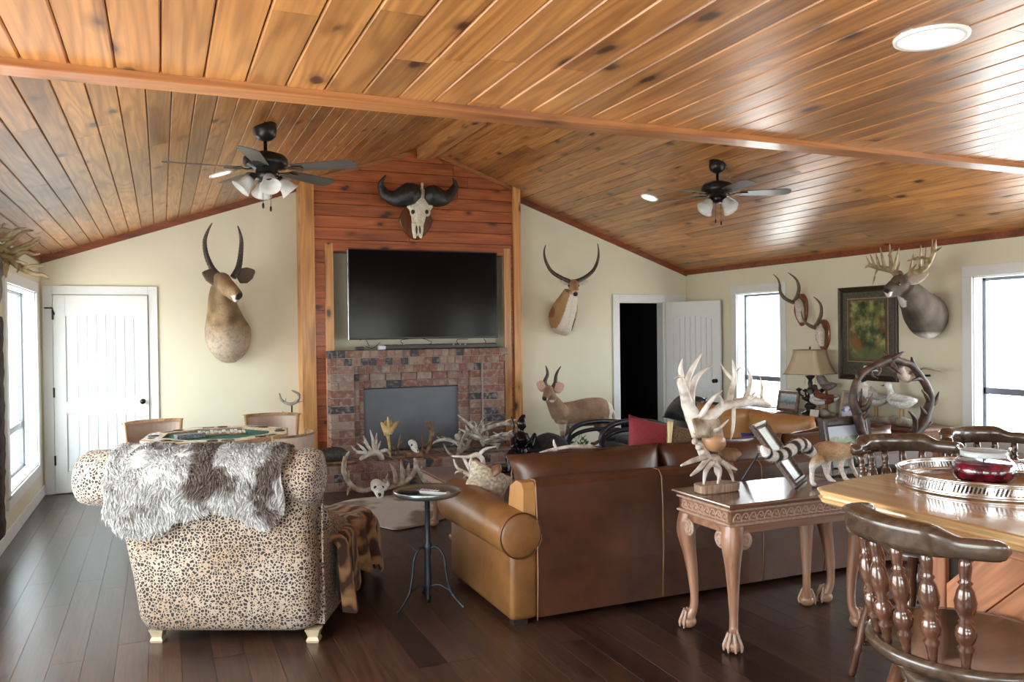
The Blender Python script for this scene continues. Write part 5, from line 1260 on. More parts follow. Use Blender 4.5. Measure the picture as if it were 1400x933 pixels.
mb = MB().tube([(.06, -.006, .05), (.05, -.006, .12), (.01, -.006, .17), (-.03, -.006, .20)], [.022, .022, .018, .006], 8, sub=4, flat=.15, up=(0, -1, 0)); obj('pictured_horn', mb, M['horn'], big)

# ring tailed animal
def ringtail():
    Y = 3.46; Q = lambda px, py, dy=0: PY(px, py, Y + dy)
    root = thing('ringtail_figure', 'small tan ring tailed animal figure walking on the carved console table', 'taxidermy', (3.35, Y, TZ))
    mb = MB()
    mb.tube([Q(1115, 624), Q(1121, 619), Q(1132, 617), Q(1146, 618), Q(1158, 617), Q(1166, 618)], [.035, .052, .058, .052, .045, .03], 14, sub=4)
    mb.tube([Q(1158, 614), Q(1168, 616, -.01), Q(1174, 619, -.02)], [.04, .03, .03], 12, sub=3); mb.ell(Q(1177, 621, -.02), (.034, .03, .03)); mb.tube([Q(1179, 622, -.03), Q(1186, 625, -.05)], [.02, .010], 10)
    fz = TZ + .028
    for pts, r in (([(1120, 628, -.03), (1112, 636, -.04), (1110, 645, -.03), (1110, 656, -.04)], [.035, .024, .014, .013]), ([(1128, 626, .0), (1130, 640, .0), (1131, 650, .0), (1137, 657, -.03)], [.035, .022, .014, .014]),
                   ([(1150, 624, -.02), (1149, 636, -.02), (1151, 645, -.02), (1156, 653, -.03)], [.03, .018, .013, .013]), ([(1160, 624, .03), (1163, 634, .03), (1166, 640, .03), (1171, 648, .03)], [.026, .017, .012, .012])):
        P = [Q(*p) for p in pts]; P[-1].z = fz; mb.tube(P, r, 10, sub=4); mb.ell(P[-1] + Vector((.008, -.006, -.004)), (.018, .014, .010))
    def col(q):
        c = lerp((.42, .24, .12), (.60, .40, .24), .5 + noise.noise(q * 18)); low = sst(Q(1140, 622).z, Q(1140, 634).z, q.z)
        return lerp(c, (.80, .72, .66), low)
    obj('body', fuse(mb, .006, 3, col), M['hide'], root, True)
    e = MB()
    for p in ((1177, 612, -.04), (1180, 613, .0)): e.tube([Q(*p) + Vector((0, 0, -.012)), Q(*p), Q(p[0], p[1] - 5, p[2])], [.012, .013, .004], 8, flat=.5)
    e.c = [(.7, .6, .52)] * len(e.v); obj('ears', e, M['hide'], root, True)
    P, Rr = spline([Q(*p) for p in ((1116, 624, 0), (1106, 615, -.02), (1098, 608, -.05), (1090, 609, -.08), (1080, 616, -.11), (1070, 622, -.13), (1058, 624, -.15), (1047, 619, -.16), (1041, 610, -.16))], [.018, .030, .034, .033, .031, .029, .027, .026, .006], 6)
    t = MB().tube(P, Rr, 12); n = len(P); t.c = []
    for i in range(n):
        k = i / n; ring = (.62, .54, .48) if k < .08 else ((.82, .78, .74) if (int(k * 15) % 2) else (.035, .022, .018))
        if k > .84: ring = (.88, .86, .84)
        t.c += [ring] * 12
    obj('ringed_tail', t, M['hide'], root, True)
    rg = random.Random(3); fur = MB()
    for k in range(2600):
        i = rg.randrange(1, n - 1); a = rg.random() * 6.283; j = int(a / 6.283 * 12); q = t.v[i * 12 + j]; nd = (q - P[i]).normalized(); d = (nd + (P[i + 1] - P[i]).normalized() * 1.2).normalized(); s = d.orthogonal().normalized() * .0015; c = t.c[i * 12 + j]; l = .012 + rg.random() * .012
        n0 = len(fur.v); fur.v += [q - s, q + s, q + d * l]; fur.f.append((n0, n0 + 1, n0 + 2)); fur.sm.append(True); fur.c += [c] * 3
    obj('tail_fur', fur, M['fur'], root, True, kind='stuff')
    mb = MB(); c = Q(1140, 655); n = 22; rg = random.Random(8)
    out = [((.17 + rg.uniform(-.01, .01)) * math.cos(2 * math.pi * k / n), (.055 + rg.uniform(-.006, .006)) * math.sin(2 * math.pi * k / n)) for k in range(n)]
    mb.loft([[Vector((c.x + u * s, Y - .015 + v * s, z)) for u, v in out] for z, s in ((TZ + .0005, .92), (TZ + .008, 1), (TZ + .02, .97), (TZ + .026, .8))], smooth=False); obj('wood_base', mb, wood('grey_driftwood', (.10, .08, .075), (.25, .21, .20), axis='X', rough=.7, coat=0, rnd=False, knots=False), root, True)
ringtail()

# antler wreath
def wreath():
    Y = 3.60; Q = lambda px, py, dy=0: PY(px, py, Y + .03 + dy)
    root = thing('antler_wreath', 'upright ring of dark interlocked antlers on the far console table', 'antler ring', (4.10, 3.62, TZ))
    W = MB(); ring = [(1172, 566, 0), (1167, 550, 0), (1168, 534, 0), (1172, 520, 0), (1183, 508, 0), (1199, 499, 0), (1217, 491, 0), (1230, 494, 0), (1246, 500, 0), (1257, 513, 0), (1267, 529, 0), (1272, 547, 0), (1267, 563, 0), (1262, 579, 0), (1251, 592, 0), (1239, 602, 0), (1222, 612, 0), (1200, 612, 0), (1182, 598, 0), (1175, 580, 0), (1172, 566, 0)]
    W.tube([Q(*p) for p in ring], [.030, .028, .024, .020, .020, .024, .030, .024, .020, .024, .024, .026, .030, .034, .03, .028, .022, .022, .024, .028, .03], 10, sub=4)
    for pts, r in (([(1215, 493, 0), (1224, 488, -.03), (1236, 481, -.04)], .018), ([(1222, 492, 0), (1215, 488, 0), (1208, 481, .02)], .017), ([(1217, 494, 0), (1223, 503, -.03), (1232, 512, -.05)], .02), ([(1173, 524, 0), (1171, 514, 0), (1168, 505, .02)], .014), ([(1252, 508, 0), (1248, 499, 0), (1246, 488, 0)], .02),
                   ([(1262, 521, 0), (1255, 518, -.02), (1246, 521, -.04)], .016), ([(1270, 550, 0), (1266, 541, -.02), (1260, 533, -.03)], .015), ([(1269, 556, 0), (1278, 550, -.01), (1284, 536, -.02)], .02), ([(1258, 588, 0), (1268, 582, -.02), (1275, 577, -.03)], .018), ([(1250, 592, 0), (1251, 574, -.03), (1242, 562, -.05)], .02),
                   ([(1266, 568, 0), (1262, 563, -.02), (1259, 555, -.03)], .018), ([(1174, 560, 0), (1186, 556, -.04), (1193, 538, -.07)], .022), ([(1196, 501, 0), (1203, 506, -.03), (1200, 514, -.04)], .013), ([(1176, 575, 0), (1184, 568, -.03), (1187, 556, -.03)], .014), ([(1189, 505, 0), (1193, 514, -.02), (1200, 517, -.03)], .01), ([(1172, 560, 0), (1178, 545, -.04), (1178, 531, -.05)], .012)):
        W.tube([Q(*p) for p in pts], [r, r * .8, .003], 8, sub=4)
    W.bumpy(.003, 30); obj('antlers', W, M['ant_dark'], root, True)
    obj('base', MB().lathe([(.12, 0.0005), (.12, .015), (.09, .028), (.002, .03)], (4.06, 3.63, TZ), 24, sq=.7), M['leg_dark'], root, True)
wreath()

# ================================================================== bar counter, tray, candle, stools
CZ = 1.07
M['maple'] = wood('honey_maple_counter', (.54, .30, .12), (.74, .50, .25), axis='Y', rough=.18, coat=.6, knots=False, rnd=False, ring=.6, coatr=.06)
M['cedar'] = wood('red_cedar_board', (.27, .085, .035), (.52, .21, .09), axis='X', rough=.45, coat=.1, tone=.2)
ct = thing('bar_counter', 'honey coloured wooden bar counter with moulded edge and red diagonal board side', 'counter', (3.0, 1.0, 0))
poly = [(2.04, -1.4), (2.04, 2.135), (2.075, 2.185), (2.36, 2.27), (4.3, 2.27), (4.3, -1.4)]
def inset(poly, d):
    n = len(poly); out = []; cx = sum(p[0] for p in poly) / n; cy = sum(p[1] for p in poly) / n
    for i in range(n):
        a, b, c = Vector(poly[i - 1]), Vector(poly[i]), Vector(poly[(i + 1) % n]); e1 = (b - a).normalized(); e2 = (c - b).normalized(); n1 = Vector((e1.y, -e1.x)); n2 = Vector((e2.y, -e2.x))
        m = (n1 + n2).normalized(); k = d / max(m.dot(n1), .3); out.append(b + m * k)
    return out
mb = MB(); rings = []
for z, e in ((CZ - .05, .04), (CZ - .048, .02), (CZ - .040, .008), (CZ - .030, .004), (CZ - .026, .012), (CZ - .020, .013), (CZ - .016, .004), (CZ - .008, .001), (CZ - .002, .004), (CZ, .012)):
    rings.append([Vector((p.x, p.y, z)) for p in inset(poly, e)][::-1])
mb.loft(rings, smooth=False); obj('worktop', mb, M['maple'], ct, True)
BX, BY = 2.335, 1.98
obj('carcass', MB().box((BX + .02, -1.2, .08), (4.1, BY - .02, CZ - .05)), M['gap'], ct, True)
obj('plinth', MB().box((BX + .06, -1.15, 0), (4.05, BY - .06, .08)), M['gap'], ct, True)
for a, b, c, d in ((BY - .09, BY, .08, CZ - .05), (-.2, BY - .09, CZ - .15, CZ - .05), (-.2, BY - .09, .08, .18), (.75, .84, .18, CZ - .15)):
    obj('stile', MB().box((BX - .004, a, c), (BX + .02, b, d), .003), wood('cedar_stile', (.27, .085, .035), (.50, .20, .085), axis='Z' if (b - a) < .2 else 'Y', rough=.45, coat=.1, tone=.1), ct, True)
def clip(poly, a, b, c):   # keep a*x+b*y<=c
    out = []
    for i in range(len(poly)):
        p, q = poly[i - 1], poly[i]; fp_, fq = a * p[0] + b * p[1] - c, a * q[0] + b * q[1] - c
        if (fp_ <= 0) != (fq <= 0): t = fp_ / (fp_ - fq); out.append((p[0] + t * (q[0] - p[0]), p[1] + t * (q[1] - p[1])))
        if fq <= 0: out.append(q)
    return out
bw = .135; k0 = -12
for k in range(k0, 14):
    s2 = math.sqrt(.5)   # boards rise towards the viewer : direction (-y, +z)
    P = [(-.2, .18), (BY - .09, .18), (BY - .09, CZ - .15), (-.2, CZ - .15)]
    P = clip(P, s2, s2, (k + 1) * bw - .0015); P = clip(P, -s2, -s2, -(k * bw + .0015)) if P else P
    if P and len(P) > 2:
        cy = sum(p[0] for p in P) / len(P); cz = sum(p[1] for p in P) / len(P)
        Rm = Matrix.Rotation(math.radians(45), 2)
        mb = MB(); ring = lambda e, x: [Vector((x, p[0] - cy - (p[0] - cy) * e, p[1] - cz - (p[1] - cz) * e)) for p in P]
        mb.loft([ring(.02, .002), ring(0, .006), ring(0, .02)], smooth=False)
        # spin so that the grain (local X) follows the board
        T = Matrix.Translation((BX, cy, cz)) @ Matrix.Rotation(math.radians(-90), 4, 'Z') @ Matrix.Rotation(math.radians(-45), 4, 'Y')
        Ti = T.inverted() @ Matrix.Translation((BX, cy, cz)); mb.xf(Ti)
        o = obj('board', mb, M['cedar'], ct); o.matrix_local = Matrix.Translation(-ct.location) @ T

M['silver'] = plain('polished_silver', (.72, .73, .76), .16, metal=1.0, var=.06, scale=4)
M['silver_floor'] = plain('tarnished_silver_plate', (.42, .36, .32), .22, metal=.9, var=.3, scale=5)
TC = Vector((2.60, 1.93, CZ))
tr = thing('gallery_tray', 'round silver serving tray with pierced gallery rim on the wooden counter', 'tray', TC)
TR = .285
obj('plate', MB().lathe([(.002, .006), (TR - .01, .006), (TR - .004, .012), (TR, .012), (TR + .004, .002), (TR - .03, .0005), (.002, .0005)], n=72), M['silver_floor'], tr)
def torus(mb, R_, z, r, n=72, m=8): return mb.tube([(R_ * math.cos(2 * math.pi * k / n), R_ * math.sin(2 * math.pi * k / n), z) for k in range(n + 1)], r, m)
obj('rim', torus(MB(), TR + .002, .052, .0055), M['silver'], tr); obj('rim', torus(MB(), TR + .002, .006, .005), M['silver'], tr)
band = MB(); n = 96
for z0, z1 in ((.008, .020), (.040, .052)):
    band.loft([[Vector((r_ * math.cos(2 * math.pi * k / n), r_ * math.sin(2 * math.pi * k / n), z)) for k in range(n)] for r_, z in ((TR, z0), (TR + .0025, z0), (TR + .0025, z1), (TR, z1), (TR, z0))], caps=False)
obj('gallery_band', band, M['silver'], tr)
sl_ = MB()
for k in range(150):
    if k % 10 == 0: continue
    a = 2 * math.pi * k / 150; b_ = a + .028; P = []
    for aa, z in ((a, .018), (a + .018, .018), (b_ + .018, .042), (b_, .042)): P.append(Vector(((TR + .001) * math.cos(aa), (TR + .001) * math.sin(aa), z)))
    out = [p * 1.0 + Vector((p.x, p.y, 0)).normalized() * .002 for p in P]; sl_.add(P + out, [(3, 2, 1, 0), (4, 5, 6, 7), (0, 1, 5, 4), (1, 2, 6, 5), (2, 3, 7, 6), (3, 0, 4, 7)])
obj('gallery_slats', sl_, M['silver'], tr, kind='stuff')
pnl = MB()
for k in range(0, 150, 10):
    a = 2 * math.pi * k / 150; P = [Vector(((TR + .001) * math.cos(aa), (TR + .001) * math.sin(aa), z)) for aa, z in ((a - .005, .018), (a + .04, .018), (a + .055, .042), (a, .042))]; out = [p + Vector((p.x, p.y, 0)).normalized() * .003 for p in P]
    pnl.add(P + out, [(3, 2, 1, 0), (4, 5, 6, 7), (0, 1, 5, 4), (1, 2, 6, 5), (2, 3, 7, 6), (3, 0, 4, 7)])
obj('gallery_panels', pnl, M['silver'], tr, kind='stuff')
# candle jar
m, t, b = _mat('clear_jar_glass'); b.inputs['Base Color'].default_value = (.97, .98, 1, 1); b.inputs['Roughness'].default_value = .04; b.inputs['Transmission Weight'].default_value = 1; b.inputs['IOR'].default_value = 1.45; M['jarglass'] = glass('clear_jar_glass_thin', (.93, .95, .97))
m, t, b = _mat('cherry_red_gel'); b.inputs['Base Color'].default_value = (.20, .006, .022, 1); b.inputs['Roughness'].default_value = .12; b.inputs['Coat Weight'].default_value = .8
n_ = N(t, 'ShaderNodeTexVoronoi'); n_.inputs['Scale'].default_value = 26; t.links.new(coords(t, False), n_.inputs['Vector']); t.links.new(ramp(t, n_.outputs['Distance'], [(.1, (.34, .012, .04)), (.6, (.10, .003, .014))]), b.inputs['Base Color']); bump(t, b, n_.outputs['Distance'], .6, .01); M['gel'] = m
jar = thing('candle_jar', 'round glass candle jar filled with dark red wax on the silver tray', 'candle', TC + Vector((.01, .03, .0065)))
o1 = [(.04, .001), (.085, .004), (.097, .02), (.101, .045), (.092, .075), (.078, .088), (.075, .095), (.076, .112), (.083, .117), (.084, .123), (.078, .126)]
obj('jar', MB().lathe(o1 + [(r - .004, z) for r, z in o1[::-1][1:-1]] + [(.04, .005)], n=40), M['jarglass'], jar)
obj('wax', MB().lathe([(.03, .007), (.078, .009), (.090, .022), (.0945, .045), (.087, .070), (.002, .072)], n=40), M['gel'], jar)
obj('frosted_neck', MB().lathe([(.0715, .092), (.0725, .111), (.0705, .111), (.0695, .092)], n=40), M['frost'], jar)
obj('wick', MB().tube([(0, 0, .07), (.002, 0, .085)], .002, 5), M['black'], jar)

M['stoolwood'] = wood('dark_olive_stained_maple', (.032, .021, .015), (.095, .060, .040), axis='X', rough=.25, coat=.5, knots=False, rnd=False, ring=.8, coatr=.1)
M['stoolturn'] = wood('dark_stained_turning', (.05, .020, .012), (.13, .055, .032), axis='Z', rough=.18, coat=.7, knots=False, rnd=False, ring=.8, coatr=.06)
def make_stool(loc, face, label):
    """captain's bar stool; local +x is the direction it faces"""
    st = thing('bar_stool', label, 'bar stool', loc, face); SZ = .745
    prof = [(.002, SZ - .045), (.20, SZ - .048), (.245, SZ - .04), (.262, SZ - .02), (.264, SZ - .004), (.255, SZ + .006), (.235, SZ + .004), (.19, SZ - .006), (.10, SZ - .012), (.002, SZ - .010)]
    obj('seat', MB().lathe(prof, n=48), M['stoolwood'], st)
    obj('swivel', MB().lathe([(.11, SZ - .085), (.13, SZ - .08), (.13, SZ - .05), (.11, SZ - .045)], n=24), M['blackm'], st)
    obj('seat_block', MB().lathe([(.15, SZ - .13), (.17, SZ - .12), (.17, SZ - .09), (.15, SZ - .085)], n=24), M['stoolwood'], st)
    RR, Z0 = .262, 1.038
    tp = [(.011, 0), (.012, .02), (.016, .05), (.021, .062), (.014, .072), (.022, .085), (.026, .105), (.022, .125), (.014, .135), (.019, .142), (.014, .150), (.024, .175), (.027, .20), (.020, .235), (.013, .25), (.018, .257), (.012, .264), (.015, .285), (.016, .305), (.011, .34)]
    tp = [(r, z * (Z0 - SZ - .0) / .34 * 1.0) for r, z in tp]
    for a in (-112, -86, -66, -38, -18, 0, 18, 38, 66, 86, 112):
        if abs(a) in (0, 66, 112): continue
    for a in (-64, -46, -28, -10, 8, 26, 45):
        if abs(a) in (56,): continue
        th = math.pi + math.radians(a); b0 = Vector((.232 * math.cos(th), .232 * math.sin(th), SZ)); b1 = Vector((RR * 1.04 * math.cos(th), RR * 1.04 * math.sin(th), Z0 + .01)); ax = (b1 - b0); L_ = ax.length
        obj('spindle', MB().lathe([(r, z * L_ / (Z0 - SZ)) for r, z in tp], b0, 12, axis=ax), M['stoolturn'], st)
    # bent rail : raised thick crest in the middle, stepping down to flat arms
    rail = MB(); n = 46; rings = []; A = 66
    for i in range(n + 1):
        a = -A + 2 * A * i / n; th = math.pi + math.radians(a); ab = abs(a)
        k = 1 - sst(28, 44, ab); h = .050 + .026 * k; w_ = .026 + .007 * k
        endf = 1 if ab < A - 8 else max(.25, math.sqrt(max(0, 1 - ((ab - (A - 8)) / 8) ** 2)))
        out = RR + .012 + .012 * k
        e = Vector((math.cos(th), math.sin(th), 0)); c = e * out; z0 = Z0; prof = [(-w_, .0), (w_ * .6, .0), (w_ * 1.0, h * .25), (w_ * .95, h * .62), (w_ * (1.0 + .25 * k), h * .82), (w_ * .8, h), (-w_ * .1, h * 1.04), (-w_ * .8, h * .96), (-w_ * 1.05, h * .7)]
        rings.append([c + e * (u * (endf if ab > A - 8 else 1)) + Vector((0, 0, z0 + h / 2 + (v - h / 2) * endf)) for u, v in prof][::-1])
    rail.loft(rings); obj('back_rail', rail, M['stoolwood'], st)
    for sx_ in (-1, 1):
        for sy_ in (-1, 1):
            b1 = Vector((sx_ * .12, sy_ * .12, SZ - .10)); b0 = Vector((sx_ * .225, sy_ * .225, 0)); ax = b1 - b0; L_ = ax.length
            obj('leg', MB().lathe([(.014, 0), (.018, .02), (.017, .12), (.024, .14), (.018, .16), (.026, .26), (.019, .36), (.025, .38), (.019, .40), (.027, .50), (.02, L_)], b0, 12, axis=ax), M['stoolturn'], st)
    f = lambda s1, s2, z: Vector((s1 * (.225 - .105 * z / .645), s2 * (.225 - .105 * z / .645), z))
    for z, pr in ((.27, ((-1, -1, 1, -1), (-1, 1, 1, 1))), (.36, ((-1, -1, -1, 1), (1, -1, 1, 1))), (.16, ((-1, -1, -1, 1), (1, -1, 1, 1)))):
        for p in pr: obj('stretcher', MB().tube([f(p[0], p[1], z), (f(p[0], p[1], z) + f(p[2], p[3], z)) / 2, f(p[2], p[3], z)], [.010, .017, .010], 10, sub=4), M['stoolturn'], st)
    return st
s1 = make_stool((2.055, 1.595, 0), math.radians(-8), 'dark turned spindle bar stool in the right foreground, close to the viewer')
s2 = copy_tree(s1); s2.location = (3.06, 2.58, 0); s2.rotation_euler = (0, 0, math.radians(-110)); s2['label'] = 'dark wooden bar stool beyond the counter, nearest to the ring tailed animal'
s3 = copy_tree(s1); s3.location = (3.66, 2.60, 0); s3.rotation_euler = (0, 0, math.radians(-100)); s3['label'] = 'dark wooden bar stool beyond the counter, in front of the large right window'
for s in (s1, s2, s3): s['group'] = 'bar stools around the counter'

# ================================================================== hearth and floor pieces
HZt = .267
def shed_mesh(seed, ln=.62, nt=5, r=.02):
    rg = random.Random(seed); mb = MB(); P = [Vector((0, 0, 0)), Vector((ln * .22, .03, ln * .10)), Vector((ln * .5, .02, ln * .30)), Vector((ln * .78, -.04, ln * .42)), Vector((ln, -.12, ln * .44))]
    mb.tube(P, [r * 1.25, r, r * .95, r * .7, r * .15], 9, sub=4); mb.lathe([(r * 1.6, -.01), (r * 1.7, .0), (r * 1.2, .015)], (0, 0, 0), 10, axis=P[1])
    for k in range(nt):
        t = .12 + .75 * k / nt; a = P[0].lerp(P[4], t); i = min(int(t * 4), 3); a = P[i].lerp(P[i + 1], t * 4 - i); d = Vector((rg.uniform(-.3, .6), rg.uniform(-.6, .2), 1)).normalized(); l = ln * rg.uniform(.16, .30)
        mb.tube([a, a + d * l * .55 + Vector((-.015, 0, 0)), a + d * l + Vector((.03, 0, 0))], [r * .7, r * .5, r * .1], 7, sub=4)
    return mb
def shed(loc, rot, seed, mat, label, group=None, ln=.62, nt=5, r=.02):
    mb = shed_mesh(seed, ln, nt, r); Rm = Matrix.Rotation(rot[2], 4, 'Z') @ Matrix.Rotation(rot[1], 4, 'Y') @ Matrix.Rotation(rot[0], 4, 'X'); mb.xf(Rm)
    lo = min(q.z for q in mb.v); mb.v = [q - Vector((0, 0, lo)) for q in mb.v]
    o = obj('shed_antler', mb, mat); o.location = loc; tag(o, label, 'antler', group); return o
def pxant(name, label, Y, branches, mat, base=None, cat='antler', bumpy=.002):
    """antler drawn branch by branch: (points (px, py, dy), radii)"""
    mb = MB()
    for pts, r in branches:
        P = [PY(p[0], p[1], Y + (p[2] if len(p) > 2 else 0)) for p in pts]
        if not hasattr(r, '__len__'): r = [r] * (len(P) - 1) + [r * .2]
        mb.tube(P, r, 9, sub=4)
    mb.bumpy(bumpy, 30); return centre(name, mb, mat, label, cat)
Y = 8.62
pxant('moose_antler', 'pale many tined antler cluster lying at the left of the brick hearth', Y, [
    ([(492, 629, 0), (500, 623, 0), (510, 619, 0), (518, 621, 0), (523, 630, 0), (521, 640, 0)], [.02, .03, .035, .03, .028, .022]),
    ([(505, 621, 0), (494, 619, -.03), (488, 618, -.05), (480, 610, -.06)], [.022, .02, .016, .004]), ([(502, 620, 0), (495, 612, -.02), (487, 606, -.03)], .015), ([(508, 618, 0), (501, 607, -.02), (497, 596, -.03)], .018), ([(503, 610, -.02), (496, 604, -.05)], .009),
    ([(511, 618, 0), (510, 604, .0), (506, 588, -.02)], .018), ([(513, 618, 0), (514, 603, .02), (515, 592, .02)], .015), ([(515, 619, 0), (518, 609, .03), (521, 603, .04)], .013), ([(489, 619, -.05), (486, 622, -.06)], .01), ([(520, 618, 0), (528, 616, .04), (533, 622, .06)], .02)], M['ant_white'], bumpy=.004)
pxant('golden_antler', 'golden brown palmed antler standing on a thin stem on the hearth', 8.75, [
    ([(534, 641, 0), (533, 618, 0), (531, 600, 0), (529, 592, 0)], [.014, .013, .016, .03]), ([(530, 594, 0), (526, 585, 0), (521, 578, 0)], [.04, .035, .008]), ([(530, 594, 0), (531, 582, 0), (530, 570, 0)], [.045, .025, .004]),
    ([(532, 592, 0), (538, 583, 0), (546, 576, -.02)], [.04, .03, .005]), ([(532, 588, 0), (535, 580, 0), (534, 574, 0)], .014), ([(538, 584, 0), (542, 583, -.02)], .012), ([(525, 584, 0), (521, 584, -.02)], .010), ([(526, 581, 0), (527, 575, 0)], .012)], M['ant_gold'])
pxant('brown_antler', 'brown upright antler in front of the firebox screen at middle of hearth', 8.8, [
    ([(580, 643, 0), (583, 625, 0), (588, 608, 0), (590, 590, 0), (587, 577, 0)], [.028, .026, .024, .026, .008]), ([(590, 590, 0), (585, 581, -.02), (581, 575, -.03)], .017), ([(589, 586, 0), (591, 580, 0), (592, 574, 0)], .013), ([(589, 603, 0), (581, 610, -.03), (577, 603, -.03)], .014), ([(586, 618, 0), (578, 617, .03), (577, 590, .04)], .010), ([(590, 600, 0), (593, 594, -.02), (593, 583, -.02)], .010)], M['ant_brown'])
pxant('brown_antler', 'small dark brown spiky antler behind the golden antler on hearth', 8.95, [
    ([(540, 628, 0), (544, 615, 0), (547, 600, 0), (548, 592, 0)], [.018, .016, .012, .003]), ([(543, 617, 0), (537, 612, -.02), (534, 606, -.02)], .010), ([(545, 608, 0), (550, 603, 0), (552, 598, 0)], .009), ([(541, 624, 0), (548, 620, -.02), (553, 622, -.02)], .010)], M['ant_brown'])
M['ant_shed'] = antler_mat('pale_weathered_antler', (.22, .19, .15), (.48, .44, .38), (.70, .66, .60))
grp = 'weathered shed antlers heaped at the right of the hearth'
gl = 'grey weathered antler in the heap at the right part of the hearth'
rg = random.Random(21)
for k, (x, y, z, rz, ry, sd) in enumerate([(3.05, 8.62, 0, .3, 0, 1), (3.2, 8.78, .0, 2.6, .1, 2), (3.30, 8.58, .07, -.2, -.1, 3), (3.55, 8.72, .0, 2.9, 0, 4), (3.05, 8.70, .14, .15, .2, 5), (3.62, 8.60, .10, 2.7, .15, 6), (3.45, 8.82, .05, 3.4, -.2, 7), (3.3, 8.66, .19, .5, .3, 8)]):
    shed((x, y, HZt + z), (rg.choice((-1, 1)) * rg.uniform(.5, 1.3), ry, rz), sd, M['ant_shed'], gl, grp, .52, 5, .024)
pxant('brown_antler', 'thin pale antler leaning at the foot of the grey antler heap', 8.50, [([(612, 642, 0), (618, 630, 0), (626, 621, 0), (632, 600, .1), (640, 588, .1)], [.022, .02, .018, .014, .003]), ([(622, 625, 0), (612, 618, .02), (606, 606, .02)], .013)], M['ant_grey'])

def small_skull(loc, rz, label, s=1.0, pitch=.5):
    root = thing('animal_skull', label, 'skull', loc, rz); T = Matrix.Translation((0, 0, .06 * s)) @ Matrix.Rotation(pitch, 4, 'X') @ Matrix.Scale(s, 4)
    mb = MB(); mb.tube([(0, .09, .02), (0, .04, .03), (0, -.03, .02), (0, -.10, .0), (0, -.15, -.01)], [(.045, .04), (.062, .05), (.05, .042), (.028, .028), (.02, .016)], 14, up=(0, 0, 1), sub=4)
    for q in (-1, 1): mb.ell((q * .05, .0, .03), (.02, .03, .024)); mb.tube([(q * .05, -.02, .0), (q * .045, -.07, -.015), (q * .02, -.13, -.015)], .010, 8)
    obj('bone', fuse(mb, .008, 2, lambda q: lerp((.66, .64, .6), (.86, .85, .82), .5 + noise.noise(q * 20))).xf(T), M['bone'], root)
    mb = MB()
    for q in (-1, 1): mb.ell((q * .042, -.018, .038), (.018, .018, .018))
    mb.ell((0, -.125, .012), (.012, .02, .010)); obj('eye_sockets', mb.xf(T), bpy.data.materials['shadowed_bone'], root)
    return root
sk = PY(566, 640, 8.6); small_skull((sk.x, 8.62, HZt + .07), .25, 'small white animal skull at the middle of the brick hearth', .75, .45)
o = centre('bark_block', MB().box((sk.x - .09, 8.55, HZt), (sk.x + .09, 8.70, HZt + .07), .012), M['ant_brown'], 'dark rough block under the small white skull on the hearth', 'block')

# big skull with wide antlers lying in front of the hearth
EY = 8.02
ek = thing('elk_skull', 'white elk skull with very wide curved antlers lying on the floor before hearth', 'skull', (1.97, EY, 0))
mb = MB(); sp_ = PY(519, 672, EY)
mb.tube([PY(512, 661, EY + .06), PY(516, 664, EY), PY(518, 672, EY - .10), PY(520, 680, EY - .2)], [(.055, .05), (.068, .055), (.052, .042), (.030, .025)], 14, up=(0, 0, 1), sub=4)
for px in (510, 526): mb.ell(PY(px, 668, EY - .04), (.025, .035, .03))
mb.ell(PY(528, 664, EY), (.04, .03, .05)); obj('skull', fuse(mb, .010, 2, lambda q: lerp((.70, .70, .68), (.88, .88, .86), .5 + noise.noise(q * 20))), M['bone'], ek, True)
mb = MB()
for px in (513, 523): mb.ell(PY(px, 667, EY - .085), (.016, .016, .018))
mb.ell(PY(519, 677, EY - .19), (.018, .02, .02)); obj('eye_sockets', mb, bpy.data.materials['shadowed_bone'], ek, True)
for name, br in (('antler', [([(512, 667, 0), (500, 671, 0), (488, 669, 0), (477, 660, 0), (470, 645, 0), (471, 632, 0), (475, 622, -.02), (478, 617, -.03)], [.026, .026, .025, .025, .025, .022, .016, .004]), ([(472, 640, 0), (470, 630, .03), (470, 624, .04)], .014), ([(476, 656, 0), (477, 645, .06), (481, 643, .06)], .012), ([(480, 665, 0), (476, 672, -.05), (475, 678, -.06)], .012), ([(508, 668, 0), (507, 662, .03), (507, 658, .03)], .01)]),
                 ('antler', [([(526, 668, 0), (538, 665, 0), (552, 660, 0), (562, 652, 0), (568, 641, 0), (568, 631, 0), (566, 627, 0)], [.028, .028, .027, .026, .025, .02, .008]), ([(541, 664, 0), (540, 648, -.02), (533, 634, -.03)], .022), ([(550, 661, 0), (550, 645, 0), (548, 628, 0)], .024), ([(560, 655, 0), (558, 640, 0), (560, 633, 0)], .016), ([(531, 666, 0), (526, 658, -.02), (524, 656, -.02)], .012), ([(535, 665, 0), (529, 655, .04), (531, 648, .04)], .014)])):
    mb = MB()
    for pts, r in br:
        P = [PY(p[0], p[1], EY + p[2]) for p in pts]; P = [Vector((q.x, q.y, max(q.z, .02))) for q in P]; mb.tube(P, r if hasattr(r, '__len__') else [r] * (len(P) - 1) + [r * .2], 10, sub=4)
    mb.bumpy(.003, 25); obj(name, mb, M['ant_tan'], ek, True)
pxant('curved_antler', 'pale forked antler standing on the floor right of the elk skull', 8.1, [([(602, 666, 0), (590, 664, 0), (580, 657, 0), (573, 645, 0), (571, 637, 0)], [.02, .024, .024, .02, .005]), ([(580, 657, 0), (578, 645, .03), (576, 637, .04)], .018), ([(592, 665, 0), (590, 655, .03), (593, 654, .03)], .012)], M['ant_grey'])

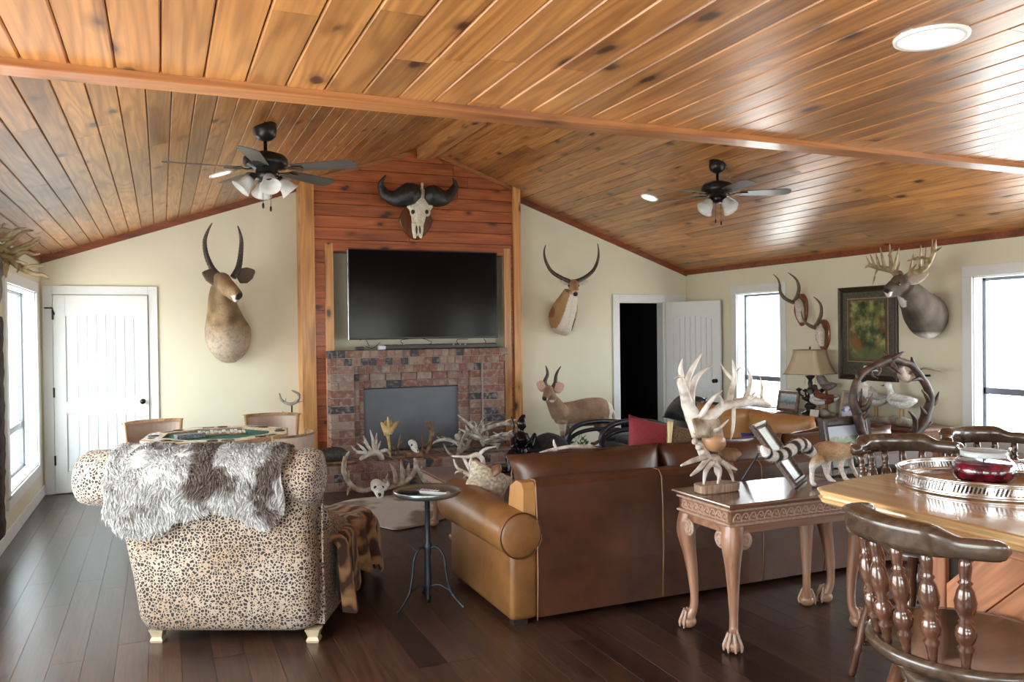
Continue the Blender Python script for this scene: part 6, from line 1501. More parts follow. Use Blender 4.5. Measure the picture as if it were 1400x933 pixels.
def armadillo():
    Y = 8.55; Q = lambda px, py, dy=0: PY(px, py, Y + dy)
    root = thing('armadillo_figure', 'dark grey banded armadillo figure on a bark slab at left end of hearth', 'taxidermy', (1.60, Y, HZt))
    mb = MB(); P = [Q(433, 630), Q(437, 626), Q(445, 624), Q(455, 623), Q(466, 624), Q(474, 628), Q(478, 633)]; Rr = [.03, .06, .085, .095, .09, .06, .02]; PP, RR_ = spline(P, Rr, 9)
    RR_ = [r * (1 - (.05 if (i % 3 == 0 and .3 < i / len(PP) < .75) else 0)) for i, r in enumerate(RR_)]; mb.tube(PP, RR_, 18, flat=.95)
    obj('shell', mb, plain('dark_banded_shell', (.055, .05, .05), .4, var=.5, scale=60, bmp=.6), root, True)
    mb = MB(); mb.tube([Q(436, 628), Q(430, 631), Q(426, 635), Q(423, 638)], [.035, .03, .018, .008], 10, sub=3)
    for p in ((432, 624), (434, 623)): mb.tube([Q(*p), Q(p[0] + 1, p[1] - 4)], [.012, .004], 6)
    for px in (440, 447, 464, 470): a = Q(px, 631, -.03); mb.tube([a, Vector((a.x, a.y, HZt + .03))], [.025, .015], 8)
    mb.tube([Q(476, 631), Q(488, 634, .05), Q(500, 636, .08)], [.02, .012, .003], 8, sub=3); obj('body', mb, plain('grey_leathery_skin', (.10, .08, .075), .6, var=.4, bmp=.4), root, True)
    mb = MB().box((1.44, Y - .09, HZt + .0005), (1.86, Y + .09, HZt + .03), .01); mb.bumpy(.006, 20); mb.v = [Vector((q.x, q.y, max(q.z, HZt + .0005))) for q in mb.v]; obj('bark_slab', mb, M['ant_brown'], root, True)
armadillo()

# cowhide on the floor
def cowhide():
    pts = [(1.16, 7.30), (1.21, 7.43), (1.36, 7.56), (1.50, 7.80), (1.73, 7.93), (2.04, 7.95), (2.36, 8.05), (2.6, 7.9), (2.75, 7.6), (2.7, 7.2), (2.5, 6.9), (2.25, 6.75), (2.06, 6.61), (1.87, 6.55), (1.74, 6.53), (1.65, 6.69), (1.50, 6.96), (1.38, 7.0), (1.2, 6.9), (1.0, 6.98), (.95, 7.1), (1.25, 7.14), (1.38, 7.2)]
    P, _ = spline([Vector((x, y, 0)) for x, y in pts + pts[:1]], [1] * (len(pts) + 1), 4); P = P[:-1]
    bm = bmesh.new(); vs = [bm.verts.new((p.x, p.y, .0045)) for p in P]; bm.faces.new(vs); bmesh.ops.triangulate(bm, faces=bm.faces)
    for _i in range(5): bmesh.ops.subdivide_edges(bm, edges=[e for e in bm.edges if e.calc_length() > .07], cuts=1, use_grid_fill=False); bmesh.ops.triangulate(bm, faces=bm.faces)
    mb = MB(); mb.add([v.co.copy() for v in bm.verts], [tuple(v.index for v in f.verts) for f in bm.faces] if not bm.verts.index_update() else [], True)
    def col(q):
        n = noise.noise(Vector((q.x * 1.6, q.y * 1.6, 4))) + .3 * noise.noise(q * 7); c = lerp((.52, .48, .43), (.19, .13, .09), sst(.10, .30, n)); return c
    mb.c = [col(q) for q in mb.v]; n0 = len(mb.v)
    mb.v = [q + Vector((0, 0, .004 * noise.noise(q * 9) + .002)) for q in mb.v]
    # thickness skirt
    o = obj('cowhide_rug', mb, M['hide']); s = o.modifiers.new('thickness', 'SOLIDIFY'); s.thickness = .004; s.offset = -1; tag(o, 'cream and brown cowhide rug on the dark floor before the hearth', 'rug'); bm.free(); return o
cowhide()

# ================================================================== card table corner
M['oakchair'] = wood('light_brown_chair_wood', (.22, .11, .05), (.45, .27, .14), axis='Z', rough=.4, coat=.2, knots=False, rnd=False)
M['rimwood'] = wood('pale_table_rim', (.34, .19, .10), (.60, .41, .26), axis='X', rough=.25, coat=.5, knots=False, rnd=False)
M['felt'] = plain('green_felt', (.035, .17, .13), .95, var=.15, scale=90)
PT = Vector((.44, 7.50, 0)); pt = thing('card_table', 'octagonal card table with green felt, wooden rim and cup holders behind the armchair', 'table', PT, math.radians(-8))
def octo(r, z): return [Vector((r * math.cos(math.pi / 8 + k * math.pi / 4), r * math.sin(math.pi / 8 + k * math.pi / 4), z)) for k in range(8)]
obj('rim', MB().loft([octo(.46, .735), octo(.46, .772), octo(.62, .772), octo(.632, .765), octo(.632, .735), octo(.61, .725), octo(.48, .725), octo(.46, .735)], False, caps=False), M['rimwood'], pt)
obj('playing_surface', MB().loft([octo(.47, .73), octo(.47, .755)], False), M['felt'], pt)
obj('apron', MB().loft([octo(.50, .64), octo(.50, .727)], False), M['rimwood'], pt)
for k in range(8):
    a = k * math.pi / 4 + .0; c = Vector((.515 * math.cos(a), .515 * math.sin(a), 0))
    obj('cup_holder', MB().lathe([(.036, .7735), (.038, .776), (.044, .776), (.046, .7735)], c, 18), M['blackm'], pt)
    obj('cup_well', MB().lathe([(.002, .7735), (.036, .774)], c, 18), M['black'], pt)
    t_ = Vector((-math.sin(a), math.cos(a), 0)); q = Vector((.50 * math.cos(a), .50 * math.sin(a), .7735)) + t_ * .12; e = Vector((math.cos(a), math.sin(a), 0))
    obj('chip_trough', MB().add([q + e * x + t_ * y + Vector((0, 0, z)) for z in (0, .002) for x, y in ((-.018, -.05), (.035, -.05), (.035, .05), (-.018, .05))], [(0, 3, 2, 1), (4, 5, 6, 7), (0, 1, 5, 4), (1, 2, 6, 5), (2, 3, 7, 6), (3, 0, 4, 7)]), M['black'], pt)
obj('pedestal', MB().lathe([(.32, 0), (.32, .03), (.10, .08), (.07, .2), (.09, .4), (.07, .55), (.22, .64)], n=24), M['rimwood'], pt)
cr = thing('domino_tray', 'shallow tray crowded with pale game tiles on the green felt', 'game tray', PY(300, 588, 7.62) * 1); cr.location = (PY(303, 590, 7.55).x, 7.55, .7555)
obj('tray', MB().box((-.20, -.07, 0), (.20, .07, .012), .003), M['oakchair'], cr)
rg = random.Random(9)
for i in range(12):
    for j in range(4):
        o = obj('tile', MB().box((-.012, -.010, 0), (.012, .010, .013), .002) if (i == 0 and j == 0) else None, plain('ivory_tile', (.78, .75, .68), .35) if (i == 0 and j == 0) else None, cr, mesh=None if (i == 0 and j == 0) else tile_mesh)
        tile_mesh = o.data; o.location = (-.18 + i * .033, -.05 + j * .033, .012 + (.013 if rg.random() < .3 else 0)); o.rotation_euler = (0, 0, rg.uniform(-.3, .3))
cp = thing('card_box', 'patterned dark box on the left of the green felt table', 'box', (PY(262, 593, 7.4).x, 7.42, .7555), .3)
obj('body', MB().box((-.13, -.05, 0), (.10, .05, .03), .004), plain('patterned_blue_grey_box', (.16, .19, .22), .5, var=.8, scale=55), cp)
obj('lid', MB().box((-.132, -.052, .024), (.102, .052, .036), .004), plain('mottled_lid', (.22, .20, .22), .5, var=.8, scale=70), cp)
M['chairtan'] = leather('tan_chair_pad', (.36, .25, .19), (.52, .40, .32), .55)
def club_chair(loc, face, label):
    """curved back card chair; local -y is the back"""
    ch = thing('card_chair', label, 'chair', loc, face)
    mb = MB(); n = 14
    def arc(r, a0, a1, z0, z1, th):
        rings = []
        for k in range(n + 1):
            a = math.radians(a0 + (a1 - a0) * k / n); e = Vector((math.sin(a), -math.cos(a), 0)); lean = 1.0
            rings.append([e * (r - th) + Vector((0, 0, z0)), e * r + Vector((0, 0, z0)), e * (r + .03) + Vector((0, 0, z1)), e * (r + .03 - th) + Vector((0, 0, z1))])
        return MB().loft(rings, False)
    obj('backrest', arc(.27, -62, 62, .52, .80, .02), M['chairtan'], ch)
    obj('top_rail', arc(.295, -64, 64, .795, .82, .032), M['oakchair'], ch)
    for s in (-1, 1):
        a = math.radians(64 * s); e = Vector((math.sin(a), -math.cos(a), 0))
        obj('post', MB().tube([e * .24 + Vector((0, 0, 0)), e * .255 + Vector((0, 0, .45)), e * .285 + Vector((0, 0, .82))], .018, 8), M['oakchair'], ch)
        obj('leg', MB().tube([(s * .2, .2, 0), (s * .19, .19, .44)], [.014, .02], 8), M['oakchair'], ch)
    mb = MB(); rbox(mb, -.24, .24, -.22, .24, .42, .49, .03); obj('seat', mb, M['chairtan'], ch)
    return ch
k1 = club_chair((-.03, 8.30, 0), math.radians(200), 'tan padded card chair at the far left of the card table near the white door')
for loc, fc, lb in (((.98, 8.38, 0), math.radians(165), 'tan padded card chair at the far right of the table beside the wooden post'), ((.86, 6.92, 0), math.radians(52), 'tan padded card chair at the near right of the card table, seen from behind')):
    c_ = copy_tree(k1); c_.location = loc; c_.rotation_euler = (0, 0, fc); c_['label'] = lb
# antler candle stand by the post
stn = thing('antler_stand', 'slim iron floor stand topped with a curved antler beside the wooden post', 'stand', (1.26, 9.32, 0))
b_ = PY(399, 590, 9.32); mb = MB().tube([Vector((b_.x, 9.32, .02)), PY(399, 553, 9.32)], .008, 8); mb.lathe([(.13, 0), (.13, .012), (.02, .03)], (b_.x, 9.32, 0), 20); obj('pole', mb, M['iron'], stn, True)
mb = MB(); mb.tube([PY(382, 538, 9.32), PY(385, 547, 9.3), PY(393, 552, 9.3), PY(401, 552, 9.3), PY(408, 546, 9.3), PY(408, 539, 9.3), PY(399, 534, 9.28)], [.006, .014, .016, .018, .018, .017, .008], 8, sub=4); mb.tube([PY(404, 551, 9.3), PY(413, 549, 9.25)], [.012, .003], 7); mb.tube([PY(390, 551, 9.3), PY(391, 545, 9.28)], [.009, .003], 7)
mb.tube([PY(393, 576, 9.3), PY(392, 568, 9.3), PY(386, 563, 9.3)], [.01, .014, .006], 8, sub=3); mb.tube([PY(399, 580, 9.32), PY(393, 576, 9.3)], [.01, .01], 7); obj('antler', mb, M['ant_grey'], stn, True)

# ================================================================== left wall: antler mount and hanging hide
lm = thing('elk_mount', 'grey elk head with tangled olive antlers high at the left picture edge', 'taxidermy', (L + .01, 5.85, 2.0))
Q = lambda px, py, y: PY(px, py, y)
mb = MB(); mb.tube([(L + .004, 5.75, 1.9), (L + .08, 5.76, 1.96), (L + .14, 5.8, 2.06), (L + .17, 5.84, 2.13)], [(.2, .27), (.17, .22), (.10, .13), (.08, .09)], 16, up=(0, 0, 1), sub=4)
mb.tube([(L + .16, 5.84, 2.12), (L + .20, 5.84, 2.06), (L + .235, 5.86, 2.0)], [.08, .055, .04], 12, sub=3)
obj('body', fuse(mb, .014, 3, lambda q: lerp((.22, .19, .17), (.36, .33, .32), .5 + noise.noise(q * 8))), M['hide'], lm, True)
obj('plaque', MB().loft([[Vector((x, 5.75 + .24 * s * math.cos(a * math.pi / 12), 1.93 + .33 * s * math.sin(a * math.pi / 12))) for a in range(24)] for x, s in ((L + .001, 1), (L + .018, 1), (L + .024, .94))], False), M['plaque'], lm, True)
mb = MB()
for pts, r in (([(-20, 360, 5.90), (0, 352, 5.90), (14, 355, 5.85), (28, 366, 5.80), (45, 374, 5.75), (58, 376, 5.75), (68, 381, 5.75)], [.035, .035, .032, .026, .02, .015, .004]), ([(-15, 345, 5.95), (0, 340, 5.95), (18, 345, 5.95), (35, 340, 5.90), (54, 331, 5.85)], [.034, .034, .03, .018, .004]),
                ([(5, 346, 5.95), (22, 342, 5.95), (40, 333, 5.90), (55, 324, 5.85)], [.03, .024, .016, .004]), ([(0, 345, 5.95), (16, 330, 5.95), (32, 318, 5.95), (46, 315, 5.90)], [.03, .022, .014, .004]), ([(0, 330, 5.95), (12, 322, 5.95), (20, 315, 5.95), (36, 312, 5.90)], [.022, .016, .012, .003]), ([(-5, 318, 5.95), (3, 313, 5.95), (6, 305, 5.95)], [.016, .012, .003]),
                ([(-5, 314, 5.85), (8, 314, 5.85), (20, 316, 5.85)], [.014, .012, .004]), ([(18, 358, 5.85), (26, 366, 5.75), (23, 373, 5.70)], [.022, .014, .004]), ([(10, 356, 5.85), (8, 368, 5.75), (8, 380, 5.70)], [.024, .018, .006]), ([(22, 352, 5.90), (32, 345, 5.85), (48, 348, 5.80), (56, 346, 5.80)], [.022, .018, .012, .003]), ([(30, 367, 5.80), (40, 364, 5.75), (50, 363, 5.75), (62, 364, 5.70)], [.02, .015, .01, .003]), ([(-4, 328, 5.85), (8, 328, 5.80), (19, 328, 5.75)], [.016, .012, .003]), ([(20, 357, 5.85), (28, 358, 5.75), (38, 360, 5.75)], [.018, .012, .003])):
    mb.tube([Q(*p) for p in pts], [q * .8 for q in r], 8, sub=4)
mb.bumpy(.004, 20); obj('antler', mb, M['ant_deer'], lm, True)
hd = MB(); rings = []
for i in range(40):
    z = .12 + 1.66 * i / 39; y0 = 7.34 + .02 * math.sin(i * .9) + (.05 if i > 10 else .0); rings.append([Vector((L + .012, 6.95, z)), Vector((L + .022 + .006 * math.sin(i * 1.3), 7.15, z)), Vector((L + .020, y0 - .09 + .015 * (i % 3), z)), Vector((L + .010, y0 - .09 + .015 * (i % 3), z)), Vector((L + .006, 6.96, z))])
hd.loft(rings)
o = centre('hanging_hide', hd, plain('dark_hanging_hide', (.045, .03, .028), .9, var=.7, scale=25), 'dark shaggy edged hide hanging on the left wall in front of the window', 'hide')

# ================================================================== seating group beyond the sofa
ctb = thing('coffee_table', 'low carved wooden coffee table behind the rolled sofa arm', 'table', (2.75, 6.22, 0))
obj('top', MB().box((1.98, 5.93, .455), (3.5, 6.62, .48), .006), M['tabletop'], ctb, True); obj('edge_moulding', MB().box((2.0, 5.95, .40), (3.48, 6.60, .456), .004), M['carve_hi'], ctb, True)
for x in (2.08, 3.40):
    for y in (6.02, 6.53):
        sx_ = -1 if x < 2.5 else 1; sy_ = -1 if y < 6.2 else 1; d = Vector((sx_, sy_, 0)).normalized(); c = Vector((x, y, 0))
        mb = MB().tube([c + Vector((0, 0, .41)), c + d * .015 + Vector((0, 0, .34)), c - d * .01 + Vector((0, 0, .2)), c - d * .01 + Vector((0, 0, .09)), c + d * .01 + Vector((0, 0, .035))], [.04, .042, .026, .024, .036], 10, sub=4); mb.ell(c + d * .012 + Vector((0, 0, .035)), (.045, .045, .035)); obj('leg', mb, M['carved_v'], ctb, True)
def bronze():
    Y = 6.2; Q = lambda px, py, dy=0: PY(px, py, Y + dy); root = thing('bronze_statue', 'dark bronze statue of a crouching hunter holding a bow, behind the sofa', 'statue', (2.72, Y, .48)); m = plain('dark_polished_bronze', (.022, .02, .022), .25, metal=.7, var=.4, scale=20)
    mb = MB(); S = lambda pts, r, **k: mb.tube([Q(*p) for p in pts], r, 10, sub=3, **k)
    S([(714, 630, 0), (713, 612, 0), (712, 600, 0), (711, 592, 0)], [.07, .055, .07, .04]); mb.ell(Q(713, 580, 0), (.040, .045, .052)); S([(711, 592, 0), (712, 586, 0)], [.028, .024]); mb.ell(Q(717, 583, -.03), (.02, .02, .015))
    S([(706, 595, 0), (702, 603, -.05), (701, 612, -.08), (706, 606, -.12)], [.03, .024, .02, .014]); S([(717, 594, 0), (723, 604, -.03), (727, 611, -.06), (722, 604, -.10)], [.03, .025, .02, .014])
    S([(708, 628, 0), (700, 622, -.1), (698, 634, -.14), (697, 646, -.16)], [.055, .045, .032, .02]); S([(718, 630, 0), (727, 624, -.06), (730, 636, -.04), (733, 646, -.02)], [.055, .045, .032, .02]); mb.ell(Q(704, 626, .05), (.09, .07, .07)); mb.tube([Q(713, 575, .02), Q(716, 570, .03), Q(719, 569, .04)], [.03, .025, .008], 8, sub=2)
    obj('figure', fuse(mb, .008, 2), m, root, True)
    mb = MB().tube([Q(699, 570, -.08), Q(703, 583, -.12), Q(702, 598, -.14), Q(705, 612, -.12), Q(714, 626, -.10)], [.005, .009, .011, .009, .005], 7, sub=4); mb.tube([Q(699, 570, -.08), Q(714, 626, -.10)], .002, 5); obj('bow', mb, m, root, True)
    mb = MB().tube([Q(718, 612, -.1), Q(727, 600, -.1), Q(731, 594, -.1), Q(732, 600, -.1), Q(728, 612, -.1)], [.008, .013, .014, .014, .008], 7, sub=3); obj('quiver', mb, m, root, True)
    mb = MB(); rbox(mb, 2.52, 2.95, 6.08, 6.36, .4803, .51, .03); obj('plinth', mb, m, root, True)
bronze()
def bear():
    Y = 6.25; Q = lambda px, py, dy=0: PY(px, py, Y + dy); root = thing('bear_figure', 'black furry bear figure standing right of the bronze hunter', 'taxidermy', (3.15, Y, .48))
    mb = MB(); mb.tube([Q(730, 625), Q(738, 614), Q(750, 609), Q(764, 613), Q(776, 622)], [(.05, .06), (.085, .10), (.10, .11), (.085, .095), (.04, .05)], 14, up=(0, 0, 1), sub=4)
    for px in (735, 745, 765, 773): a = Q(px, 620, -.03 if px % 2 else .05); mb.tube([a, Vector((a.x, a.y, .487))], [.045, .03], 8)
    mb.tube([Q(776, 618), Q(784, 624, -.03)], [.05, .025], 8)
    obj('body', fuse(mb, .010, 2, lambda q: lerp((.010, .010, .011), (.03, .028, .03), .5 + noise.noise(q * 30))), M['hide'], root, True)
bear()
pxant('white_antler', 'long white antler lying behind the sofa back in front of bear figure', 4.66, [([(738, 619, 0), (760, 614, 0), (785, 611, 0), (805, 612, 0), (816, 617, 0), (820, 628, 0)], [.004, .011, .014, .015, .014, .013]), ([(762, 616, 0), (758, 608, 0), (757, 601, 0)], [.011, .009, .003]), ([(757, 615, 0), (762, 628, 0), (778, 631, 0), (790, 634, 0)], [.011, .011, .009, .005]), ([(790, 633, 0), (794, 626, 0), (800, 620, 0)], .008), ([(798, 612, 0), (798, 607, 0)], .006), ([(736, 636, 0), (741, 633, 0), (739, 629, 0)], .007)], M['ant_white'])
# loose skull with heavy pale antlers and furry pillow on the sofa end
FYy = 5.0
pxant('white_antler', 'pale heavy forked antlers above the rolled sofa arm', 5.15, [([(617, 624, 0), (640, 625, 0), (652, 622, 0), (660, 630, 0), (661, 650, 0)], [.004, .012, .018, .016, .012]), ([(655, 622, 0), (664, 614, 0), (678, 611, 0)], [.014, .010, .003]), ([(620, 628, .05), (625, 640, .05), (638, 648, .03), (652, 655, .0)], [.004, .011, .016, .018]), ([(634, 626, 0), (640, 638, 0), (648, 650, 0)], [.010, .013, .015]), ([(632, 645, .03), (624, 646, .03), (622, 649, .03)], .008), ([(645, 626, 0), (642, 636, -.02), (646, 644, -.02)], .009), ([(640, 650, .03), (634, 654, .02), (631, 659, .02)], .008)], M['ant_white'])
T = Matrix.Translation(PY(666, 663, 4.95)) @ Matrix.Rotation(.5, 4, 'Y') @ Matrix.Rotation(math.radians(70), 4, 'X')
mb = MB().pillow(.30, .24, .13, .5, T=T); mb.bumpy(.008, 14)
centre('fur_pillow', mb, plain('cream_curly_fur', (.58, .50, .38), .95, var=.5, scale=50, bmp=.8), 'cream curly textured pillow on the sofa seat beside the rolled arm', 'pillow')
kd = MB().tube([PY(655, 652, 5.0), PY(672, 646, 4.95), PY(684, 640, 4.9)], [.015, .05, .03], 10, sub=3, flat=.5); centre('brown_hide', kd, M['ant_brown'], 'dark brown curled hide piece between antlers and sofa cushion', 'hide')

# black recliner
rc = thing('recliner', 'black padded leather recliner chair beyond the sofa, near the open doorway', 'recliner', (4.95, 7.55, 0)); bl = leather('black_leather', (.010, .011, .015), (.030, .033, .042), .3)
mb = MB(); rbox(mb, 4.55, 5.25, 7.25, 7.85, .14, .46, .06); obj('seat', mb, bl, rc, True)
mb = MB(); rbox(mb, 4.42, 4.56, 7.27, 7.83, .12, .42, .05); obj('footrest', mb, bl, rc, True)
T = Matrix.Translation(PY(948, 580, 7.55)) @ Matrix.Rotation(math.radians(-48), 4, 'Y'); mb = MB().pillow(.66, .60, .22, .4, T=T); obj('backrest', mb, bl, rc, True)
T = Matrix.Translation(PY(936, 558, 7.45)) @ Matrix.Rotation(math.radians(-42), 4, 'Y'); mb = MB().pillow(.34, .46, .2, .5, T=T); obj('headrest', mb, bl, rc, True)
for y, nm in ((7.15, 0), (7.95, 1)):
    for dz, r_ in ((0, .028), (-.085, .022)):
        P = [PY(px, py, y) + Vector((0, 0, dz + (.02 if nm else 0))) for px, py in ((824, 612), (822, 598), (829, 586), (843, 579), (862, 576), (890, 577), (915, 583))]
        if nm: P = [p + Vector((-.42, 0, 0)) for p in P]
        mb = MB().tube(P, r_, 12, sub=5); obj('armrest' if dz == 0 else 'arm_trim', mb, bl if dz == 0 else M['iron'], rc, True)
    mb = MB(); rbox(mb, 4.50, 5.2, y - .04, y + .04, .12, .52, .035); obj('side_panel', mb, bl, rc, True)
obj('base', MB().box((4.6, 7.3, 0), (5.2, 7.8, .14), .02), M['blackm'], rc, True)
# pillows propped on the sofa back
def prop(name, label, px, py, y, w, d, h, rx, ry, rz, mat, cat='pillow', extra=None):
    c = PY(px, py, y); root = thing(name, label, cat, c); T = Matrix.Rotation(rz, 4, 'Z') @ Matrix.Rotation(rx, 4, 'X') @ Matrix.Rotation(ry, 4, 'Z')
    obj('cushion', MB().pillow(w, d, h, .5, 18, 14, T=T).bumpy(.006, 9), mat, root)
    if extra: extra(root, T)
    return root
prop('throw_pillow', 'plain burgundy red throw pillow propped behind the sofa back', 905, 620, 4.72, .50, .44, .15, math.radians(66), math.radians(-14), math.radians(-12), plain('burgundy_cloth', (.22, .022, .032), .8, var=.15, scale=80, bmp=.2))
def bone_strip(root, T): obj('horn_toggle', MB().tube([T @ Vector((-.155, .15, .03)), T @ Vector((-.152, .05, .045)), T @ Vector((-.15, -.06, .045)), T @ Vector((-.148, -.15, .03))], [.022, .015, .015, .022], 8, sub=3), plain('yellowed_horn_strip', (.66, .52, .28), .5), root)
prop('throw_pillow', 'speckled brown hide pillow with yellowed horn strip beside the burgundy pillow', 942, 615, 4.58, .34, .30, .12, math.radians(66), math.radians(-14), math.radians(-14), plain('speckled_brown_hide', (.12, .065, .035), .85, var=.9, scale=140), extra=bone_strip)

# second sofa with pale tan cushions
s2_ = thing('sofa', 'second sofa with light tan leather cushions, behind the console table', 'sofa', (4.9, 5.9, 0))
mb = MB(); rbox(mb, 5.02, 5.30, 5.16, 6.75, .05, .74, .05); obj('back_frame', mb, M['leather'], s2_, True)
mb = MB(); rbox(mb, 4.25, 5.05, 5.16, 6.75, .05, .30, .03); obj('seat_base', mb, M['leather'], s2_, True)
for y0 in (5.17, 5.96):
    mb = MB(); rbox(mb, 4.25, 4.95, y0, y0 + .78, .30, .46, .05); obj('seat_cushion', mb, M['leather_tan'], s2_, True)
    T = Matrix.Translation((4.98, y0 + .39, .665)) @ Matrix.Rotation(math.radians(-14), 4, 'Y') @ Matrix.Rotation(math.radians(90), 4, 'Z') @ Matrix.Rotation(math.radians(90), 4, 'X'); mb = MB().pillow(.80, .46, .24, .45, 16, 12, T=T); mb.bumpy(.015, 6); obj('back_cushion', mb, M['leather_tan'], s2_, True)
mb = MB(); rbox(mb, 4.28, 5.25, 6.76, 6.95, .05, .6, .06); obj('arm', mb, M['leather'], s2_, True)
for x in (4.35, 5.2):
    for y in (5.25, 6.85): obj('foot', MB().box((x - .03, y - .03, 0), (x + .03, y + .03, .055)), M['leg_dark'], s2_, True)
s2_.location.y += .06
prop('throw_pillow', 'small bright blue pillow at the foot of the tan cushions', 1031, 606, 5.9, .22, .18, .09, math.radians(70), 0, math.radians(-20), plain('blue_cloth', (.03, .05, .35), .8))
kn = prop('hide_pillow', 'fringed brown hide pillow below the tan sofa cushions', 1108, 610, 4.75, .36, .26, .14, math.radians(70), .2, math.radians(-20), M['leather'])

# ================================================================== long chest under the window wall with lamp and birds
chx0, chx1, chy0, chy1, CHZ = 6.27, 6.77, 5.38, 7.55, .69
chs = thing('sideboard', 'long dark wooden sideboard against the right wall under the picture', 'sideboard', (6.52, 6.45, 0)); M['chest'] = wood('dark_sideboard_wood', (.07, .03, .018), (.18, .08, .045), axis='Y', rough=.3, coat=.4, knots=False, rnd=False)
obj('top', MB().box((chx0 - .03, chy0 - .03, CHZ - .03), (chx1 + .01, chy1 + .03, CHZ), .006), M['chest'], chs, True)
obj('body', MB().box((chx0 + .02, chy0, .08), (chx1, chy1, CHZ - .03)), M['chest'], chs, True); obj('plinth', MB().box((chx0 + .04, chy0 + .02, 0), (chx1, chy1 - .02, .08)), M['chest'], chs, True)
for k in range(4):
    a = chy0 + .03 + k * .53; d_ = obj('door', MB().box((chx0, a, .11), (chx0 + .022, a + .50, CHZ - .05), .004), M['chest'], chs, True); obj('knob', MB().lathe([(.008, 0), (.008, .01), (.014, .016), (.002, .024)], (chx0 - .0, a + (.44 if k % 2 else .06), .42), 10, axis=(-1, 0, 0)), M['knob'], d_) if False else None
    kb = obj('knob', MB().lathe([(.008, 0), (.008, .01), (.014, .016), (.002, .024)], Vector((chx0, a + (.44 if k % 2 == 0 else .06), .42)) - chs.location, 10, axis=(-1, 0, 0)), M['knob'], d_)
lc = PX(1108, 560, 6.45); lamp = thing('table_lamp', 'black candelabra table lamp with beige bell shaped shade on the sideboard', 'lamp', (6.45, lc.y, CHZ))
lb = plain('black_cast_metal', (.018, .016, .016), .35, metal=.4, var=.4, scale=40)
obj('base', MB().lathe([(.09, 0), (.095, .012), (.06, .03), (.04, .05), (.065, .08), (.055, .11), (.03, .13), (.085, .16), (.09, .185), (.05, .20), (.025, .215), (.04, .24), (.035, .27), (.018, .30), (.026, .33), (.02, .37), (.045, .40), (.05, .415), (.015, .42), (.012, .47)], n=20), lb, lamp)
for k in range(4):
    a = math.radians(25 + 90 * k); e = Vector((math.cos(a), math.sin(a), 0)); z_ = Vector((0, 0, 1))
    mb = MB().tube([e * .02 + z_ * .20, e * .07 + z_ * .19, e * .12 + z_ * .215, e * .125 + z_ * .245], .009, 8, sub=4); mb.lathe([(.012, .24), (.034, .262), (.036, .27), (.014, .272), (.013, .28)], e * .125, 12); obj('candle_arm', mb, lb, lamp)
mb = MB(); rings = []
def sqr(h, z, n=6):
    out = []
    for s in range(4):
        for k in range(n):
            t = -1 + 2 * k / n; p = [(t, -1), (1, t), (-t, 1), (-1, -t)][s]; q = Vector((p[0], p[1])); c = .10 * (1 - t * t); q = q * (h * (1 - c)); out.append(Vector((q.x, q.y, z)))
    return out
pr_ = [(.205, .435), (.188, .47), (.165, .53), (.145, .59), (.132, .65), (.128, .695)]
mb.loft([sqr(h, z) for h, z in pr_] + [sqr(h - .004, z) for h, z in pr_[::-1]], caps=False)
m_, t_, b_ = _mat('beige_silk_shade'); b_.inputs['Base Color'].default_value = (.50, .40, .27, 1); b_.inputs['Roughness'].default_value = .8; b_.inputs['Subsurface Weight'].default_value = .0; M['shade'] = m_
sh = obj('lamp_shade', mb, M['shade'], lamp); sh.rotation_euler = (0, 0, math.radians(20))
mb = MB()
for z, h in ((.435, .206), (.695, .129)):
    P = sqr(h, z); mb.tube(P + [P[0]], .004, 6)
o = obj('shade_trim', mb, plain('brown_shade_trim', (.30, .22, .13), .7), lamp); o.rotation_euler = (0, 0, math.radians(20))
obj('finial', MB().lathe([(.004, .68), (.004, .70), (.012, .71), (.008, .725), (.002, .735)], n=10), lb, lamp); mb = MB()
for s in (-1, 1): mb.tube([(s * .07, 0, .43), (s * .07, 0, .33)], .0015, 4)
obj('pull_chain', mb, M['silver'], lamp)
def frm(px0, px1, py1, H, x, label, mat, lean=10, pm=None, w=.03):
    a = PX(px0, py1, x); b = PX(px1, py1, x); a.z = b.z = CHZ + .0005
    return photo_frame('photo_frame', label, a, b, math.radians(lean), H, w, pm, mat)
M['fr_wood'] = plain('brown_grey_frame', (.22, .15, .11), .5, var=.3, scale=40); M['fr_gold'] = plain('light_gold_frame', (.40, .28, .17), .45, var=.3, scale=40)
frm(1062, 1090, 568, .235, 6.38, 'small brown photo frame at left of the lamp on the sideboard', M['fr_wood'], pm=photo_mat('beach_snapshot', [(0, (.45, .45, .42)), (.03, (.16, .22, .25)), (.06, (.35, .50, .58)), (.12, (.62, .70, .74))]), w=.035)
frm(1148, 1176, 568, .285, 6.42, 'light gold photo frame between the lamp and the antler wreath', M['fr_gold'], pm=photo_mat('dim_snapshot', [(0, (.10, .12, .16)), (.04, (.20, .18, .16)), (.08, (.35, .32, .28)), (.14, (.22, .22, .22))]))
pl_ = PX(1160, 566, 6.33); plt = thing('painted_plate', 'small blue and white painted plate propped before the gold photo frame', 'plate', (6.33, pl_.y, CHZ), 0)
def platemat():
    m, t, b = _mat('blue_white_glaze'); n = N(t, 'ShaderNodeTexNoise'); n.inputs['Scale'].default_value = 22; t.links.new(coords(t, False), n.inputs['Vector']); t.links.new(ramp(t, n.outputs[0], [(.42, (.55, .60, .75)), (.52, (.62, .66, .80)), (.58, (.14, .20, .48))]), b.inputs['Base Color']); b.inputs['Roughness'].default_value = .15; return m
obj('plate', MB().lathe([(.002, .004), (.045, .004), (.07, .014), (.072, .018), (.045, .010), (.002, .010)], (0, 0, .072), 28, axis=(-1, -.5, .25)), platemat(), plt)
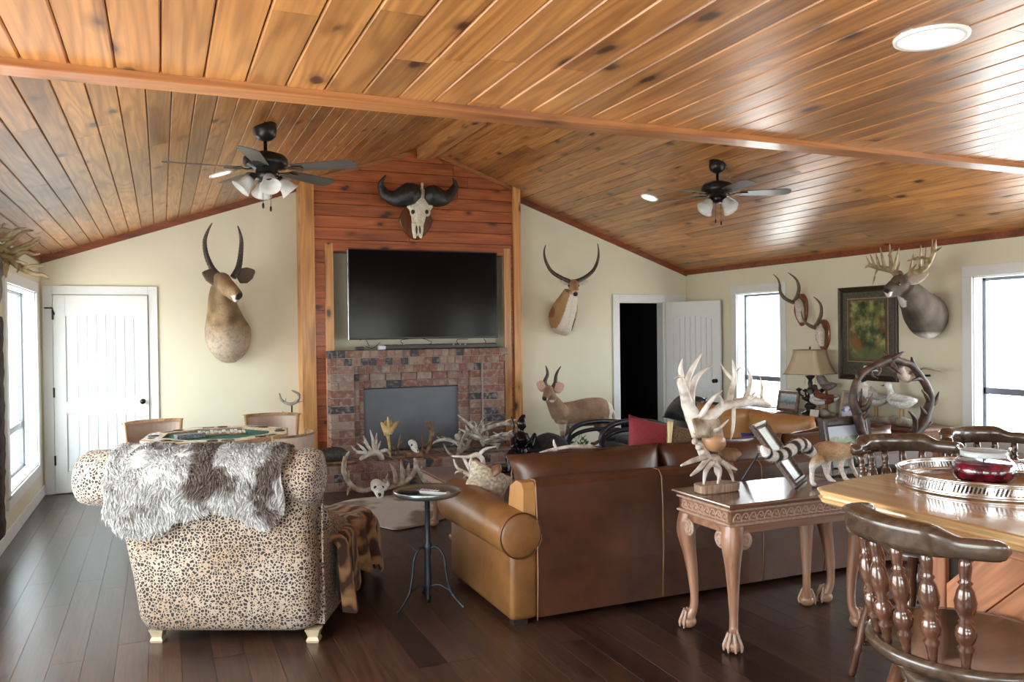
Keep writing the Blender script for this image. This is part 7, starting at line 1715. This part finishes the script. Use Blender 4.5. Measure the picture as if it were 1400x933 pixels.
def bird(px, py, x, label, body, head, s=1.0, rz=0, tail=None, up=.0, wings=False, breast=None, bill=(.05, .05, .06), standz=None, name='duck_figure'):
    p = PX(px, py, x); z0 = CHZ if standz is None else standz
    root = thing(name, label, 'bird', (p.x, p.y, z0), rz); c = Vector((0, 0, p.z - z0))
    mb = MB(); mb.tube([c + Vector((-.13, 0, .02)) * s, c + Vector((-.07, 0, .01)) * s, c, c + Vector((.08, 0, .02 + up)) * s, c + Vector((.12, 0, .04 + up)) * s], [(.02 * s, .012 * s), (.052 * s, .045 * s), (.068 * s, .06 * s), (.055 * s, .055 * s), (.03 * s, .03 * s)], 14, up=(0, 0, 1), sub=4)
    mb.tube([c + Vector((.09, 0, .04 + up)) * s, c + Vector((.105, 0, .09 + up)) * s, c + Vector((.115, 0, .12 + up)) * s], [.036 * s, .024 * s, .024 * s], 10, sub=3); hc = c + Vector((.125, 0, .135 + up)) * s; mb.ell(hc, (.034 * s, .026 * s, .028 * s))
    def col(q):
        if (q - hc).length < .05 * s: return head
        if q.x > c.x + .05 * s and breast: return breast
        if q.x < c.x - .08 * s and tail: return tail
        return lerp(body, tuple(v * .65 for v in body), .5 + noise.noise(q * 40))
    obj('body', fuse(mb, .007, 2, col), M['hide'], root)
    obj('bill', MB().tube([hc + Vector((.02, 0, 0)) * s, hc + Vector((.045, 0, -.006)) * s, hc + Vector((.065, 0, -.008)) * s], [(.012 * s, .010 * s), (.012 * s, .006 * s), (.010 * s, .003 * s)], 8, up=(0, 0, 1)), plain('duck_bill', bill, .4), root)
    if wings:
        for q in (-1, 1):
            mb = MB(); P = [c + Vector((.03, q * .05, .03)) * s, c + Vector((.0, q * .16, .08)) * s, c + Vector((-.06, q * .30, .05)) * s]; mb.tube(P, [(.06 * s, .012 * s), (.055 * s, .010 * s), (.012 * s, .004 * s)], 10, sub=4, up=(0, 0, 1)); mb.c = [tuple(v * .7 for v in body)] * len(mb.v); obj('wing', mb, M['hide'], root)
    else:
        mb = MB()
        for q in (-1, 1): mb.tube([c + Vector((.05, q * .055, .02)) * s, c + Vector((-.03, q * .062, .02)) * s, c + Vector((-.12, q * .03, .03)) * s], [(.03 * s, .010 * s), (.035 * s, .012 * s), (.008 * s, .004 * s)], 10, sub=3, up=(0, 0, 1))
        mb.c = [tuple(v * .6 for v in body)] * len(mb.v); obj('wing', mb, M['hide'], root)
    if not wings:
        mb = MB()
        for q in (-1, 1): mb.tube([c + Vector((.0, q * .025, -.04)) * s, Vector((.0, q * .03, .004))], [.009, .006], 6)
        obj('legs', mb, plain('orange_legs', (.35, .14, .04), .5), root)
    return root
R90 = math.pi / 2
bird(1130, 546, 6.42, 'chestnut bodied duck figure with white patch right of the lamp', (.20, .055, .03), (.05, .03, .025), .95, 2.3, tail=(.7, .68, .66), standz=CHZ)
bird(1130, 528, 6.6, 'slender grey brown duck figure standing highest behind the chestnut duck', (.30, .23, .22), (.22, .16, .15), .85, R90 + .5, up=.08)
bird(1120, 549, 6.36, 'black and white duck figure close beside the lamp base', (.75, .74, .72), (.10, .12, .12), .75, 2.2, tail=(.1, .1, .1))
bird(1198, 547, 6.45, 'black and white ringed duck figure inside the antler wreath on left', (.50, .47, .44), (.012, .012, .013), 1.1, 1.9, breast=(.8, .79, .76), up=.06)
bird(1233, 550, 6.5, 'plump white goose figure seen through the middle of the wreath', (.82, .82, .79), (.78, .78, .75), 1.15, 1.7)
fb_ = bird(1240, 515, 6.50, 'brown duck figure flying with spread wings on the wall above the goose', (.26, .17, .13), (.10, .12, .13), 1.0, math.radians(195), wings=True, breast=(.45, .36, .3), standz=1.0, name='flying_duck')
obj('wall_bracket', MB().box((6.50, fb_.location.y - .01, fb_.location.z + PX(1240, 515, 6.50).z - 1.01), (R - .001, fb_.location.y + .01, fb_.location.z + PX(1240, 515, 6.50).z - .99)), M['blackm'], fb_, True)
for px0, px1, x, lbl in ((1110, 1142, 6.36, 'grey driftwood piece under the duck figures beside the lamp'), (1188, 1262, 6.34, 'long grey driftwood log on the sideboard behind the wreath')):
    a = PX(px0, 570, x); b = PX(px1, 570, x); mb = MB().tube([Vector((x, a.y, CHZ + .03)), Vector((x + .03, (a.y * 2 + b.y) / 3, CHZ + .045)), Vector((x - .01, (a.y + 2 * b.y) / 3, CHZ + .04)), Vector((x + .02, b.y, CHZ + .03))], [.02, .045, .05, .02], 10, sub=5); mb.bumpy(.02, 14); mb.v = [Vector((q.x, q.y, max(q.z, CHZ + .0005))) for q in mb.v]
    centre('driftwood', mb, M['ant_grey'], lbl, 'driftwood')
cd = MB().box((0, 0, 0), (.006, .12, .07)); o = centre('note_card', cd.xf(Matrix.Translation((6.30, PX(1118, 566, 6.3).y, CHZ + .001)) @ Matrix.Rotation(.2, 4, 'Y')), plain('white_card', (.8, .8, .78), .6), 'blank white card leaning before the driftwood beside the lamp', 'card')
